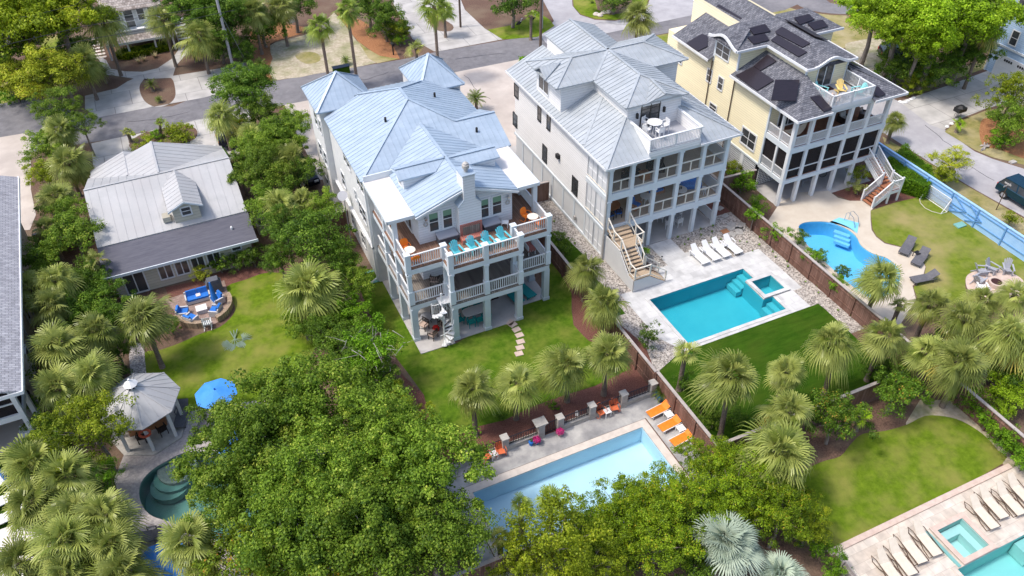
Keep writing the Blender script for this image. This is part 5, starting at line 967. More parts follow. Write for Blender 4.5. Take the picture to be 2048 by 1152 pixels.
# ---------------------------------------------------------------- fences
def board_fence(label, p, q, h=1.8, m='fence', side=0, cap=True, step=2.2, cat='fence'):
    p, q = Vector((*p, 0)), Vector((*q, 0)); L = (q - p).length; d = (q - p) / L; nrm = Vector((-d.y, d.x, 0)); c_ = (p + q) / 2
    r = thing('wooden_fence', label, cat, c_)
    b = MB(); b.bar(p + Vector((0, 0, h / 2)), q + Vector((0, 0, h / 2)), .05, h); b.obj('boards', m, r, world=True)
    if cap: b = MB(); b.bar(p + Vector((0, 0, h + .03)), q + Vector((0, 0, h + .03)), .2, .06); b.obj('cap_rail', 'fencecap', r, world=True)
    b = MB(); b.bar(p + nrm * .05 + Vector((0, 0, .5)), q + nrm * .05 + Vector((0, 0, .5)), .05, .09); b.bar(p + nrm * .05 + Vector((0, 0, h - .3)), q + nrm * .05 + Vector((0, 0, h - .3)), .05, .09); b.obj('stringer', m, r, world=True)
    n = max(1, round(L / step))
    for i in range(n + 1): x = p + d * L * i / n + nrm * .08; MB().box(x.x - .05, x.x + .05, x.y - .05, x.y + .05, 0, h).obj('post', m, r, world=True)
    return r
board_fence('long brown board fence between the middle and white houses', (23.15, 28.9), (23.15, 52), 1.75)
board_fence('brown fence with pale cap behind the orange loungers', (23.2, 22.3), (23.2, 28.8), 1.8)
board_fence('brown board fence right of the rock bed', (39.6, 22.3), (39.6, 47), 1.7)
board_fence('brown fence across the gap beside the rock strip', (23.2, 51.2), (26.7, 51.0), 1.8, 'fence_x')
board_fence('orange brown gate fence across the gap beside the yellow house', (39.7, 45.3), (43.3, 45.1), 1.8, 'fence_x')
board_fence('brown fence between the cottage and the middle house', (4.6, 54.3), (10.4, 54.2), 1.8, 'fence_x')
board_fence('brown fence left of the cottage with a gate', (-12.4, 61.4), (-8.6, 61.2), 1.8, 'fence_x')
board_fence('dark fence behind the magnolias on the bottom right garden', (23.3, 22.4), (39.6, 22.2), 1.8, 'fence_x')
board_fence('dark fence with pale cap right of the bottom right lawn', (39.8, 10.5), (39.8, 22.2), 1.7)
board_fence('grey picket fence below the long pool', (9.5, 20.3), (16, 20.1), 1.3, 'wood_grey', cap=False)
board_fence('brown fence below the oak by the long pool', (6.0, 21.3), (13.0, 21.2), 1.7, 'fence_x')
board_fence('weathered grey fence panels by the silver palm', (24.6, 9.6), (24.8, 13.6), 1.7, 'wood_grey', cap=False)
board_fence('dark fence along the back of the turf', (39.7, 22.2), (50, 21.8), 1.6, 'fence_x')
bf = board_fence('sky blue board fence along the lane', (55.8, 20), (55.8, 46), 1.75, 'bluefence', step=2.6)
for o in bf.children:
    if not o.name.startswith('boards'): o.data.materials[0] = M['bluefence'] if o.name.startswith('cap') else M['bluedeep']
b = MB()
for y0, y1 in ((35.35, 33.95), (33.85, 32.45)):
    for a_, c_ in (((y0, .15), (y1, .85)), ((y1, .85), (y0, 1.6)), ((y0, .85), (y1, .85))): b.bar((55.72, a_[0], a_[1]), (55.72, c_[0], c_[1]), .05, .09, up=(1, 0, 0))
tag(b.obj('gate_brace', 'bluedeep', bf, world=True), 'x', 'x'); bf.children[-1]
o = [c for c in bf.children if c.name.startswith('gate_brace')][0]; del o['category']; o['label'] = 'darker blue cross bracing of the double gate'
# pool fence: stone piers with black iron panels on a low kerb
XS = [7.9, 10.15, 12.5, 14.9, 16.2, 18.43, 20.7, 22.85]
for k, x in enumerate(XS):
    tall = k == 3
    b = MB().box(x - .2, x + .2, 28.45, 28.85, 0, 1.15 + .1 * tall).box(x - .24, x + .24, 28.41, 28.89, 1.15, 1.22)
    if tall: b.box(x - .4, x + .4, 28.4, 29.05, 1.25, 1.32)
    tag(b.obj('stone_pier', 'stone', world=True, loc=(x, 28.65, 0)), ['grey stone pier at the left end of the iron fence', 'grey stone pier second from the left in the iron fence', 'grey stone pier behind the two left coral chairs', 'grey stone pier with the broad flat cap left of the iron gate', 'grey stone pier right of the iron gate', 'grey stone pier right of the white lantern', 'grey stone pier behind the two right coral chairs', 'grey stone pier in the corner by the big blue pot'][k], 'pier', 'stone piers of the pool fence')
for k in range(7):
    x0, x1 = XS[k] + .2, XS[k + 1] - .2
    r = thing('iron_gate' if k == 3 else 'iron_fence', ['black iron panel at the left end of the pool fence', 'black iron panel left of the two left coral chairs', 'black iron panel left of the gate', 'black iron gate opening to the pool', 'black iron panel right of the gate', 'black iron panel behind the right coral chairs', 'black iron panel next to the corner by the blue pot'][k], 'gate' if k == 3 else 'fence', ((x0 + x1) / 2, 28.65, 0), 0, 'iron panels of the pool fence')
    if k != 3: MB().box(x0, x1, 28.5, 28.8, 0, .38).obj('kerb', 'stone', r, world=True)
    z0 = .08 if k == 3 else .38; b = MB(); b.bar((x0, 28.65, z0 + .08), (x1, 28.65, z0 + .08), .03, .04); b.bar((x0, 28.65, 1.05), (x1, 28.65, 1.05), .04, .05); n = int((x1 - x0) / .11)
    for i in range(n): xx = x0 + (i + .5) * (x1 - x0) / n; b.box(xx - .017, xx + .017, 28.635, 28.665, z0, 1.05)
    b.obj('bars', 'iron', r, world=True)

# ---------------------------------------------------------------- poles and wires
def pole(label, x, y, h, m='pole', r_=.16):
    o = thing('utility_pole', label, 'utility pole', (x, y, 0), 0, None); MB().tube([(0, 0, 0), (0, 0, h)], [r_, r_ * .75], 10).obj('mast', m, o); return o
p1 = pole('tall grey utility pole with a guy wire beside the straw bed at top left', 7.2, 86.9, 12.5, 'pole_grey'); MB().tube([(1.6, -.8, 0), (.1, 0, 6)], .012, 4).obj('guy_wire', 'pole_grey', p1); MB().box(-.2, .2, -.25, .1, 4.0, 4.6).obj('meter_box', 'pole_grey', p1)
pole('brown wooden utility pole behind the white house', 38.2, 75.8, 11); pole('thin grey lamp pole by the grass circle', 41.6, 82.2, 9, 'pole_grey', .09)
pole('dark utility pole at the top edge beside the dark bed', 33.2, 86.6, 8, 'pole', .13)
b = MB()
def wire(px, zz, sag):
    pts = [g(x, y, z) for (x, y), z in zip(px, zz)]; b.tube(pts, .022, 4)
wl = []
for k, (pp, z) in enumerate(((((-60, 48), (60, 32), (150, 10), (190, -20)), 9), (((-60, 112), (30, 85), (170, 52), (300, 32), (430, 12)), 8.5), (((90, 98), (180, 78), (300, 58), (420, 30), (470, 20)), 8))):
    b = MB(); wire(pp, [z] * len(pp), 0); tag(b.obj('overhead_wire', 'iron', world=True, loc=g(*pp[0], z)), ['highest thin overhead wire at top left', 'middle thin overhead wire across the white cottage', 'lowest thin overhead wire reaching the grey pole'][k], 'wire')

# ---------------------------------------------------------------- palms
rnd = random.Random(11)
def fan(mb, o, az, el, pl, bl, tint, segs=22, droop=.35, wid=.068):
    d = Vector((math.cos(el) * math.cos(az), math.cos(el) * math.sin(az), math.sin(el))); o = Vector(o)
    s = Vector((-math.sin(az), math.cos(az), 0)); n = d.cross(s) * -1
    p1 = o + d * pl + Vector((0, 0, -.12 * pl)); w = s * .02
    mb.add([o - w, o + w, p1 + w, p1 - w], [(0, 1, 2, 3)], min(1, tint + .1))
    tw = rnd.uniform(-.8, .8); s = (s * math.cos(tw) + n * math.sin(tw)); d2 = (d + Vector((0, 0, -.25))).normalized()
    for k in range(segs):
        ph = rad(-115 + 230 * (k + .5) / segs) + rnd.uniform(-.04, .04); q = d2 * math.cos(ph) + s * math.sin(ph); q = (q + n * (.22 * abs(math.sin(ph)))).normalized()
        L = bl * (.72 + .28 * math.cos(ph)) * rnd.uniform(.88, 1.08); side = q.cross(n)
        if side.length < .01: continue
        side.normalize(); side *= wid * .5; tl = tint + rnd.uniform(-.12, .12)
        m1 = p1 + q * L * .55 + Vector((0, 0, -droop * L * .1)); m2 = p1 + q * L * .8 + Vector((0, 0, -droop * L * .3)); t = p1 + q * L * .97 + Vector((0, 0, -droop * L * rnd.uniform(.7, 1.5)))
        mb.add([p1 - side * .3, p1 + side * .3, m1 + side, m1 - side, m2 + side * .7, m2 - side * .7, t], [(0, 1, 2, 3), (3, 2, 4, 5), (5, 4, 6)], max(0, min(1, tl)))
def palm_crown(seed, n=38, pl=.85, bl=1.15, lo=-55, hi=82, segs=22, droop=.4, old=.25):
    rnd.seed(seed); mb = MB()
    for i in range(n):
        t = i / (n - 1); el = rad(hi + (lo - hi) * t ** .85 + rnd.uniform(-9, 9)); az = i * 2.39996 + rnd.uniform(-.25, .25)
        k = rnd.uniform(.72, 1.18); tint = rnd.uniform(.12, .78) + (.35 if t > 1 - old and rnd.random() < .6 else 0)
        fan(mb, (0, 0, .15 * (1 - t)), az, el, pl * k * (.7 + .3 * t), bl * k * (.75 + .25 * min(1, t * 3)), tint, segs, droop)
    for i in range(5 if n > 20 else 0): fan(mb, (0, 0, -.1), rnd.uniform(0, 6.28), rad(-72), pl * .7, bl * .7, 1.0, 12, .6)
    return mb
def pinnate(mb, o, az, el, L, tint, n=16, lw=.05, ll=.28, arch=1.1, tl=None):
    o = Vector(o); p = o; pts = []; N_ = 8; e = el
    for i in range(N_ + 1): pts.append(p); p = p + Vector((math.cos(e) * math.cos(az), math.cos(e) * math.sin(az), math.sin(e))) * (L / N_); e -= arch / N_
    s = Vector((-math.sin(az), math.cos(az), 0))
    for i in range(1, n * 2):
        t = .12 + .88 * i / (n * 2) * 1.0; j = min(N_ - 1, int(t * N_)); c_ = pts[j].lerp(pts[j + 1], t * N_ - j); d = (pts[j + 1] - pts[j]).normalized(); sg = 1 if i % 2 else -1
        l_ = ll * math.sin(math.pi * min(.97, t * .9 + .08)) ** .6; q = (s * sg * .85 + d * .6 + Vector((0, 0, .12))).normalized(); w = d * lw * .5
        mb.add([c_ - w, c_ + w, c_ + q * l_ + Vector((0, 0, -.05))], [(0, 1, 2)], max(0, min(1, tint + rnd.uniform(-.15, .15))))
    for a, b in zip(pts, pts[1:]): w = s * .012; mb.add([a - w, a + w, b + w, b - w], [(0, 1, 2, 3)], min(1, tint + .25))
def cycad_crown(seed, n=34, L=1.0):
    rnd.seed(seed); mb = MB()
    for i in range(n): t = i / n; pinnate(mb, (0, 0, .1), i * 2.4, rad(80 - 75 * t), L * rnd.uniform(.85, 1.1), rnd.uniform(.15, .7) + .3 * (t > .85), 14, .05, .2)
    return mb
CR = [palm_crown(s).mesh('crown', 'leaf_palm') for s in (1, 2, 3, 4, 5)]
CRB = [palm_crown(s, 46, .8, 1.2, -60, 84, 22, .5, .3).mesh('crown', 'leaf_palm') for s in (21, 22)]
CRT = [palm_crown(s, 26, .7, .85, -45, 80, 20, .35).mesh('crown', 'leaf_palm') for s in (6, 7)]
CRY = [palm_crown(s, 12, .55, .75, 0, 70, 16, .3).mesh('crown', 'leaf_palm') for s in (8, 9)]
CRS = [palm_crown(s, 44, .75, 1.15, -35, 84, 26, .18, .1).mesh('crown', 'leaf_palm') for s in (10,)]
CY = [cycad_crown(s).mesh('crown', 'leaf_cycad') for s in (12, 13)]
def setmat(o, m):
    o.material_slots[0].link = 'OBJECT'; o.material_slots[0].material = M[m]
SKIRT = MB(); rnd.seed(3)
for k in range(40): a = rnd.uniform(0, 6.28); z = rnd.uniform(-.9, .05); SKIRT.bar((.1 * math.cos(a), .1 * math.sin(a), z - .1), (.24 * math.cos(a), .24 * math.sin(a), z + .12), .06, .03)
SKIRT = SKIRT.mesh('leaf_base', 'palmbark')
NP = [0]
def palm(label, px, py, z, sc=1, kind=0, base=None, m=None, group=None, lean=(0, 0), tr=.16):
    """crown centre seen at (px, py) at height z; trunk foot below it or at the surveyed pixel base"""
    c = g(px, py, z); NP[0] += 1; sc *= rnd.uniform(.84, 1.08) if kind != 5 else 1
    b = g(*base) if base else Vector((c.x - lean[0], c.y - lean[1], 0))
    if base and (b.xy - c.xy).length > 2.2: b = c.copy(); b.z = 0
    r = thing({0: 'palmetto_palm', 1: 'palmetto_palm', 2: 'fan_palm', 3: 'palmetto_palm', 4: 'silver_palm', 5: 'cycad'}[kind], label, 'palm tree' if kind != 5 else 'cycad', (b.x, b.y, 0), 0, group)
    lib = {0: CR, 1: CRB, 2: CRT, 3: CRY, 4: CRS, 5: CY}[kind]; me = lib[NP[0] % len(lib)]
    cr = bpy.data.objects.new('crown', me); C.objects.link(cr); cr.parent = r; o = c - b; o.z = z; cr.location = o; cr.rotation_euler = (rnd.uniform(-.3, .3), rnd.uniform(-.3, .3), rnd.uniform(0, 6.28)); cr.scale = (sc * rnd.uniform(.88, 1.12), sc * rnd.uniform(.92, 1.08), sc * rnd.uniform(.8, 1.12))
    setmat(cr, m or {0: 'leaf_palm', 1: 'leaf_palm', 2: 'leaf_palm2', 3: 'leaf_palm2', 4: 'leaf_silver', 5: 'leaf_cycad'}[kind])
    t = MB(); mid = Vector((o.x * .3, o.y * .3, z * .5)); t.tube([(0, 0, 0), (o.x * .06, o.y * .06, z * .15), mid, (o.x * .7, o.y * .7, z * .78), (o.x, o.y, z)], [tr * 1.3, tr * 1.05, tr * .95, tr, tr * 1.2], 9); t.obj('trunk', 'palmbark', r, smooth=True)
    if kind in (0, 1) and z > 2: s = bpy.data.objects.new('leaf_base', SKIRT); C.objects.link(s); s.parent = cr; s.scale = (1, 1, 1)
    return r
G1 = 'palmettos of the right hand gardens'; G2_ = 'palmettos of the middle lawn'; G3 = 'palmettos of the left row'; G4 = 'palmettos at the bottom left'; G5 = 'palms across the street'
for a in (
 ('palmetto in front of the bright blue kidney pool', 1762, 556, 4.4, 1.0, 0, (1731, 634), None, G1), ('palmetto right of the kidney pool among paler palms', 1862, 606, 4.2, 1.0, 0, (1848, 660), None, G1),
 ('palmetto over the right corner of the dark turf', 1666, 684, 5.0, 1.12, 1, (1648, 790), None, G1), ('palmetto with brown boots leaning at the turf corner fence', 1770, 672, 4.8, 1.0, 0, (1733, 761), None, G1),
 ('palmetto rounded and low at the front edge of the turf', 1573, 742, 3.8, .9, 0, None, None, G1), ('big palmetto on a tall bare trunk behind the orange loungers', 1457, 752, 5.5, 1.2, 1, (1439, 878), None, G1),
 ('sparse palmetto with long stalks at the near pool corner', 1371, 706, 3.4, 1.0, 3, None, 'leaf_palm', G1), ('palmetto largest of those beside the brown fence corner', 1556, 905, 4.2, 1.25, 1, None, None, G1),
 ('palmetto just behind the fence beside the left magnolia', 1576, 822, 3.8, 1.05, 0, None, None, G1), ('palmetto in the middle of the right hand grove', 1930, 640, 4.5, 1.05, 1, None, None, G1),
 ('palmetto with pale trunk above the sandy path', 1918, 722, 4.8, 1.05, 0, (1884, 813), None, G1), ('palmetto at the right edge level with the fire pit', 2030, 590, 4.2, .95, 0, None, None, G1), ('palmetto right edge of the grove second row', 2012, 668, 4.6, 1.1, 1, None, None, G1),
 ('palmetto behind the right magnolia', 1853, 704, 4.0, 1.0, 0, None, None, G1), ('palmetto in the grove below the fire pit', 1965, 600, 3.6, .9, 0, None, None, G1), ('palmetto cut by the right edge near the hedge', 2050, 690, 3.8, 1, 0, None, None, G1), ('low palmetto under the grove near the curved path', 1800, 610, 2.2, .7, 3, None, 'leaf_palm', G1),
 ('yellow green fan palm between the two magnolias', 1722, 832, 1.3, .8, 3, None, 'leaf_lime', None), ('silver blue fan palm at the bottom edge', 1452, 1082, 3.4, 1.05, 4, None, None, None), ('silver palm cut by the bottom edge beside the grey fence panels', 1560, 1150, 2.2, .85, 4, None, None, None),
 ('palmetto on the lawn left of the path stones', 945, 775, 3.6, 1.08, 1, (951, 870), None, G2_), ('palmetto between two others above the iron fence', 1036, 765, 3.4, .9, 0, (1032, 838), None, G2_), ('palmetto with dense crown right of the path stones', 1130, 730, 3.8, 1.08, 1, (1134, 803), None, G2_), ('palmetto nearest the brown fence on the middle lawn', 1218, 706, 4.0, 1.08, 1, (1207, 790), None, G2_),
 ('palmetto beside the fence next to the right porch of the middle house', 1172, 538, 3.0, .9, 0, None, None, G2_), ('palmetto in front of the tan stair skirt', 1210, 606, 3.4, 1.0, 1, None, None, G2_),
 ('broad palmetto right of the cottage lawn', 620, 575, 4.0, 1.45, 1, None, None, None), ('palmetto above the dark tree left of the middle house', 560, 412, 4.6, 1.05, 0, None, None, None), ('palmetto just below the satellite dish', 605, 400, 4.2, .9, 0, None, None, None), ('palmetto between oak crowns left of the middle house', 580, 318, 4.4, 1.1, 0, None, None, None), ('palmetto with bare orange trunk at the cottage drive', 441, 232, 4.6, 1.05, 0, (462, 300), None, None), ('palmetto under the tree behind the cottage drive', 500, 268, 3.4, .8, 0, None, None, None),
 ('palmetto with leaning trunk beside the gravel path', 285, 632, 4.2, 1.12, 1, (325, 735), None, None),
 ('palmetto at the top of the left row by the drive', 118, 262, 3.4, .95, 0, None, None, G3), ('palmetto with brown leaning trunk left of the cottage roof', 136, 325, 3.8, 1.1, 0, (160, 392), None, G3), ('palmetto low beside the cottage gable', 112, 392, 3.2, .9, 0, None, None, G3), ('palmetto above the brown gate left of the cottage', 95, 455, 3.0, .85, 0, None, None, G3),
 ('palmetto with bushy crown left of the dark flat roof', 112, 560, 4.0, 1.05, 1, None, None, G3), ('small palmetto against the cottage corner', 192, 522, 3.4, .9, 3, None, 'leaf_palm', G3), ('palmetto in the left row beside the tan wall', 100, 610, 3.8, 1.0, 0, None, None, G3), ('palmetto in the left row opposite the gravel path', 190, 662, 4.2, 1.1, 1, None, None, G3), ('palmetto next to the window of the tan house', 118, 690, 4.2, 1.1, 0, None, None, G3), ('palmetto in the left row behind the gazebo', 182, 745, 4.2, 1.1, 1, None, None, G3), ('palmetto at the foot of the left row', 118, 775, 3.8, 1.05, 0, None, None, G3), ('palmetto above the left row near the grey roof edge', 60, 575, 3.4, .8, 0, None, None, G3),
 ('palmetto beside the dark green lawn at left', 70, 930, 3.8, 1.1, 1, None, None, G4), ('palmetto above the gravel terrace at left', 135, 950, 3.6, 1.0, 0, None, None, G4), ('palmetto over the pale pool deck at left', 60, 1010, 3.4, 1.0, 0, None, None, G4), ('palmetto broad and pale in the bottom left clump', 150, 1022, 4.2, 1.15, 1, None, None, G4), ('palmetto reaching over the shell terrace', 205, 1030, 4.2, 1.1, 0, None, None, G4), ('palmetto lower middle of the bottom left clump', 128, 1082, 4.2, 1.1, 0, None, None, G4), ('palmetto right of the bottom left clump', 225, 1090, 4.0, 1.05, 1, None, None, G4), ('palmetto in the bottom left corner', 45, 1125, 3.4, 1.0, 0, None, None, G4), ('palmetto cut by the bottom edge third from the corner', 130, 1150, 3.6, 1.0, 0, None, None, G4), ('palmetto cut by the bottom edge left of the blue umbrella', 245, 1150, 3.4, 1.0, 0, None, None, G4),
 ('palmetto leaning over the bottom blue umbrella', 375, 1080, 4.6, 1.1, 0, None, None, None), ('palmetto at the bottom edge right of the blue umbrella', 405, 1135, 3.6, .8, 0, None, None, None),
 ('small fan palm over the long pool with thin stalks', 1042, 1010, 2.6, .75, 3, None, None, None), ('green fan palm beside the long pool, the right one', 1102, 1000, 2.8, .85, 3, None, None, None), ('palmetto at the bottom edge below the picket fence', 1000, 1075, 2.4, .7, 3, None, 'leaf_palm', None),
 ('tall lime green fan palm beside the sandy patch', 640, 52, 7.0, 1.3, 2, (665, 140), None, G5), ('tall fan palm with straight trunk left of the mailbox', 694, 18, 8.0, 1.35, 2, (697, 125), None, G5), ('tall fan palm in front of the concrete fork', 868, 12, 8.0, 1.3, 2, (873, 100), None, G5), ('short fan palm in the oval bed of the concrete fork', 888, 20, 3.2, 1.0, 2, (886, 52), None, G5), ('palmetto behind the white house beside the street', 1276, 32, 5.0, 1.25, 0, (1273, 72), None, G5),
 ('palmetto left of the white cottage deck', 205, 42, 6.0, 1.55, 0, (228, 122), None, G5), ('palmetto in front of the white cottage deck', 325, 40, 5.2, 1.2, 0, (343, 103), None, G5), ('palmetto right of the white cottage steps', 398, 72, 4.2, 1.35, 0, (413, 120), None, G5), ('palmetto with grey trunk at the end of the bed across the street', 166, 122, 4.2, 1.15, 0, (180, 170), None, G5),
 ('palm with drooping pale fronds at the top edge near the straw bed', 505, 20, 5.0, 1.3, 0, None, None, G5), ('palm at the top edge over the white sign', 560, 12, 4.6, 1.3, 0, (575, 58), None, G5), ('palmetto shrub in front of the small tower roof', 832, 96, 1.6, 1.15, 3, None, 'leaf_palm', None), ('thin palmetto by the flag poles at top', 1062, 32, 2.8, .9, 3, None, None, None), ('palmetto leaning by the blue house garage', 1975, 55, 6.5, 1.4, 0, (1963, 120), None, None), ('palmetto behind the yellow house porch corner', 1790, 240, 2.4, .85, 0, None, None, None), ('young palm by the black mailbox sculpture', 1919, 246, 1.0, .7, 3, None, 'leaf_lime', None),
 ('young thin palm on the round island in the cottage drive', 321, 245, 1.8, .7, 3, (323, 275), None, None), ('sprawling young palm at the left of the island in the cottage drive', 255, 264, 1.1, .7, 3, None, 'leaf_palm', None),
 ('spreading cycad beside the car behind the middle house', 952, 200, 1.1, 1.25, 5, None, None, None), ('round cycad in the diamond bed', 303, 173, .5, .85, 5, None, None, None), ('small cycad in the diamond bed', 318, 199, .3, .55, 5, None, None, None), ('dark cycad left of the white cottage path', 207, 150, .9, 1.25, 5, None, None, None), ('dark cycad under the palm right of the white cottage', 388, 108, .9, 1.2, 5, None, None, None), ('cycad at the straw bed near the grey pole', 520, 130, .6, .9, 5, None, None, None), ('cycad under the left row by the cottage gable', 172, 362, .5, .7, 5, None, None, None), ('cycad at the foot of the tall fan palms', 692, 122, .4, .7, 5, None, None, None)):
    palm(*a)
cf = MB(); rnd.seed(5)
for k in range(6): fan(cf, (0, 0, .12), rad(-90 + (k - 2.5) * 26), rad(4), .55, .75, .35, 18, .1)
for k in (-1, 0, 1): cf.bar((0, 0, .1), (k * .25 + .1, .8, .2), .06, .05)
o = cf.obj('fallen_palm_frond', 'leaf_silver', loc=g(470, 680)); tag(o, 'cut grey green palm fronds lying on the cottage lawn', 'palm frond')

# ---------------------------------------------------------------- broadleaf trees and shrubs
def leafblob(mb, c, r, n, ls, rz=.8, up=.15, tb=0, shell=.55):
    for _ in range(n):
        while True:
            d = Vector((rnd.gauss(0, 1), rnd.gauss(0, 1), rnd.gauss(0, 1)))
            if d.length > .01: break
        d.normalize()
        if d.z < -.35 and rnd.random() < .6: d.z = -d.z
        rr = r * (shell + (1 - shell) * rnd.random() ** .5) * (1 + .12 * rnd.gauss(0, 1)); p = Vector((c[0] + d.x * rr, c[1] + d.y * rr, c[2] + d.z * rr * rz))
        n_ = (d + Vector((rnd.gauss(0, .5), rnd.gauss(0, .5), rnd.gauss(0, .5) + up))).normalized()
        a = n_.cross(Vector((rnd.gauss(0, 1), rnd.gauss(0, 1), rnd.gauss(0, 1))));
        if a.length < .01: continue
        a.normalize(); b = n_.cross(a); s = ls * rnd.uniform(.6, 1.3); a *= s * .5; b *= s * .36
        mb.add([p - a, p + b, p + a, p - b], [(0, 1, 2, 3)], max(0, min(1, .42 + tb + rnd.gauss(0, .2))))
def crown_mesh(seed, R, n1, n2, nl, ls, rz=.72, lr=.4, sr=.15):
    """limb-end lobes spread over a dome, each lobe built of small leafy sprays, so gaps stay between the lobes"""
    rnd.seed(seed); mb = MB(); cs = []
    for i in range(n1):
        t = (i + .5) / n1; ph = i * 2.39996 + rnd.uniform(-.35, .35); z = 1 - t * 1.2; rr = math.sqrt(max(0, 1 - z * z)) if z > 0 else 1
        k = rnd.uniform(.5, .86); L = R * lr * rnd.uniform(.65, 1.2); c = Vector((R * rr * k * math.cos(ph), R * rr * k * math.sin(ph), R * rz * z * k + rnd.uniform(-.1, .12) * R)); cs.append(tuple(c)); tb = rnd.gauss(0, .08)
        for j in range(n2):
            d = Vector((rnd.gauss(0, 1), rnd.gauss(0, 1), rnd.gauss(.35, .9))); d.normalize(); p = c + Vector((d.x, d.y, d.z * .75)) * L * rnd.uniform(.6, 1.08)
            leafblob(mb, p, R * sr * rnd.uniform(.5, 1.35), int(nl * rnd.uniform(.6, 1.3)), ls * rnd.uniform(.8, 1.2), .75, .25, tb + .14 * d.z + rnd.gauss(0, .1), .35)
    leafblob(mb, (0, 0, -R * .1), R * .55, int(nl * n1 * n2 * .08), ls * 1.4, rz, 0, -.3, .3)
    return mb.mesh('crown', 'leaf_oak'), cs
BIG = [crown_mesh(s, 4, 13, 15, 150, .16) for s in (31, 32, 33, 34)]
MID = [crown_mesh(s, 2.4, 9, 11, 95, .12, .78, .42, .17) for s in (41, 42, 43, 44)]
SML = [crown_mesh(s, 1.0, 6, 7, 65, .085, .8, .5, .24) for s in (51, 52, 53)]
FEA = [crown_mesh(s, 2.6, 12, 12, 90, .1, .95, .36, .13) for s in (61, 62, 63)]
TRK = {}
def limb_mesh(key, cs, R, H_, rr):
    if key in TRK: return TRK[key]
    mb = MB(); mb.tube([(0, 0, -H_), (.05 * R, 0, -H_ * .6), (0, 0, -H_ * .25), (0, .03 * R, 0)], [rr * 1.3, rr, rr * .9, rr * .5], 8)
    for c in cs[::max(1, len(cs) // 9)]: c = Vector(c); mb.tube([(0, 0, -H_ * .3), c * .5 + Vector((0, 0, -.1 * R)), c * .92], [rr * .5, rr * .28, rr * .08], 5)
    TRK[key] = mb.mesh('trunk', 'bark'); return TRK[key]
NT = [0]
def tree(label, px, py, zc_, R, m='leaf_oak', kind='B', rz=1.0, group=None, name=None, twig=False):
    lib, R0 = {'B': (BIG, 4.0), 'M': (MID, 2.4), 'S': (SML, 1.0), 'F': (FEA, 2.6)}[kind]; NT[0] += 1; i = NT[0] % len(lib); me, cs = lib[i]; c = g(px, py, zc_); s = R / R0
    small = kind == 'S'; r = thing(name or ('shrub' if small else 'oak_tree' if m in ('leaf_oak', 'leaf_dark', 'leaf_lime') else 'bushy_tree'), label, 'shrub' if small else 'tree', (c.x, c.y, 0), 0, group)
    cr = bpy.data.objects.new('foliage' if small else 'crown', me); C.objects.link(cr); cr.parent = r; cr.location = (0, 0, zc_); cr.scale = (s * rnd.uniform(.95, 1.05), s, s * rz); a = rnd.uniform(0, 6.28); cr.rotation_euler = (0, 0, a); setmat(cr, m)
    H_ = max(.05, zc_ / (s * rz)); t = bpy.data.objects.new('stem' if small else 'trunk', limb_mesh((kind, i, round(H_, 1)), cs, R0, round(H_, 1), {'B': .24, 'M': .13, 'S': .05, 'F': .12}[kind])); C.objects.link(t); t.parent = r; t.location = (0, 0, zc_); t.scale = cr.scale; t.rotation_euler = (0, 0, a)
    if twig:
        b = MB(); q = random.Random(NT[0])
        for _ in range(60):
            a0 = Vector((q.gauss(0, .35), q.gauss(-.35, .3), q.gauss(.1, .25))) * R; d = Vector((q.gauss(0, 1), q.gauss(-.5, 1), q.gauss(.4, .6))).normalized() * R * q.uniform(.35, .6); b.tube([a0, a0 + d * .5, a0 + d + Vector((q.gauss(0, .1), q.gauss(0, .1), 0))], [.02, .013, .006], 4)
        o = b.obj('bare_branches', 'twig', r); o.location = (0, 0, zc_)
    return r
GO = 'oaks over the green pool'; GV = 'vine covered trees below the long pool'
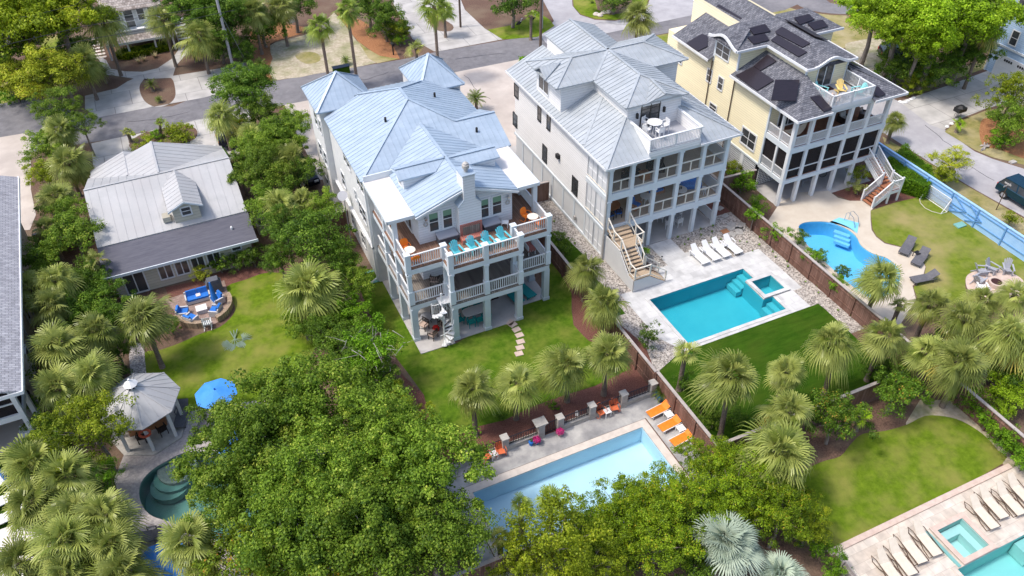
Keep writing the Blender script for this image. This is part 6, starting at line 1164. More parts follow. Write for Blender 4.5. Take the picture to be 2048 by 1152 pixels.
for a in (
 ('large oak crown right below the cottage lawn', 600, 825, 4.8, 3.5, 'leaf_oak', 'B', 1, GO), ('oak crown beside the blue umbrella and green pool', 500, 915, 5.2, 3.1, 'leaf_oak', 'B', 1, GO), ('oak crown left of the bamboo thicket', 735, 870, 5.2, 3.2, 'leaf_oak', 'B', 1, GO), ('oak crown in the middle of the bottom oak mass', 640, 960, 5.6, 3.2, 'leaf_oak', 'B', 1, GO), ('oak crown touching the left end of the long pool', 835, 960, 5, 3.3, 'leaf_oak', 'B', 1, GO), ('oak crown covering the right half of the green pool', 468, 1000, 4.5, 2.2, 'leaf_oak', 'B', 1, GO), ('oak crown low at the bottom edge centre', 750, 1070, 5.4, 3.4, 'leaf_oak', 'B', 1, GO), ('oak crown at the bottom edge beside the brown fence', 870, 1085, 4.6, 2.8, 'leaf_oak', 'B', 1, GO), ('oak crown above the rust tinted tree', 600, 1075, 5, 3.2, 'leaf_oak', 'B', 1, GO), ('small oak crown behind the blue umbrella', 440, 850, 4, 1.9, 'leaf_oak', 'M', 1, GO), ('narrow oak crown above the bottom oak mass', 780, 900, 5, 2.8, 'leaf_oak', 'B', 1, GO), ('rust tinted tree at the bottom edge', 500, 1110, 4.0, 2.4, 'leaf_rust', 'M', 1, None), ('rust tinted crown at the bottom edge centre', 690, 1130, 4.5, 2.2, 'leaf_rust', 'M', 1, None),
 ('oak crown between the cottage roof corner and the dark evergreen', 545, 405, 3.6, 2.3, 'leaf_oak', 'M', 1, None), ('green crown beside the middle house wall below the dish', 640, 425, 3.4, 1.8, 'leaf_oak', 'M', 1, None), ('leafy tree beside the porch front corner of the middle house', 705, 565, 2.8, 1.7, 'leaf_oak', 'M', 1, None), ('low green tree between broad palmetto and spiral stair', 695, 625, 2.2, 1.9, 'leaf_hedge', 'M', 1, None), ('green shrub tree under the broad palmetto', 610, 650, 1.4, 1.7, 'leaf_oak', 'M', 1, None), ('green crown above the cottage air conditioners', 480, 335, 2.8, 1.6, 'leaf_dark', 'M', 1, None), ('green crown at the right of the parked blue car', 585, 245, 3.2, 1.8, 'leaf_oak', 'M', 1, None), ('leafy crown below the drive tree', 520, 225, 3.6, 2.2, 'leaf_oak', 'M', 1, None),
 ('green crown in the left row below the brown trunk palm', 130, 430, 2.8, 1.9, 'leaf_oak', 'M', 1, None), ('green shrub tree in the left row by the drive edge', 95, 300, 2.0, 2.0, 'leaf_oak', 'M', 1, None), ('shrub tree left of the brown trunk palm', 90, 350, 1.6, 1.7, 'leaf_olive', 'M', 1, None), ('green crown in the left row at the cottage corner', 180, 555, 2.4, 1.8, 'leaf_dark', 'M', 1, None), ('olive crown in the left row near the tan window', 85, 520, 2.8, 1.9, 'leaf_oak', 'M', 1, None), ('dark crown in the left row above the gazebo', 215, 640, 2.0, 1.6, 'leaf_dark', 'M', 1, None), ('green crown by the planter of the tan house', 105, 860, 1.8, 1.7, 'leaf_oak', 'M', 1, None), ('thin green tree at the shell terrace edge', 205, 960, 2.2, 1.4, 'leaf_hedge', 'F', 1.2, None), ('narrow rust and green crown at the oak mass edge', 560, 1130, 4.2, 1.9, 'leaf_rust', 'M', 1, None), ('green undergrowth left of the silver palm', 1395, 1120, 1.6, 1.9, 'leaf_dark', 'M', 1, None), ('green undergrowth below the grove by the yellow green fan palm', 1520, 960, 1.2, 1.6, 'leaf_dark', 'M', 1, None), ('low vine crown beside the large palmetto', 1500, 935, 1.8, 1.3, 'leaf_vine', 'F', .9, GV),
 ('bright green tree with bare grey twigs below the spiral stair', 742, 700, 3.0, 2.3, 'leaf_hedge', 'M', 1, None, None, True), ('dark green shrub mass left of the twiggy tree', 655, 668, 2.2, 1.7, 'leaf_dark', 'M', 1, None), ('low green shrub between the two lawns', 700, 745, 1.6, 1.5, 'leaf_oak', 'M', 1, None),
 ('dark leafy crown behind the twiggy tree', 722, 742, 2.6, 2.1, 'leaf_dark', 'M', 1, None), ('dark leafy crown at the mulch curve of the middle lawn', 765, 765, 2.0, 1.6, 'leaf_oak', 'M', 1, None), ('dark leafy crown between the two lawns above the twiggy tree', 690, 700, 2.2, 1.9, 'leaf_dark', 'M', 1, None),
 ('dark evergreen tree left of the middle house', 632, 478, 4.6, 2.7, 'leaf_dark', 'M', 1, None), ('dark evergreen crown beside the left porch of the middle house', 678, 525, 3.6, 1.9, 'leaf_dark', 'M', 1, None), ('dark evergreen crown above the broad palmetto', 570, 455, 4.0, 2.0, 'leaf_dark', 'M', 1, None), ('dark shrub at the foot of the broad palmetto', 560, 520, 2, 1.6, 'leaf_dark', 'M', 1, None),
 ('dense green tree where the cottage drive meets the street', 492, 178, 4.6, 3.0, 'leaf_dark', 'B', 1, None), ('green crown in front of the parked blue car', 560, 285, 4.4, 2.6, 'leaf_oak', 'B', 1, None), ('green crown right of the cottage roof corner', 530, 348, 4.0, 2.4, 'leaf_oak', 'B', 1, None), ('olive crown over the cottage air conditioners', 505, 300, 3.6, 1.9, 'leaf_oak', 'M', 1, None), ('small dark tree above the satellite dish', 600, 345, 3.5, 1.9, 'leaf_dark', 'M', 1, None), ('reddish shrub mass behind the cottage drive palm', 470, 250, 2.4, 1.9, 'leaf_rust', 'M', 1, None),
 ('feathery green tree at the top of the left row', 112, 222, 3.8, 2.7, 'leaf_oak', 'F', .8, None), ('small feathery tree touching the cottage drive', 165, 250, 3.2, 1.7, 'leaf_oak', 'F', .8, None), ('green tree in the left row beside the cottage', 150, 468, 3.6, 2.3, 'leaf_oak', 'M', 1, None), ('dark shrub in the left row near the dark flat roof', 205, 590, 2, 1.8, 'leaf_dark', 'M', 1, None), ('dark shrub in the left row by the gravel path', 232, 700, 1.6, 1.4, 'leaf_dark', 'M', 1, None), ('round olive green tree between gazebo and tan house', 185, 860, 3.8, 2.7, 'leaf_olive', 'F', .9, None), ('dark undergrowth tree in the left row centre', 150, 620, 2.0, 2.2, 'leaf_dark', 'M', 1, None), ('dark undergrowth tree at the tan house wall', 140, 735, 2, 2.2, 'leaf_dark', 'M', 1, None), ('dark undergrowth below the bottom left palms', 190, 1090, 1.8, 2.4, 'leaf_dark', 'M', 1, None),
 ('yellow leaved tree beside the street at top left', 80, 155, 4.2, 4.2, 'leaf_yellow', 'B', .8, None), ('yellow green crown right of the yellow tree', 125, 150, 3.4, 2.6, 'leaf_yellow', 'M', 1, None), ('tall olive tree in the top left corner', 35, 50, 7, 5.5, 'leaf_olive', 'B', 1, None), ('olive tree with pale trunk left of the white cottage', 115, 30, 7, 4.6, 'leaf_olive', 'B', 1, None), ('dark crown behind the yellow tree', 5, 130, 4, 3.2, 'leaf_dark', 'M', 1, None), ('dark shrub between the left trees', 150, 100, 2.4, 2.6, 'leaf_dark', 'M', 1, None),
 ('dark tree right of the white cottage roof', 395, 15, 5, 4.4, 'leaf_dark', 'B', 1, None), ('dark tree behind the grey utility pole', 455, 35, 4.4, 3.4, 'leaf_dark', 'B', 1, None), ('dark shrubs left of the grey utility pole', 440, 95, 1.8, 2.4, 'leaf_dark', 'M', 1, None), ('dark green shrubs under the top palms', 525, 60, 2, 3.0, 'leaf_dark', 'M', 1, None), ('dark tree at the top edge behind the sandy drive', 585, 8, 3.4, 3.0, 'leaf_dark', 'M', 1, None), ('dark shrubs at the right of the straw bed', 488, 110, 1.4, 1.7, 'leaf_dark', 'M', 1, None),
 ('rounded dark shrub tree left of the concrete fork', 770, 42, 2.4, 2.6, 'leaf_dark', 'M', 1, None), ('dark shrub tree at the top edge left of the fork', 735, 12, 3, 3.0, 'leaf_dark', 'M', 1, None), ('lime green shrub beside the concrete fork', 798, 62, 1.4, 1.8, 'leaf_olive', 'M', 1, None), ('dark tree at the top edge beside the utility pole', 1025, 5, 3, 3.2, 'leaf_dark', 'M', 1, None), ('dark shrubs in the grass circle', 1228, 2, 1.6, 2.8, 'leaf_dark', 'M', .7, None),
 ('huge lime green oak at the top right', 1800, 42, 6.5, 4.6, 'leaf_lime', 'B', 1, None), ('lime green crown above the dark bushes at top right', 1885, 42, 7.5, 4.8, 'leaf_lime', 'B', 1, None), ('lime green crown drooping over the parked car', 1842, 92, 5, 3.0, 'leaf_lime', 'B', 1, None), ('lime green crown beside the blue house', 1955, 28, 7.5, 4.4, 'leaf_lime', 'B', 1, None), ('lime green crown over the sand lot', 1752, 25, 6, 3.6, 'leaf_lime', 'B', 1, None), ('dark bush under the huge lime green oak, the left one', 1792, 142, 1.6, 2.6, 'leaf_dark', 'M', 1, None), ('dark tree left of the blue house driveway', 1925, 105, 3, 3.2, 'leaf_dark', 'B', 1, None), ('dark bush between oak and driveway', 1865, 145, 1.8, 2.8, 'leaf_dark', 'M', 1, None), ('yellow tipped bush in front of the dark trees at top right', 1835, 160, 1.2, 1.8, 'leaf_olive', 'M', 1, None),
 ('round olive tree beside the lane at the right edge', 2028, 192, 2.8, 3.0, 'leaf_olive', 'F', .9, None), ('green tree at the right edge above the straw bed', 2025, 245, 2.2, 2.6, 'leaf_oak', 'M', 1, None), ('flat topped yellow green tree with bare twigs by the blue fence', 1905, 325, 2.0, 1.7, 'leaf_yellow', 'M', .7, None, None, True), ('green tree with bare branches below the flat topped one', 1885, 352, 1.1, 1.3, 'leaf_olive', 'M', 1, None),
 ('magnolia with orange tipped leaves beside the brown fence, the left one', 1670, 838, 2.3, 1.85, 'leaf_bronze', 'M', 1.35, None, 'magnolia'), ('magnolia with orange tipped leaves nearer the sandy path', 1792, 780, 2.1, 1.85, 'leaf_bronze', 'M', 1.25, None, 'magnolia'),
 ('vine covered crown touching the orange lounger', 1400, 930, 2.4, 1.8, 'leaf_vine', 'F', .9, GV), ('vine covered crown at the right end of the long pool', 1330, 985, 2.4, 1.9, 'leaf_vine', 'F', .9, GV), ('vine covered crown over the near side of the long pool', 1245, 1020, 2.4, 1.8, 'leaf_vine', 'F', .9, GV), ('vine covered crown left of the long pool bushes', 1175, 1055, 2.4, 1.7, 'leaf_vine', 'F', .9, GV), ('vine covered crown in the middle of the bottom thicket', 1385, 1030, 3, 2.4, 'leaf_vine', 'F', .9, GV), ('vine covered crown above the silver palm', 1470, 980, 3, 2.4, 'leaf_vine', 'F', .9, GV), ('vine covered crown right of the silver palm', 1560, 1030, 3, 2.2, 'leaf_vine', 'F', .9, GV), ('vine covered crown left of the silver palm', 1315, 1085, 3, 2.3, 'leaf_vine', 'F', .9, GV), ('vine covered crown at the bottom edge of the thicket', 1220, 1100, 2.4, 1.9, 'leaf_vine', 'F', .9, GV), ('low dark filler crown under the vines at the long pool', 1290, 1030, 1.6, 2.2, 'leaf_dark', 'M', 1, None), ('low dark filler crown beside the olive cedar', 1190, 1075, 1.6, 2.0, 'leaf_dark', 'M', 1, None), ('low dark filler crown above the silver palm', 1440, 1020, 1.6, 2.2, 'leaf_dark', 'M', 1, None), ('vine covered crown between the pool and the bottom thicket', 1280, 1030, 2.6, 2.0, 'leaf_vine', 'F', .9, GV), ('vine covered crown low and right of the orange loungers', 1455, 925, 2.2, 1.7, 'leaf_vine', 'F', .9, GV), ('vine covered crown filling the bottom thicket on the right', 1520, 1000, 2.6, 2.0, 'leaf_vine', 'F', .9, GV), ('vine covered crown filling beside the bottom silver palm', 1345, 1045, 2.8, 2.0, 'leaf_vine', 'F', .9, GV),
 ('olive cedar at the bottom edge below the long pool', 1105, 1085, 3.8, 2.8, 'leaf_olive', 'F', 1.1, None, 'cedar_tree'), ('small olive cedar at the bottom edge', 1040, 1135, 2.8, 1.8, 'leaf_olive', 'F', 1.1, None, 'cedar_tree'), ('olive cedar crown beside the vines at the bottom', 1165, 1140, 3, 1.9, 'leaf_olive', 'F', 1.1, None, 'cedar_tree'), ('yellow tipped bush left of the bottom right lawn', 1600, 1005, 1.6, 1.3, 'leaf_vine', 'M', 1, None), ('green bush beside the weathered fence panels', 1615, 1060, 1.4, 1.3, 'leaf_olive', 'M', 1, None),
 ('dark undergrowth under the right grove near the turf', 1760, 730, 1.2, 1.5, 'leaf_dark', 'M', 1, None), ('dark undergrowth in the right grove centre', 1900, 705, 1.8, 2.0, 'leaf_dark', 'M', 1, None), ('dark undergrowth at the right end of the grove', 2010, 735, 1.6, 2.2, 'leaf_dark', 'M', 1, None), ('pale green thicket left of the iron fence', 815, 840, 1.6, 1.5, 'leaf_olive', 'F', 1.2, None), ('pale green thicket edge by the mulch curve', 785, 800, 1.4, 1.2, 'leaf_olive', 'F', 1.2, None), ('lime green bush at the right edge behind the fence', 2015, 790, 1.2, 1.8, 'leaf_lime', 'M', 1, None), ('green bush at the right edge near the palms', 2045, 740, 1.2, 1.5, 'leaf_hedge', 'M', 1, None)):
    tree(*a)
GS = 'small shrubs'
for a in (
 ('yellow shrub at the cottage wall beside the covered grill', 404, 552, .7, .75, 'leaf_yellow'), ('dark hedge shrub nearest the covered grill', 440, 530, .8, .95, 'leaf_dark'), ('dark hedge shrub in the middle by the cottage wall', 472, 522, .9, 1.0, 'leaf_dark'), ('dark hedge shrub right end by the cottage wall', 506, 514, .9, 1.0, 'leaf_dark'), ('round green shrub left of the blue cushions', 342, 652, .8, .85, 'leaf_oak'), ('round mound of yellow green shrub on the island, the left one', 292, 288, .4, 1.15, 'leaf_olive'), ('round mound of yellow green shrub on the island, the right one', 365, 277, .45, 1.35, 'leaf_olive'), ('small mound in the middle of the cottage drive island', 312, 272, .3, .7, 'leaf_hedge'), ('mound behind the young palm on the island', 345, 262, .35, .95, 'leaf_olive'),
 ('clipped bright shrub at the fence corner of the yellow house, upper one', 1515, 415, .9, .95, 'leaf_hedge'), ('bright round shrub overhanging the fence, next to the clipped one', 1508, 432, 1.5, .8, 'leaf_hedge'), ('loose shrub over the rock bed fence above the kidney pool', 1556, 468, 1.2, .9, 'leaf_hedge'), ('low dark shrub on the pool side of the fence, upper one', 1598, 478, .6, .75, 'leaf_dark'), ('round shrub against the brown fence opposite the hot tub', 1622, 514, 1.2, .85, 'leaf_hedge'), ('low dark shrub on the pool side of the fence, lower one', 1640, 515, .5, .7, 'leaf_dark'), ('round shrub at the brown fence nearest the turf', 1672, 570, 1.0, .75, 'leaf_hedge'), ('low dark shrub by the kidney pool end', 1685, 545, .5, .7, 'leaf_dark'),
 ('upright glossy shrub at the near patio corner', 1298, 672, 1.1, .85, 'leaf_dark'), ('shrub against the turf fence beside the orange loungers', 1370, 765, .8, .75, 'leaf_dark'), ('dark shrub under the tall palmetto by the turf', 1405, 812, .8, .9, 'leaf_dark'), ('dark shrub at the turf fence corner', 1480, 842, .6, .9, 'leaf_dark'), ('green shrub behind the brown fence near the turf', 1425, 845, .6, .8, 'leaf_oak'), ('dark shrub on the narrow turf strip', 1118, 478, .8, .8, 'leaf_dark'), ('dark shrub by the fence below the turf strip', 1128, 500, .8, .8, 'leaf_dark'),
 ('clipped box shrub in the fenced gap', 1482, 370, .9, 1.25, 'leaf_hedge'), ('pale variegated shrub below the yellow wall', 1462, 338, .7, 1.0, 'leaf_olive'), ('spiky grass shrub by the yellow house stairs', 1718, 378, .6, .8, 'leaf_palm'), ('clipped shrub under the yellow house stairs', 1715, 352, .8, .9, 'leaf_olive'), ('green shrub by the tan stairs', 1285, 505, .6, .6, 'leaf_hedge'),
 ('hedge shrub right of the lawn nearest the palm trunk', 1928, 790, .8, .85, 'leaf_dark'), ('hedge shrub second along the right lawn', 1950, 812, .8, .95, 'leaf_hedge'), ('hedge shrub third along the right lawn', 1975, 842, .8, .95, 'leaf_hedge'), ('hedge shrub fourth along the right lawn', 2000, 868, .8, .95, 'leaf_hedge'), ('hedge shrub fifth along the right lawn', 2025, 895, .8, .95, 'leaf_hedge'), ('hedge shrub last before the right edge', 2050, 925, .8, .9, 'leaf_hedge'), ('hedge shrub at the left corner of the stone deck', 1640, 1095, .7, .9, 'leaf_hedge'), ('hedge shrub cut by the bottom edge at the stone deck', 1668, 1140, .7, .85, 'leaf_hedge'), ('small green plant on the sandy path', 1855, 803, .3, .4, 'leaf_hedge'),
 ('small shrub in the mulch above the iron fence', 1105, 810, .3, .4, 'leaf_hedge'), ('tiny shrub in the mulch near the left palmetto', 1002, 835, .25, .35, 'leaf_dark'), ('round green shrub by the blue house driveway', 1722, 30, .9, 1.6, 'leaf_hedge'), ('small shrub at the street end of the straw bed', 800, 82, .6, .9, 'leaf_hedge'), ('small green shrub behind the small tower roof', 782, 75, .6, .8, 'leaf_dark'), ('round shrub in the top left lawn', 28, 192, .6, 1.5, 'leaf_hedge'), ('yellow green shrub by the yellow house driveway stones', 1812, 178, .6, 1.1, 'leaf_olive'), ('young sapling by the street sign', 2022, 440, .6, .7, 'leaf_olive'), ('low shrub beside the planter at the tan house', 66, 810, .6, .7, 'leaf_dark'), ('green shrub behind the gazebo', 235, 745, .7, .9, 'leaf_dark'), ('shrub at the right edge below the lane trees', 2000, 285, .6, 1.2, 'leaf_hedge')):
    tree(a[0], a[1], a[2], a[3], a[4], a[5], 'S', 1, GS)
# low clipped hedges
def hedge(label, px, h, m, n, ls=.1, name='hedge', world=False):
    P_ = px if world else G2(px); c = sum(P_, Vector((0, 0))) / len(P_); rnd.seed(len(label)); mb = MB(); xs = [p.x for p in P_]; ys = [p.y for p in P_]; k = 0
    while k < n:
        x, y = rnd.uniform(min(xs), max(xs)), rnd.uniform(min(ys), max(ys))
        if not inside(x, y, P_): continue
        hh = h * (.85 + .18 * math.sin(x * 3.1) * math.cos(y * 2.7)); z = hh - abs(rnd.gauss(0, .08))
        if rnd.random() < .45:      # sides
            i = rnd.randrange(len(P_)); t = rnd.random(); e = P_[i].lerp(P_[(i + 1) % len(P_)], t); x, y = e.x + rnd.gauss(0, .07), e.y + rnd.gauss(0, .07); z = rnd.uniform(.05, hh)
        a = Vector((rnd.gauss(0, 1), rnd.gauss(0, 1), rnd.gauss(0, .5))).normalized(); b = a.cross(Vector((rnd.gauss(0, .4), rnd.gauss(0, .4), 1))).normalized(); s = ls * rnd.uniform(.6, 1.4); p = Vector((x - c.x, y - c.y, z)); a *= s * .5; b *= s * .4
        mb.add([p - a, p + b, p + a, p - b], [(0, 1, 2, 3)], max(0, min(1, rnd.gauss(.45, .2)))); k += 1
    q = MB(); q.prism([(p.x - c.x, p.y - c.y) for p in offset(P_, -.12)], 0, h * .8); r = thing(name, label, 'hedge', (c.x, c.y, 0)); mb.obj('foliage', m, r); q.obj('branches', 'turf', r)
hedge('tall clipped hedge inside the blue fence below the yellow house stairs', [(1765, 345), (1800, 315), (1850, 358), (1858, 385), (1845, 400), (1800, 385)], 1.6, 'leaf_hedge', 16000)
hedge('yellow green low hedge under the white cottage deck', [(232, 118), (250, 108), (300, 99), (335, 92), (338, 102), (300, 110), (255, 120)], .8, 'leaf_olive', 5000, .16)
hedge('low green strip of plants behind the white house garage', [(1040, 122), (1090, 112), (1092, 118), (1042, 128)], .5, 'leaf_hedge', 1500, .14)
# small tufts in the rock beds
tf = MB(); rnd.seed(8)
for k in range(60): a = rnd.uniform(0, 6.28); l_ = rnd.uniform(.12, .24); d = Vector((math.cos(a) * .5, math.sin(a) * .5, .8)); w = Vector((-math.sin(a), math.cos(a), 0)) * .012; tf.add([-w, w, d * l_], [(0, 1, 2)], rnd.random())
tf = tf.mesh('grass_tuft', 'leaf_hedge')
B7 = lambda x, y: (1300 + x / 5.908, 350 + y / 5.908)
for k, p in enumerate([B7(325, 745), B7(450, 770), B7(600, 650), B7(600, 720), B7(740, 610), B7(730, 680), B7(725, 750), B7(835, 770), B7(410, 830), B7(700, 820), B7(1290, 745), B7(1140, 800), B7(1210, 905), B7(1285, 835), B7(1060, 790), B7(1480, 975), (1573, 524), (1575, 535), (1634, 574), (1636, 587), (1702, 632), (1675, 622), (1550, 515), (1108, 445), (1545, 505), (1610, 565)]):
    o = bpy.data.objects.new('grass_tuft', tf); C.objects.link(o); o.location = g(*p, .01); s = rnd.uniform(.8, 1.5); o.scale = (s, s, s); o.rotation_euler = (0, 0, k); tag(o, 'small green tuft planted among the pale rocks beside the white house', 'plant', 'tufts in the rock bed')
for k, p in enumerate([(288, 122), (310, 115), (278, 126)]):
    o = bpy.data.objects.new('dry_grass_clump', tf); C.objects.link(o); o.location = g(*p, .01); s = 4.2; o.scale = (s, s, s * .8); o.rotation_euler = (0, 0, k); setmat(o, 'drygrass'); tag(o, ['dry tan grass clump centre of the cottage bed', 'dry tan grass clump right of the cottage bed', 'dry tan grass clump left of the cottage bed'][k], 'plant')

# ---------------------------------------------------------------- garden and deck furniture (front faces -y, seat height .4)
def leg4(r, m, sx, sy, h, t=.05, splay=0):
    for x in (-sx, sx):
        for y in (-sy, sy): MB().bar((x * (1 + splay), y * (1 + splay), 0), (x, y, h), t, t, up=(0, 1, 0)).obj('leg', m, r)
def adirondack(m, label, cat='chair'):
    r = thing('adirondack_chair', label, cat)
    b = MB()
    for k in range(6): b.rbox(0, -.3 + k * .1, .36 - k * .025, .5, .085, .025, 0, -.25)
    b.obj('seat', m, r); b = MB()
    for k in range(-2, 3): x = k * .1; b.bar((x * .8, .22, .2), (x * 1.25, .58, .98 - .035 * k * k), .09, .025, up=(0, -1, .4))
    b.bar((-.25, .4, .55), (.25, .4, .55), .05, .03); b.obj('backrest', m, r)
    for s in (-1, 1):
        MB().bar((s * .33, -.42, .54), (s * .33, .42, .56), .12, .025).obj('armrest', m, r)
        MB().bar((s * .3, -.36, 0), (s * .3, -.36, .53), .04, .09).obj('leg', m, r); MB().bar((s * .27, -.4, .33), (s * .27, .62, .0), .035, .11).obj('leg', m, r)
    return r
def lounger(frame, sling, label, w=.66, L=1.95, back=38, arms=False, curvy=False, white=False):
    r = thing('sun_lounger', label, 'sun lounger'); a = rad(back); hz = .33; yb = .45; bl = .78
    b = MB(); b.plate([(-w / 2, -L / 2, hz), (w / 2, -L / 2, hz), (w / 2, yb - .1, hz), (-w / 2, yb - .1, hz)], .05); b.obj('seat', sling, r)
    b = MB(); b.plate([(-w / 2, yb - .1, hz), (w / 2, yb - .1, hz), (w / 2 * (.7 if curvy or white else 1), yb - .1 + bl * math.cos(a), hz + bl * math.sin(a)), (-w / 2 * (.7 if curvy or white else 1), yb - .1 + bl * math.cos(a), hz + bl * math.sin(a))], .05); b.obj('backrest', sling, r)
    b = MB()
    for s in (-1, 1):
        if curvy:
            pts = [(s * .36, -L / 2, .3), (s * .38, -L / 2 + .1, .05), (s * .38, -.35, .12), (s * .38, -.05, .3), (s * .38, .25, .12), (s * .38, .75, .03), (s * .38, .95, .3), (s * .38, .6, .42), (s * .37, .1, .36), (s * .36, -L / 2, .33)]
            b.tube(pts, .024, 6)
        else: b.bar((s * (w / 2 + .02), -L / 2, hz - .03), (s * (w / 2 + .02), L / 2 - .1, hz - .03), .05, .06)
    b.bar((-w / 2, -L / 2 + .03, hz - .04), (w / 2, -L / 2 + .03, hz - .04), .05, .05); b.obj('frame', frame, r)
    if not curvy:
        for x in (-w / 2, w / 2):
            for y in (-L / 2 + .2, L / 2 - .35): MB().box(x - .03, x + .03, y - .03, y + .03, 0, hz - .03).obj('leg', frame, r)
    if arms:
        for s in (-1, 1): b = MB(); b.bar((s * (w / 2 + .1), .1, .52), (s * (w / 2 + .1), .65, .55), .08, .03); b.bar((s * (w / 2 + .1), .6, 0), (s * (w / 2 + .1), .6, .54), .05, .05); b.bar((s * (w / 2 + .08), .12, .3), (s * (w / 2 + .1), .12, .53), .04, .04); b.obj('armrest', frame, r)
    return r
def round_table(top, base, label, R=.4, h=.72, cat='table'):
    r = thing('round_table', label, cat); MB().lathe([(R, 0), (R, .04)], (0, 0, h - .04), 22).obj('tabletop', top, r)
    for k in range(4): a = rad(45 + 90 * k); MB().bar((R * .75 * math.cos(a), R * .75 * math.sin(a), 0), (R * .35 * math.cos(a), R * .35 * math.sin(a), h - .04), .035, .035, up=(0, 1, 0)).obj('leg', base, r)
    return r
def small_table(m, label, s=.45, h=.42):
    r = thing('side_table', label, 'table'); b = MB()
    for k in range(4): b.box(-s / 2, s / 2, -s / 2 + k * s / 4 + .01, -s / 2 + (k + 1) * s / 4 - .01, h - .03, h)
    b.obj('tabletop', m, r); leg4(r, m, s / 2 - .04, s / 2 - .04, h - .03, .05); return r
def shell_chair(m, label, wire='white'):
    """metal chair with a scalloped curved back and tube arms"""
    r = thing('garden_chair', label, 'chair'); MB().plate([(-.24, -.24, .42), (.24, -.24, .42), (.24, .2, .39), (-.24, .2, .39)], .03).obj('seat', m, r)
    b = MB(); pts = [(-.24, .42), (.24, .42), (.28, .62), (.24, .82), (.12, .9), (-.12, .9), (-.24, .82), (-.28, .62)]
    b.add([(x, .2 + (z - .42) * .25, z) for x, z in pts] + [(x, .23 + (z - .42) * .25, z) for x, z in pts], [tuple(range(8)), tuple(range(8, 16))[::-1]] + [(i, (i + 1) % 8, 8 + (i + 1) % 8, 8 + i) for i in range(8)]); b.obj('backrest', m, r)
    for s in (-1, 1): MB().tube([(s * .24, .25, .55), (s * .3, .1, .64), (s * .31, -.2, .62), (s * .28, -.28, .3), (s * .28, -.1, .02), (s * .28, .3, .02)], .02, 6).obj('armrest', m, r)
    return r
def plain_chair(m, label, seat=None, h=.44, back=.9, arms=True, wide=.5, name='chair'):
    r = thing(name, label, 'chair'); w = wide / 2; MB().box(-w, w, -.25, .22, h - .05, h + (.05 if seat else 0)).obj('seat', seat or m, r)
    b = MB(); b.plate([(-w, .2, back), (w, .2, back), (w, .23, back), (-w, .23, back)], .05)
    for k in range(5): x = -w + .03 + k * (2 * w - .06) / 4; b.box(x - .03, x + .03, .19, .23, h, back)
    b.obj('backrest', m, r); leg4(r, m, w - .03, .21, h - .05, .045)
    if arms:
        for s in (-1, 1): MB().bar((s * w, -.25, h + .22), (s * w, .22, h + .24), .05, .03).bar((s * w, -.24, h - .05), (s * w, -.24, h + .22), .04, .04).obj('armrest', m, r)
    return r
# deck of the middle house
ad = Maker(adirondack('turq', 'x'))
for k, (x, y) in enumerate(((14.2, 39.55), (15.35, 39.55), (16.42, 39.6), (17.5, 39.62))): ad.put((x, y, 6.45), rad(8), ['turquoise slatted chair at the left end of the row on the middle house deck', 'turquoise slatted chair second from the left on the middle house deck', 'turquoise slatted chair third from the left on the middle house deck', 'turquoise slatted chair at the right end of the row on the middle house deck'][k], 'turquoise deck chairs')
st = Maker(round_table('plastic', 'plastic', 'x', .24, .42))
for k, (x, y) in enumerate(((14.8, 39.42), (15.88, 39.45), (16.97, 39.5))): st.put((x, y, 6.45), 0, ['small round white table between first and second turquoise chairs', 'small round white table between the two middle turquoise chairs', 'small round white table between third and fourth turquoise chairs'][k], 'white tables between the turquoise chairs')
rt = Maker(round_table('tabletop', 'orange', 'x', .38, .7))
rt.put((11.35, 40.7, 6.45), 0, 'cream round table between the orange chairs at the left end of the deck', 'cream tables with orange chairs'); rt.put((20.1, 40.6, 6.45), 0, 'cream round table between the orange chairs at the right end of the deck', 'cream tables with orange chairs')
sc_ = Maker(shell_chair('orange', 'x'))
for p, a, t in (((11.3, 41.4, 6.45), 0, 'orange chair behind the left cream table'), ((11.45, 40.0, 6.45), 180, 'orange chair in front of the left cream table'), ((19.9, 41.25, 6.45), 20, 'orange chair behind the right cream table'), ((20.4, 40.1, 6.45), 190, 'orange chair in front of the right cream table')): sc_.put(p, rad(a), t + ' on the deck', 'orange metal chairs on the deck')
def deck_box(label, x, y, L):
    r = thing('deck_box', label, 'storage box', (x, y, 6.45)); b = MB().box(-L / 2, L / 2, -.32, .32, 0, .55)
    for k in range(int(L / .1)): b.box(-L / 2 + .03 + k * .1, -L / 2 + .08 + k * .1, -.335, -.32, .04, .5)
    b.obj('body', 'greybox', r); b = MB(); b.plate([(-L / 2 - .03, -.36, .57), (L / 2 + .03, -.36, .57), (L / 2 + .03, .34, .66), (-L / 2 - .03, .34, .66)], .08); b.obj('lid', 'lid', r)
deck_box('long charcoal storage box left of the red brick hearth', 14.2, 41.4, 1.35); deck_box('shorter charcoal storage box right of the red brick hearth', 17.35, 41.4, 1.15)
r = plain_chair('plastic', 'small white slatted stool beside the right storage box', None, .4, .6, False, .4, 'stool'); r.location = (18.3, 41.2, 6.45); r.rotation_euler = (0, 0, rad(60))
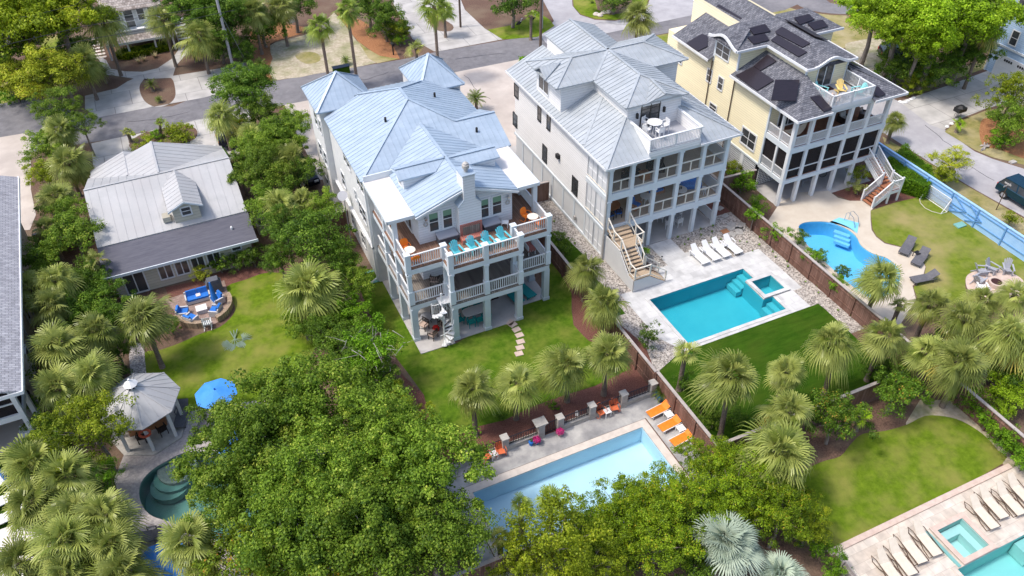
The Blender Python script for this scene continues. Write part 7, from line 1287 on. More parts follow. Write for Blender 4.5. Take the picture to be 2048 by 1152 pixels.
# lower porch and ground floor
wk = Maker(plain_chair('wicker', 'x', 'cushion', .42, .88, True, .58, 'wicker_chair'))
for p, a, t in (((12.95, 41.0, 3.4), 150, 'dark chair with pale cushion standing alone on the middle porch'), ((11.75, 40.6, .06), -60, 'dark wicker chair with beige cushion left of the glass table'), ((12.0, 39.45, .06), 215, 'dark wicker chair with beige cushion nearest the lawn'), ((12.85, 41.35, .06), 60, 'dark wicker chair behind the spiral stair'), ((12.95, 40.0, .06), 130, 'dark wicker chair hidden by the spiral stair')): wk.put(p, rad(a), t, 'dark wicker chairs of the middle house')
r = round_table('lid', 'wicker', 'low grey glass topped table among the dark wicker chairs', .45, .5); r.location = (12.2, 41.2, .06)
o = MB().lathe([(.1, 0), (.24, .05), (.26, .25), (.24, .3), (0, .32)], (0, 0, 0), 14).obj('drum_stool', 'red', loc=(12.45, 40.1, .06)); tag(o, 'round red drum seat between the dark wicker chairs', 'stool')
r = thing('dining_table', 'long pale table with rounded corners and teal chairs under the middle house', 'table', (15.45, 40.1, .06)); b = MB(); b.prism([(.95 * (abs(math.cos(a)) ** .5) * (1 if math.cos(a) > 0 else -1), .45 * (abs(math.sin(a)) ** .5) * (1 if math.sin(a) > 0 else -1)) for a in [k * math.pi / 14 for k in range(28)]], .72, .76); b.obj('tabletop', 'membrane', r); leg4(r, 'turq_dark', .7, .3, .72, .06)
tc_ = Maker(plain_chair('turq_dark', 'x', None, .43, .85, True, .48))
for p, a, t in (((14.85, 39.45, .06), 180, 'teal chair at the left front of the pale dining table'), ((15.45, 39.4, .06), 180, 'teal chair at the middle front of the pale dining table'), ((16.05, 39.45, .06), 180, 'teal chair at the right front of the pale dining table'), ((15.0, 40.8, .06), 0, 'teal chair behind the pale dining table, the left one'), ((15.9, 40.8, .06), 0, 'teal chair behind the pale dining table, the right one'), ((14.2, 40.0, .06), 100, 'teal chair at the left head of the pale dining table')): tc_.put(p, rad(a), t, 'teal dining chairs')
tl = Maker(lounger('turq_dark', 'turq_dark', 'x', .66, 1.95, 40))
tl.put((19.75, 41.05, .06), rad(12), 'teal sun lounger fully visible on the slab under the right porch', 'teal sun loungers'); tl.put((18.75, 40.9, .06), rad(8), 'teal sun lounger half hidden behind the grey post', 'teal sun loungers')
r = thing('porch_bench', 'dark red cushioned bench on the lower right porch of the middle house', 'bench', (20.3, 41.8, 3.4), rad(90)); MB().box(-.8, .8, -.3, .3, .35, .47).obj('seat', 'redtile', r); MB().box(-.8, .8, .26, .32, .47, .85).obj('backrest', 'white', r); leg4(r, 'white', .75, .25, .35)
o = MB().box(-.5, .5, -.3, .3, 0, .015).obj('rug', 'rug', loc=(17.3, 41.6, .06)); tag(o, 'dark doormat on the slab under the middle house', 'mat')
o = MB().box(-.5, .5, -.12, .12, 0, .03).obj('splash_block', 'hose', loc=g(735, 545)); tag(o, 'pale teal splash block at the upper downpipe', 'splash block'); o = MB().box(-.45, .45, -.12, .12, 0, .03).obj('splash_block', 'hose', loc=g(752, 563)); tag(o, 'pale teal splash block at the lower downpipe', 'splash block')
# long pool
ol = Maker(lounger('white', 'orange', 'x', .66, 1.95, 33))
for k, (x, y) in enumerate(((22.5, 27.2), (22.55, 25.95), (22.6, 24.7))): ol.put((x, y, .02), rad(-84), ['orange sun lounger nearest the stone pier corner', 'orange sun lounger in the middle by the brown fence', 'orange sun lounger partly covered by the vines'][k], 'orange sun loungers', .88)
for k, (x, y) in enumerate(((22.8, 26.58), (22.85, 25.33))): r = small_table('plastic', ['low white table between first and second orange loungers', 'low white table between second and third orange loungers'][k], .5, .35); r.location = (x, y, .02)
cc = Maker(shell_chair('orange_dull', 'x'))
for (px, py), a, t in (((973, 921), 15, 'coral chair leftmost of the four at the iron fence'), ((1002, 910), -10, 'coral chair right of the left white table'), ((1201, 832), 10, 'coral chair left of the right white table'), ((1228, 823), -15, 'coral chair rightmost of the four at the iron fence')): cc.put(g(px, py, .02), rad(a), t, 'coral chairs by the long pool')
wt = Maker(small_table('plastic', 'x', .42, .45)); wt.put(g(988, 916, .02), 0, 'small white slatted table between the left pair of coral chairs', 'white tables by the long pool'); wt.put(g(1214, 831, .02), 0, 'small white slatted table between the right pair of coral chairs', 'white tables by the long pool')
def pot(label, p, R, h, pm, fm, n=500, fr=.5, ls=.07, fh=.3):
    r = thing('flower_pot', label, 'flower pot', p); MB().lathe([(R * .65, 0), (R, h * .75), (R * 1.05, h), (R * .9, h)], (0, 0, 0), 14).obj('pot', pm, r); rnd.seed(len(label)); b = MB(); leafblob(b, (0, 0, h + fh * .4), fr, n, ls, .7); b.obj('flowers' if fm == 'pink' else 'foliage', fm, r); return r
pot('pot of magenta petunias left of the iron gate, beside the small blue pot', g(1074, 887, .02), .16, .25, 'pot', 'pink', 500, .27); pot('pot of magenta petunias right of the iron gate', g(1120, 871, .02), .16, .25, 'stone', 'pink', 500, .27); pot('small cobalt blue pot beside the left petunias', g(1062, 890, .02), .15, .32, 'bluecush', 'leaf_dark', 60, .1)
r = thing('flower_pot', 'large blue glazed pot with a cycad in the fence corner', 'flower pot', g(1322, 798, .02)); MB().lathe([(.25, 0), (.38, .35), (.42, .5), (.3, .5)], (0, 0, 0), 16).obj('pot', 'pot', r); o = bpy.data.objects.new('foliage', CY[0]); C.objects.link(o); o.parent = r; o.location = (0, 0, .45); o.scale = (.7, .7, .7)
r = thing('lantern', 'small white lantern cage on the kerb behind the long pool', 'lantern', g(1154, 829, .38)); b = MB()
for k in range(6): a = rad(60 * k); b.tube([(.12 * math.cos(a), .12 * math.sin(a), 0), (.13 * math.cos(a), .13 * math.sin(a), .22), (0, 0, .36)], .012, 4)
b.obj('cage', 'plastic', r); MB().lathe([(.13, 0), (.13, .02)]).obj('base', 'plastic', r)
# white house
wl_ = Maker(lounger('plastic', 'plastic', 'x', .62, 1.95, 42, True, False, True))
for k, (x, y) in enumerate(((33.55, 38.95), (34.55, 38.95), (35.5, 38.95), (36.55, 38.9))): wl_.put((x, y, .03), rad(2), ['white sun lounger at the left end of the row of four', 'white sun lounger second from the left by the rock bed', 'white sun lounger third from the left by the rock bed', 'white sun lounger at the right end of the row of four'][k], 'white sun loungers')
r = small_table('plastic', 'small white table between the third and fourth white loungers', .45, .4); r.location = (36.05, 39.2, .03)
r = round_table('plastic', 'plastic', 'round white bar table on the white house roof terrace', .55, 1.02); r.location = (31.5, 43.9, 8.85)
bc = Maker(plain_chair('plastic', 'x', None, .72, 1.15, True, .45, 'bar_chair'))
for p, a, t in (((31.15, 44.55, 8.85), 20, 'tall white chair behind the bar table nearest the dark doors'), ((30.7, 43.7, 8.85), 110, 'tall white chair at the left of the bar table'), ((31.45, 43.05, 8.85), 180, 'tall white chair in front of the bar table'), ((32.3, 43.7, 8.85), -80, 'tall white chair at the right of the bar table')): bc.put(p, rad(a), t + ' on the roof terrace', 'tall white terrace chairs')
r = round_table('wood', 'black', 'round brown dining table on the white house lower porch', .75, .75); r.location = (28.2, 43.7, 2.95)
bl = Maker(plain_chair('wicker', 'x', 'bluecush', .44, .85, True, .5)); bl.put((27.75, 42.95, 2.95), rad(185), 'dark chair with pale back left at the round brown table', 'dark porch chairs'); bl.put((28.5, 43.0, 2.95), rad(170), 'dark chair with pale back right at the round brown table', 'dark porch chairs')
r = round_table('plastic', 'plastic', 'round white pedestal table in the middle of the lower porch', .45, .7); r.location = (31.3, 43.6, 2.95)
r = round_table('plastic', 'wood', 'round white table with black bottles on the lower porch', .5, .72); r.location = (34.2, 43.2, 2.95)
for k in range(2): o = MB().lathe([(.04, 0), (.04, .2), (.015, .26), (.015, .32)], (0, 0, 0), 8).obj('bottle', 'black', loc=(34.1 + k * .15, 43.2, 3.67)); tag(o, ['black bottle on the white porch table, left', 'black bottle on the white porch table, right'][k], 'bottle')
r = round_table('plastic', 'plastic', 'small white pedestal stool behind the right lower railing', .22, .6, 'stool'); r.location = (36.1, 42.7, 2.95); r.name = 'stool'
def sofa(label, p, a, L, frame, cush, back=.72, n=2, arms=True, name='sofa', cat='sofa'):
    r = thing(name, label, cat, p, rad(a)); b = MB().box(-L / 2, L / 2, -.38, .38, .05, .3).box(-L / 2, L / 2, .3, .38, .3, back)
    if arms: b.box(-L / 2, -L / 2 + .1, -.38, .3, .3, .55).box(L / 2 - .1, L / 2, -.38, .3, .3, .55)
    b.obj('frame', frame, r); w = (L - .24) / n
    for k in range(n): x = -L / 2 + .12 + (k + .5) * w; MB().box(x - w / 2 + .01, x + w / 2 - .01, -.37, .16, .301, .45).obj('seat_cushion', cush, r); o = MB().rbox(x, .2, .44, w - .04, .16, .4, 0, -.25).obj('back_cushion', cush, r)
    return r
sofa('blue cushioned wooden sofa at the back of the lower porch', (32.6, 44.5, 2.95), 0, 1.6, 'wood', 'bluecush'); sofa('brown chair with blue cushion on the lower porch', (30.2, 43.4, 2.95), 30, .85, 'wood', 'bluecush', n=1, name='armchair', cat='chair'); sofa('large blue daybed at the right end of the lower porch', (35.6, 44.0, 2.95), -15, 1.8, 'bluecush', 'blueumb', n=2)
sofa('dark hanging lounge seat on the upper porch, the left one', (29.6, 43.5, 5.9), 20, 1.3, 'wicker', 'wicker', n=1); sofa('dark curved lounge seat on the upper porch, the right one', (31.7, 43.4, 5.9), -20, 1.3, 'wicker', 'wicker', .95, n=1); o = MB().box(-.3, .3, -.3, .3, 0, .5).box(-.34, .34, -.34, .34, .5, .54).obj('side_table', 'wood', loc=(30.45, 42.9, 5.9)); tag(o, 'square wooden side table on the upper porch', 'table')
r = round_table('lid', 'plastic', 'round grey table among white chairs on the ground slab of the white house', .65, .73); r.location = (34.3, 44.0, .05)
wc = Maker(plain_chair('plastic', 'x', None, .44, .85, True, .5))
for p, a, t in (((33.6, 43.3, .05), 150, 'left front'), ((34.5, 43.2, .05), 185, 'right front'), ((35.1, 44.2, .05), -80, 'right side'), ((33.5, 44.4, .05), 60, 'left side')): wc.put(p, rad(a), 'white chair at the %s of the round grey table under the white house' % t, 'white chairs under the white house')
for k, q in enumerate(((1323, 521), (1484, 462))): r = thing('path_light', ['small black path light left of the patio walk', 'small black path light among the rocks'][k], 'lamp', g(*q)); MB().tube([(0, 0, 0), (0, 0, .4)], .015, 5).obj('stem', 'black', r); MB().lathe([(.08, 0), (.02, .07)], (0, 0, .38), 8).obj('shade', 'black', r)
for k, q in enumerate(((1462, 448), (1450, 432), (1440, 417))): o = MB().box(-.3, .3, -.22, .22, 0, .04).obj('stepping_stone', 'stone', loc=g(*q, .02)); o.rotation_euler = (0, 0, .3); tag(o, ['grey stepping stone in the red bed nearest the rocks', 'grey stepping stone in the middle of the red bed', 'grey stepping stone in the red bed nearest the wall'][k], 'stepping stone')
for k, q in enumerate(((1465, 455), (1478, 462), (1460, 468), (1456, 478), (1483, 452))): o = MB().box(-.45, .45, -.3, .3, 0, .04).obj('flagstone', 'stone', loc=g(*q, .015)); o.rotation_euler = (0, 0, k); tag(o, 'grey flagstone in the rock bed, %s' % ['second from the red bed', 'third from the red bed beside the fence side', 'left of the orange flagstone', 'nearest the white loungers', 'touching the red bed'][k], 'flagstone', 'flagstones in the rock bed')
o = MB().box(-.3, .3, -.25, .25, 0, .05).obj('flagstone', 'wood', loc=g(1450, 463, .02)); tag(o, 'orange square flagstone in the rock bed', 'flagstone')
# yellow house
ta = Maker(adirondack('teal_pale', 'x')); ta.put((47.1, 43.9, 8.52), rad(30), 'pale turquoise chair near the glass doors of the yellow house terrace', 'pale turquoise terrace chairs'); ta.put((49.6, 42.6, 8.52), rad(-100), 'pale turquoise chair at the right rail of the yellow house terrace', 'pale turquoise terrace chairs')
r = adirondack('yellow', 'pale yellow slatted chair on the yellow house terrace'); r.location = (48.6, 43.4, 8.52); r.rotation_euler = (0, 0, rad(-25)); r = adirondack('cushion', 'brown and tan slatted chair in the near left terrace corner'); r.location = (47.1, 42.4, 8.52); r.rotation_euler = (0, 0, rad(120))
o = MB().box(-.6, .6, -.35, .35, 0, .012).obj('mat', 'rug', loc=(48.1, 44.45, 8.52)); tag(o, 'dark doormat by the terrace doors of the yellow house', 'mat')
r = small_table('lid', 'low grey table in the middle of the yellow house terrace', .6, .4); r.location = (48.2, 42.6, 8.52)
r = thing('hammock', 'cream hammock slung across the upper porch corner of the yellow house', 'hammock', (44.6, 43.3, 5.55)); b = MB()
for k in range(8): t0, t1 = k / 8 * 2 - 1, (k + 1) / 8 * 2 - 1; b.plate([(t0 * 1.2, -.45 * (1 - t0 * t0) - .03, .9 + .6 * t0 * t0 - .4), (t1 * 1.2, -.45 * (1 - t1 * t1) - .03, .9 + .6 * t1 * t1 - .4), (t1 * 1.2, .45 * (1 - t1 * t1) + .03, .9 + .6 * t1 * t1 - .4), (t0 * 1.2, .45 * (1 - t0 * t0) + .03, .9 + .6 * t0 * t0 - .4)], .02)
b.obj('cloth', 'creamsling', r)
r = plain_chair('redtile', 'dark red rocking chair on the upper porch of the yellow house', None, .44, 1.0, True, .55, 'rocking_chair'); r.location = (46.4, 43.3, 5.55); r.rotation_euler = (0, 0, .5)
sofa('grey cushioned chair at the right end of the upper porch', (51.9, 43.3, 5.55), 40, .9, 'wicker', 'greysling', n=1, name='armchair', cat='chair'); sofa('striped grey chair on the upper porch of the yellow house', (50.0, 43.5, 5.55), 10, .9, 'wicker', 'stone', n=1, name='armchair', cat='chair')
r = small_table('lid', 'pale low table under the yellow house', .9, .6); r.location = (47.6, 43.8, .02)
def bicycle(label, p, a):
    r = thing('bicycle', label, 'bicycle', p, rad(a))
    for y in (-.5, .5): w = MB(); w.tube([(0, y + .32 * math.cos(rad(k * 24)), .34 + .32 * math.sin(rad(k * 24))) for k in range(16)], .022, 5); w.obj('wheel', 'tyre', r)
    b = MB()
    for p_, q_ in (((0, -.5, .34), (0, -.38, .85)), ((0, -.38, .8), (0, 0, .35)), ((0, 0, .35), (0, .15, .8)), ((0, .15, .75), (0, -.36, .78)), ((0, 0, .35), (0, .5, .34)), ((0, .13, .7), (0, .5, .34)), ((-.25, -.36, .95), (.25, -.36, .95)), ((0, -.38, .8), (0, -.36, .95))): b.tube([p_, q_], .018, 5)
    b.obj('frame', 'black', r); MB().box(-.06, .06, .05, .28, .82, .87).obj('saddle', 'black', r)
bicycle('dark bicycle parked under the yellow house', (49.3, 44.0, .02), 70); bicycle('dark bicycle leaning further right under the yellow house', (50.2, 44.4, .02), 95)
gl = Maker(lounger('greysling', 'greysling', 'x', .66, 1.95, 32))
for (px, py), a, t in (((1812, 500), -62, 'charcoal sun lounger on the lawn edge, the upper one'), ((1838, 522), -66, 'charcoal sun lounger beside the small black table'), ((1845, 562), -100, 'charcoal sun lounger half hidden by palms near the kidney pool')): gl.put(g(px, py, .02), rad(a), t, 'charcoal loungers by the kidney pool')
r = small_table('black', 'small black table between the charcoal loungers', .45, .4); r.location = g(1832, 513, .02)
r = thing('fire_pit', 'round stone fire pit with dark bowl in the terrace circle', 'fire pit', g(1990, 570, .02)); MB().lathe([(.55, 0), (.55, .35), (.4, .35), (.38, .1)], (0, 0, 0), 18).obj('ring', 'kerb', r); MB().lathe([(.02, .28), (.38, .33)], (0, 0, 0), 16).obj('bowl', 'rug', r)
ga = Maker(adirondack('lid', 'x'))
for (px, py), a, t in (((1960, 548), 60, 'grey slatted chair left of the fire pit'), ((1981, 543), 10, 'grey slatted chair behind the fire pit'), ((2012, 545), -40, 'grey slatted chair right behind the fire pit'), ((1955, 566), 100, 'grey slatted chair at the near left of the fire pit')): ga.put(g(px, py, .02), rad(a), t, 'grey chairs at the fire pit')
r = adirondack('plastic', 'white slatted chair in front of the fire pit'); r.location = g(1962, 583, .02); r.rotation_euler = (0, 0, rad(150))
gq = thing('football_goal', 'white tube football goal standing at the blue fence', 'goal', (55.2, 36.55, 0)); b = MB()
for y in (-1.15, 1.15): b.tube([(-.35, y, 0), (.35, y, 0), (.3, y, 1.25), (-.35, y, 0)], .035, 6)
b.tube([(.3, -1.15, 1.25), (.3, 1.15, 1.25)], .035, 6).tube([(.35, -1.15, 0), (.35, 1.15, 0)], .035, 6); b.obj('frame', 'white', gq); MB().tube([(-.35, -1.15, .03), (-.75, -.6, .03), (-.9, 0, .03), (-.7, .7, .03), (-.35, 1.15, .03)], .03, 6).obj('ground_bar', 'rope', gq); MB().plate([(.3, -1.15, 1.22), (.3, 1.15, 1.22), (.36, 1.15, .02), (.36, -1.15, .02)], .01).obj('net', 'net', gq)
o = MB().prism([(-.45, -.3), (.45, -.3), (.5, .25), (-.4, .3)], 0, .1).obj('utility_box', 'hose', loc=g(1919, 451)); tag(o, 'flat grey green utility lid in the lawn near the blue fence', 'utility lid')
# bottom right deck
cl = Maker(lounger('bronze', 'creamsling', 'x', .6, 1.95, 36, False, True))
for k, x in enumerate((27.45, 28.45, 29.45, 30.5, 34.6, 35.6, 36.65, 37.7)):
    cl.put((x, [12.75, 12.95, 13.25, 13.25, 13.15, 13.4, 13.15, 13.3][k], .03), rad(-6), ['cream sun lounger leftmost on the stone deck, at the bottom edge', 'cream sun lounger second from the left on the stone deck', 'cream sun lounger third from the left on the stone deck', 'cream sun lounger fourth from the left beside the channel cover', 'cream sun lounger first to the right of the hot tub', 'cream sun lounger second to the right of the hot tub', 'cream sun lounger third to the right of the hot tub', 'cream sun lounger fourth to the right of the hot tub', 'cream sun lounger at the right edge of the stone deck'][k], 'cream sun loungers')
# cottage terrace
c0 = g(408, 618); Rr = 1.75
sheet('paver_terrace', [Vector((c0.x - 2.5, c0.y + 2.2)), Vector((c0.x + 1.9, c0.y + 2.6))] + [Vector((c0.x + (Rr + .25) * math.cos(rad(a)), c0.y + (Rr + .25) * math.sin(rad(a)))) for a in range(20, -201, -12)], 'paver', .03)
for nm, a0, a1 in (('curved stone seat wall on the left of the patio', -170, -100), ('curved stone seat wall on the right of the patio', -70, 15)):
    b = MB(); n = 12; P_ = [(a0 + (a1 - a0) * k / n) for k in range(n + 1)]; inn = [(c0.x + Rr * math.cos(rad(a)), c0.y + Rr * math.sin(rad(a))) for a in P_]; out = [(c0.x + (Rr + .32) * math.cos(rad(a)), c0.y + (Rr + .32) * math.sin(rad(a))) for a in P_]
    for k in range(n): b.prism([inn[k], out[k], out[k + 1], inn[k + 1]], 0, .5)
    o = b.obj('seat_wall', 'ringstone', world=True, loc=(c0.x, c0.y, 0)); tag(o, nm, 'wall')
sofa('white and grey rattan sofa with blue cushions on the cottage patio', (*g(398, 600).xy, .03), 0, 1.75, 'greyrattan', 'bluecush')
for (px, py), a, t in (((368, 632), 75, 'rattan armchair with blue cushion farthest left on the patio'), ((384, 645), 130, 'rattan armchair with blue cushion at the front left'), ((437, 605), -70, 'rattan armchair with blue cushion under the closed umbrella'), ((434, 628), -120, 'rattan armchair with blue cushion at the front right')): sofa(t, (*g(px, py).xy, .03), a, .85, 'greyrattan', 'bluecush', n=1, name='armchair', cat='chair')
r = thing('coffee_table', 'square pale coffee table in the centre of the patio', 'table', (*g(405, 623).xy, .03), 0); MB().box(-.38, .38, -.33, .33, .3, .36).obj('tabletop', 'membrane', r); MB().box(-.35, .35, -.3, .3, 0, .3).obj('base', 'greyrattan', r)
r = plain_chair('plastic', 'white slatted rocking chair with its back to the lawn', None, .44, 1.05, True, .55, 'rocking_chair'); r.location = (*g(417, 655).xy, .03); r.rotation_euler = (0, 0, rad(170))
for s in (-1, 1): MB().tube([(s * .24, -.45, .1), (s * .24, 0, .02), (s * .24, .5, .12)], .025, 5).obj('rocker', 'plastic', r)
r = thing('closed_umbrella', 'closed cobalt blue umbrella leaning over the cottage patio', 'umbrella', (*g(437, 622).xy, .03)); r.rotation_euler = (rad(-4), 0, 0); MB().tube([(0, 0, 0), (0, 0, 2.4)], .02, 6).obj('pole', 'black', r); MB().lathe([(.05, 2.55), (.09, 2.3), (.15, 1.7), (.24, 1.1), (.16, 1.05)][::-1], (0, 0, 0), 10).obj('canopy', 'bluecush', r)
r = thing('covered_grill', 'barbecue grill under a fitted charcoal cover by the cottage', 'grill', (*g(432, 583).xy, .03)); b = MB(); b.prism([(-.55, -.3), (.55, -.3), (.55, .3), (-.55, .3)], .05, .9); extr_y(b, [(-.5, .9), (.5, .9), (.38, 1.2), (-.38, 1.2)], -.28, .28); b.obj('cover', 'greybox', r); leg4(r, 'black', .45, .22, .08)
r = thing('striped_pillow', 'white and pink striped towel on the blue sofa', 'towel', (*g(399, 597).xy, .5)); b = MB(); b.box(-.16, .16, -.35, .2, 0, .03); b.obj('towel', 'plastic', r); b = MB()
for k in range(4): b.box(-.13 + k * .08, -.1 + k * .08, -.35, .2, .03, .034)
b.obj('stripe', 'cushion', r)
# terrace by the green pool
def umbrella(label, p, R=1.3, h=2.35, m='blueumb'):
    r = thing('open_umbrella', label, 'umbrella', p); MB().tube([(0, 0, 0), (0, 0, h + .05)], .025, 6).obj('pole', 'pole_grey', r); b = MB(); v = [(R * math.cos(rad(45 * k + 22)), R * math.sin(rad(45 * k + 22)), h - .42) for k in range(8)]
    for k in range(8): b.plate([v[k], v[(k + 1) % 8], (0, 0, h)], .02)
    b.obj('canopy', m, r); b = MB(); b.lathe([(.06, 0), (.05, .06), (.01, .12)], (0, 0, h), 8)
    for k in range(8): b.bar((0, 0, h - .02), (v[k][0], v[k][1], v[k][2] - .02), .02, .02)
    b.obj('rib', 'bluecush', r); return r
umbrella('open bright blue umbrella beside the gazebo', (*g(430, 782, 2.2).xy, .02)); umbrella('open blue umbrella under the palm at the bottom edge', (*g(325, 1128, 1.9).xy, .02), 1.5, 2.2)
u_ = umbrella('blue umbrella glimpsed through the oak leaves', (*g(478, 885, 2.2).xy, .02), 1.3)
tlg = Maker(lounger('greysling', 'greysling', 'x', .62, 1.9, 35, True)); tlg.put((*g(366, 838).xy, .02), rad(-20), 'charcoal lounger between gazebo and blue umbrella', 'charcoal loungers at the green pool'); tlg.put((*g(412, 850).xy, .02), rad(-30), 'charcoal lounger under the blue umbrella', 'charcoal loungers at the green pool'); tlg.put((*g(292, 1080).xy, .02), rad(-105), 'charcoal lounger beside the bottom left palms', 'charcoal loungers at the green pool')
gc = Maker(plain_chair('wicker', 'x', None, .44, .85, True, .5)); gc.put((-6.0, 38.6, .1), rad(200), 'dark bar chair in the gazebo, the right one', 'dark gazebo chairs'); gc.put((-7.2, 38.5, .1), rad(170), 'dark bar chair in the gazebo, the left one', 'dark gazebo chairs')
# left neighbour
r = thing('planter_box', 'white tapered planter box at the foot of the tan house post', 'planter', (*g(58, 868).xy, .03)); b = MB(); b.add([(-.25, -.25, 0), (.25, -.25, 0), (.25, .25, 0), (-.25, .25, 0), (-.38, -.38, .5), (.38, -.38, .5), (.38, .38, .5), (-.38, .38, .5)], [(3, 2, 1, 0), (4, 5, 6, 7), (0, 1, 5, 4), (1, 2, 6, 5), (2, 3, 7, 6), (3, 0, 4, 7)]); b.obj('box', 'plastic', r); b = MB(); leafblob(b, (0, 0, .6), .32, 260, .09, .7); b.obj('foliage', 'leaf_rust', r)
r = thing('kayak', 'dark blue kayak standing against the tan house wall', 'kayak', (*g(62, 815).xy, 0)); b = MB(); b.tube([(0, 0, .1), (0, .05, .5), (0, .1, 1.2), (0, .12, 1.8)], [.05, .32, .34, .05], 10); b.obj('hull', 'car_dark', r); MB().lathe([(.18, 0), (.12, .35)], (0, -.25, .9), 8).obj('life_vest', 'plastic', r)
r = thing('closed_umbrella', 'small blue closed umbrella above the pale pool deck at left', 'umbrella', (*g(22, 972).xy, .03)); MB().tube([(0, 0, 0), (0, 0, 1.6)], .02, 6).obj('pole', 'plastic', r); MB().lathe([(.14, .7), (.16, 1.0), (.1, 1.5), (.02, 1.7)], (0, 0, 0), 10).obj('canopy', 'bluecush', r)
r = small_table('plastic', 'square white table on the pale pool deck at left', .9, .7); r.location = (*g(5, 975).xy, .03)
wl2 = Maker(lounger('plastic', 'plastic', 'x', .6, 1.9, 35)); wl2.put((*g(15, 1005).xy, .03), rad(-80), 'white lounger on the pale deck beside the square table', 'white loungers at left'); wl2.put((*g(18, 1040).xy, .03), rad(-80), 'white lounger on the pale deck nearest the left pool', 'white loungers at left')
# across the street
r = thing('yard_sign', 'white post and hanging sign in the straw bed at top', 'sign', g(598, 64)); MB().box(-.08, .08, -.08, .08, 0, 1.9).obj('post', 'plastic', r); MB().box(-1.0, -.05, -.04, .04, 1.2, 1.75).box(-1.1, 0, -.03, .03, 1.8, 1.86).obj('board', 'plastic', r)
r = thing('mailbox', 'black mailbox on a post at the street edge of the straw bed', 'mailbox', g(787, 110)); MB().box(-.06, .06, -.06, .06, 0, 1.1).obj('post', 'black', r); b = MB(); b.tube([(0, -.3, 1.25), (0, .3, 1.25)], .16, 10); b.obj('box', 'black', r)
r = thing('mailbox', 'dark ornamental mailbox with wire base at the lane driveway', 'mailbox', g(1914, 236)); MB().box(-.5, .5, -.35, .35, .75, 1.15).lathe([(.5, 1.15), (.2, 1.35)], (0, 0, 0), 6).obj('box', 'black', r); b = MB()
for k in range(9): b.tube([(-.45 + k * .11, 0, 0), (-.4 + k * .1, .1 * (-1) ** k, .4), (-.45 + k * .11, 0, .78)], .018, 4)
b.obj('wire_base', 'iron', r)
def hose_bib(p, label, m): r = thing('fire_hydrant', label, 'hydrant', p); MB().lathe([(.16, 0), (.14, .05), (.13, .7), (.17, .72), (.12, .9), (.03, .98)], (0, 0, 0), 12).obj('barrel', m, r); MB().tube([(-.2, 0, .55), (.2, 0, .55)], .07, 8).obj('nozzle', m, r); return r
hose_bib(g(1383, 60), 'red fire hydrant on the verge beyond the white house', 'red').scale = (1.3, 1.3, 1.4)
for k, (px, py, t) in enumerate(((1038, 60, 'black and white heron statue by the grass, the left one'), (1066, 50, 'black and white heron statue beside the pink rock'))):
    r = thing('bird_statue', t, 'statue', g(px, py)); b = MB(); b.tube([(0, 0, 0), (0, 0, .7)], .03, 5); b.tube([(-.35, 0, .7), (0, 0, .85), (.3, 0, .9)], [.05, .2, .06], 8); b.obj('body', 'black', r); MB().tube([(.2, 0, .9), (.3, 0, 1.3), (.5, 0, 1.35)], [.07, .06, .02], 6).obj('neck', 'plastic', r)
for k, (px, py) in enumerate(((1192, 30), (1207, 27), (1216, 26), (1200, 32))): o = MB().lathe([(.3, 0), (.4, .1), (.25, .28), (.02, .34)], (0, 0, 0), 7).obj('rock', 'coping', loc=g(px, py)); tag(o, 'pale rock at the edge of the dark bed in the grass circle', 'rock', 'rocks in the grass circle')
for k in range(8): q = ((1800, 204), (1805, 206), (1811, 205), (1816, 202), (1822, 199), (1827, 196), (1903, 248), (1894, 254))[k]; o = MB().lathe([(.18, 0), (.22, .06), (.1, .15)], (0, 0, 0), 6).obj('rock', 'plastic', loc=g(*q)); tag(o, 'white edging stone by the lane driveway, %s' % ['nearest the yellow house', 'second from the yellow house', 'third from the yellow house', 'fourth from the yellow house', 'fifth from the yellow house', 'last before the dry grass', 'right behind the ornamental mailbox', 'in front of the ornamental mailbox'][k], 'rock', 'white edging stones of the driveway')
r = thing('street_sign', 'street sign seen edge on with a rusty post beside the lane', 'sign', g(1992, 420)); MB().tube([(0, 0, 0), (.05, 0, 2.4)], .04, 6).obj('post', 'bronze', r); MB().box(-.4, .4, -.015, .015, 2.35, 2.47).box(-.015, .015, -.3, .3, 2.5, 2.62).obj('blade', 'stone', r)
o = MB().box(-.3, .3, -.2, .2, 0, .12).obj('drain_grate', 'stone', loc=g(2025, 325)); tag(o, 'small grey drain cover at the lane edge', 'drain cover')
dw = MB(); rnd.seed(2)
for k in range(9): dw.tube([(rnd.uniform(-.9, .9), rnd.uniform(-.4, .4), .05), (rnd.uniform(-.9, .9), rnd.uniform(-.4, .4), .2)], .06, 5)
o = dw.obj('brush_pile', 'twig', loc=g(1968, 295)); tag(o, 'pile of cut branches beside the lane', 'branches')
# chairs on the white cottage deck
cw = Maker(adirondack('plastic', 'x')); cw.put((1.1, 97.6, 1.75), rad(-20), 'white rocking chair by the white cottage door', 'white chairs on the cottage deck'); cw.put((-3.4, 97.3, 1.75), rad(40), 'white chair at the left end of the white cottage deck', 'white chairs on the cottage deck'); cw.put((-2.9, 96.1, 1.75), rad(170), 'white chair at the front of the white cottage deck', 'white chairs on the cottage deck')
r = small_table('plastic', 'square white table on the white cottage deck', .8, .6); r.location = (-.6, 96.5, 1.75)
r = thing('storage_bin', 'dark green bin at the street beside the tall palms', 'bin', g(690, 146)); MB().box(-1.2, .5, -.3, .3, 0, .8).obj('body', 'turf', r); MB().box(-1.25, .55, -.35, .35, .8, .85).obj('lid', 'car_dark', r)

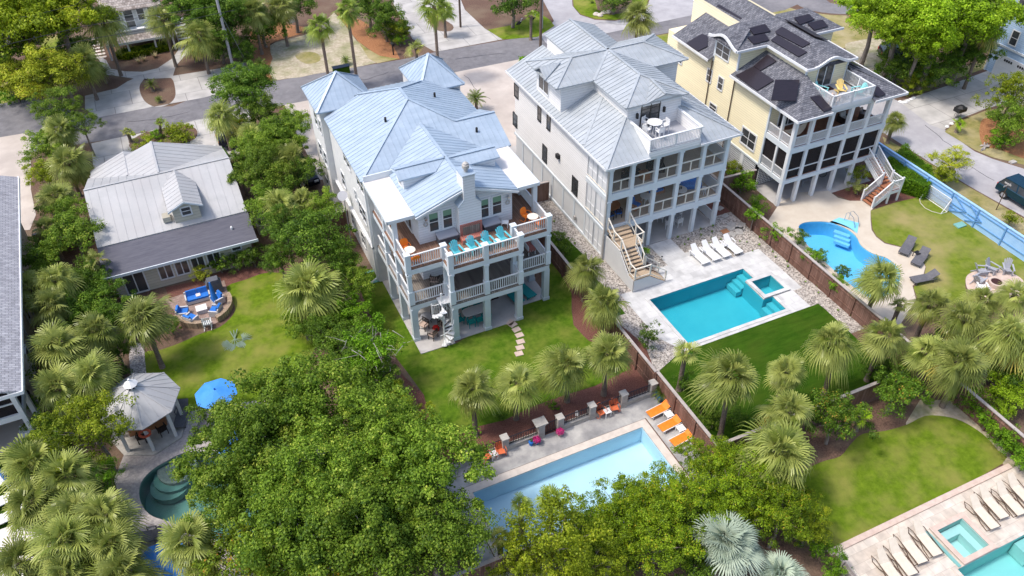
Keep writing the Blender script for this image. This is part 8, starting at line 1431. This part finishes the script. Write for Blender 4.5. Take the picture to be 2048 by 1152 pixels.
# ---------------------------------------------------------------- cars
def car(name, label, x, y, rz, m, L=4.8, W=1.9, H=1.7, kind='suv'):
    r = thing(name, label, 'car', (x, y, 0), rad(rz)); h = L / 2
    prof = {'suv': [(-h, .45), (-h, .85), (-h + .15, 1.0), (-h + 1.15, 1.1), (-h + 1.15, 1.1), (h - .1, 1.12), (h, .9), (h, .45)], 'pickup': [(-h, .5), (-h, .95), (-h + .2, 1.08), (-h + 1.3, 1.15), (h - .05, 1.15), (h, 1.0), (h, .5)]}.get(kind, None)
    b = MB(); n = len(prof); w = W / 2; vs = []
    for s, ww in ((-1, w), (-1, w * .93), (1, w * .93), (1, w)): pass
    low = [(yy, z) for yy, z in prof]
    def ring(xx, dz): return [(xx, yy * (.985 if abs(xx) > w * .95 else 1), z + (dz if z > .8 else 0)) for yy, z in low]
    secs = [ring(-w, -.06), ring(-w * .9, 0), ring(0, .03), ring(w * .9, 0), ring(w, -.06)]
    vs = [v for s_ in secs for v in s_]; fs = []
    for i in range(4):
        for k in range(n): fs.append((i * n + k, i * n + (k + 1) % n, (i + 1) * n + (k + 1) % n, (i + 1) * n + k))
    fs.append(tuple(range(n))); fs.append(tuple(range(4 * n, 5 * n))[::-1]); b.add(vs, fs); b.obj('body', m, r)
    y0, y1, y2, y3 = (-h + 1.05, -h + 1.75, h - .45, h - .1) if kind == 'suv' else (-h + 1.25, -h + 1.9, -h + 3.1, -h + 3.3)
    g_ = MB(); wt_, wb = w * .76, w * .93
    g_.add([(-wb, y0, 1.08), (wb, y0, 1.08), (wb, y3, 1.1), (-wb, y3, 1.1), (-wt_, y1, H - .06), (wt_, y1, H - .06), (wt_, y2, H - .06), (-wt_, y2, H - .06)], [(3, 2, 1, 0), (4, 5, 6, 7), (0, 1, 5, 4), (1, 2, 6, 5), (2, 3, 7, 6), (3, 0, 4, 7)]); g_.obj('windows', 'glass', r)
    b = MB().box(-wt_ - .01, wt_ + .01, y1 - .03, y2 + .03, H - .07, H)
    for s in (-1, 1):
        for a_, c_ in (((wb, y0, 1.1), (wt_, y1, H - .04)), ((wb, y3, 1.1), (wt_, y2, H - .04)), ((wb + .01, (y0 + y3) / 2, 1.1), (wt_ + .01, (y1 + y2) / 2, H - .04))): b.bar((s * a_[0], a_[1], a_[2]), (s * c_[0], c_[1], c_[2]), .09, .05)
    b.obj('roof', m, r)
    for s in (-1, 1):
        for yy in (-h + .9, h - .95):
            t = MB(); t.tube([(s * (w - .22), yy, .36), (s * (w + .02), yy, .36)], .36, 18); o = t.obj('wheel', 'tyre', r); MB().tube([(s * (w - .02), yy, .36), (s * (w + .035), yy, .36)], .22, 12).obj('rim', 'chrome', o)
        MB().box(s * (w - .3) - .18, s * (w - .3) + .18, -h - .02, -h + .06, .72, .9).obj('headlight', 'lamp', r); MB().box(s * (w - .2) - .1, s * (w - .2) + .1, h - .05, h + .02, .75, 1.0).obj('taillight', 'red', r)
        MB().box(s * (w + .08) - .1, s * (w + .08) + .1, y0 + .25, y0 + .4, 1.1, 1.25).obj('mirror', m, r)
    if kind == 'pickup': MB().box(-w * .92, w * .92, -h + 3.35, h - .05, 1.15, 1.22).obj('bed_cover', 'metal2', r)
    return r
car('parked_suv', 'dark teal sport utility car on the lane at the right edge', 62.15, 33.5, 0, 'car_teal', 4.7, 1.9, 1.7)
car('parked_pickup', 'silver and black pickup beside the white house garage', 25.2, 64.5, 180, 'car_grey', 5.4, 1.95, 1.85, 'pickup'); car('parked_car', 'silver car half hidden by the spreading cycad', 23.9, 59.9, 100, 'car_white', 4.6, 1.85, 1.45)
car('parked_car', 'dark blue car between the left tower and the oak', 8.7, 63.2, 5, 'car_dark', 4.7, 1.85, 1.6); car('parked_car', 'dark car in the shade behind the cottage drive palm', *g(488, 285).xy, 90, 'car_dark', 4.5, 1.8, 1.5); car('parked_car', 'dark blue car under the huge lime green oak', *g(1800, 118).xy, 60, 'car_dark', 4.7, 1.85, 1.6); car('parked_car', 'pale car glimpsed under the trees in the top left corner', *g(35, 88).xy, 80, 'car_grey', 4.6, 1.8, 1.5)
b = MB()
for p, q in (((0, 0, .1), (0, 0, 1.1)), ((0, 1.6, .1), (0, 1.6, 1.1)), ((0, 0, 1.05), (0, 1.6, 1.05)), ((0, 0, .15), (0, 1.6, .15)), ((0, 0, .15), (0, 1.6, 1.05)), ((0, 0, 1.05), (0, 1.6, .15))): b.bar(p, q, .07, .09)
o = b.obj('cross_braced_rail', 'white', loc=(26.0, 58.5, 0)); o.scale = (1, 1.6, 1.6); tag(o, 'white cross braced rail at the back corner of the white house', 'railing')
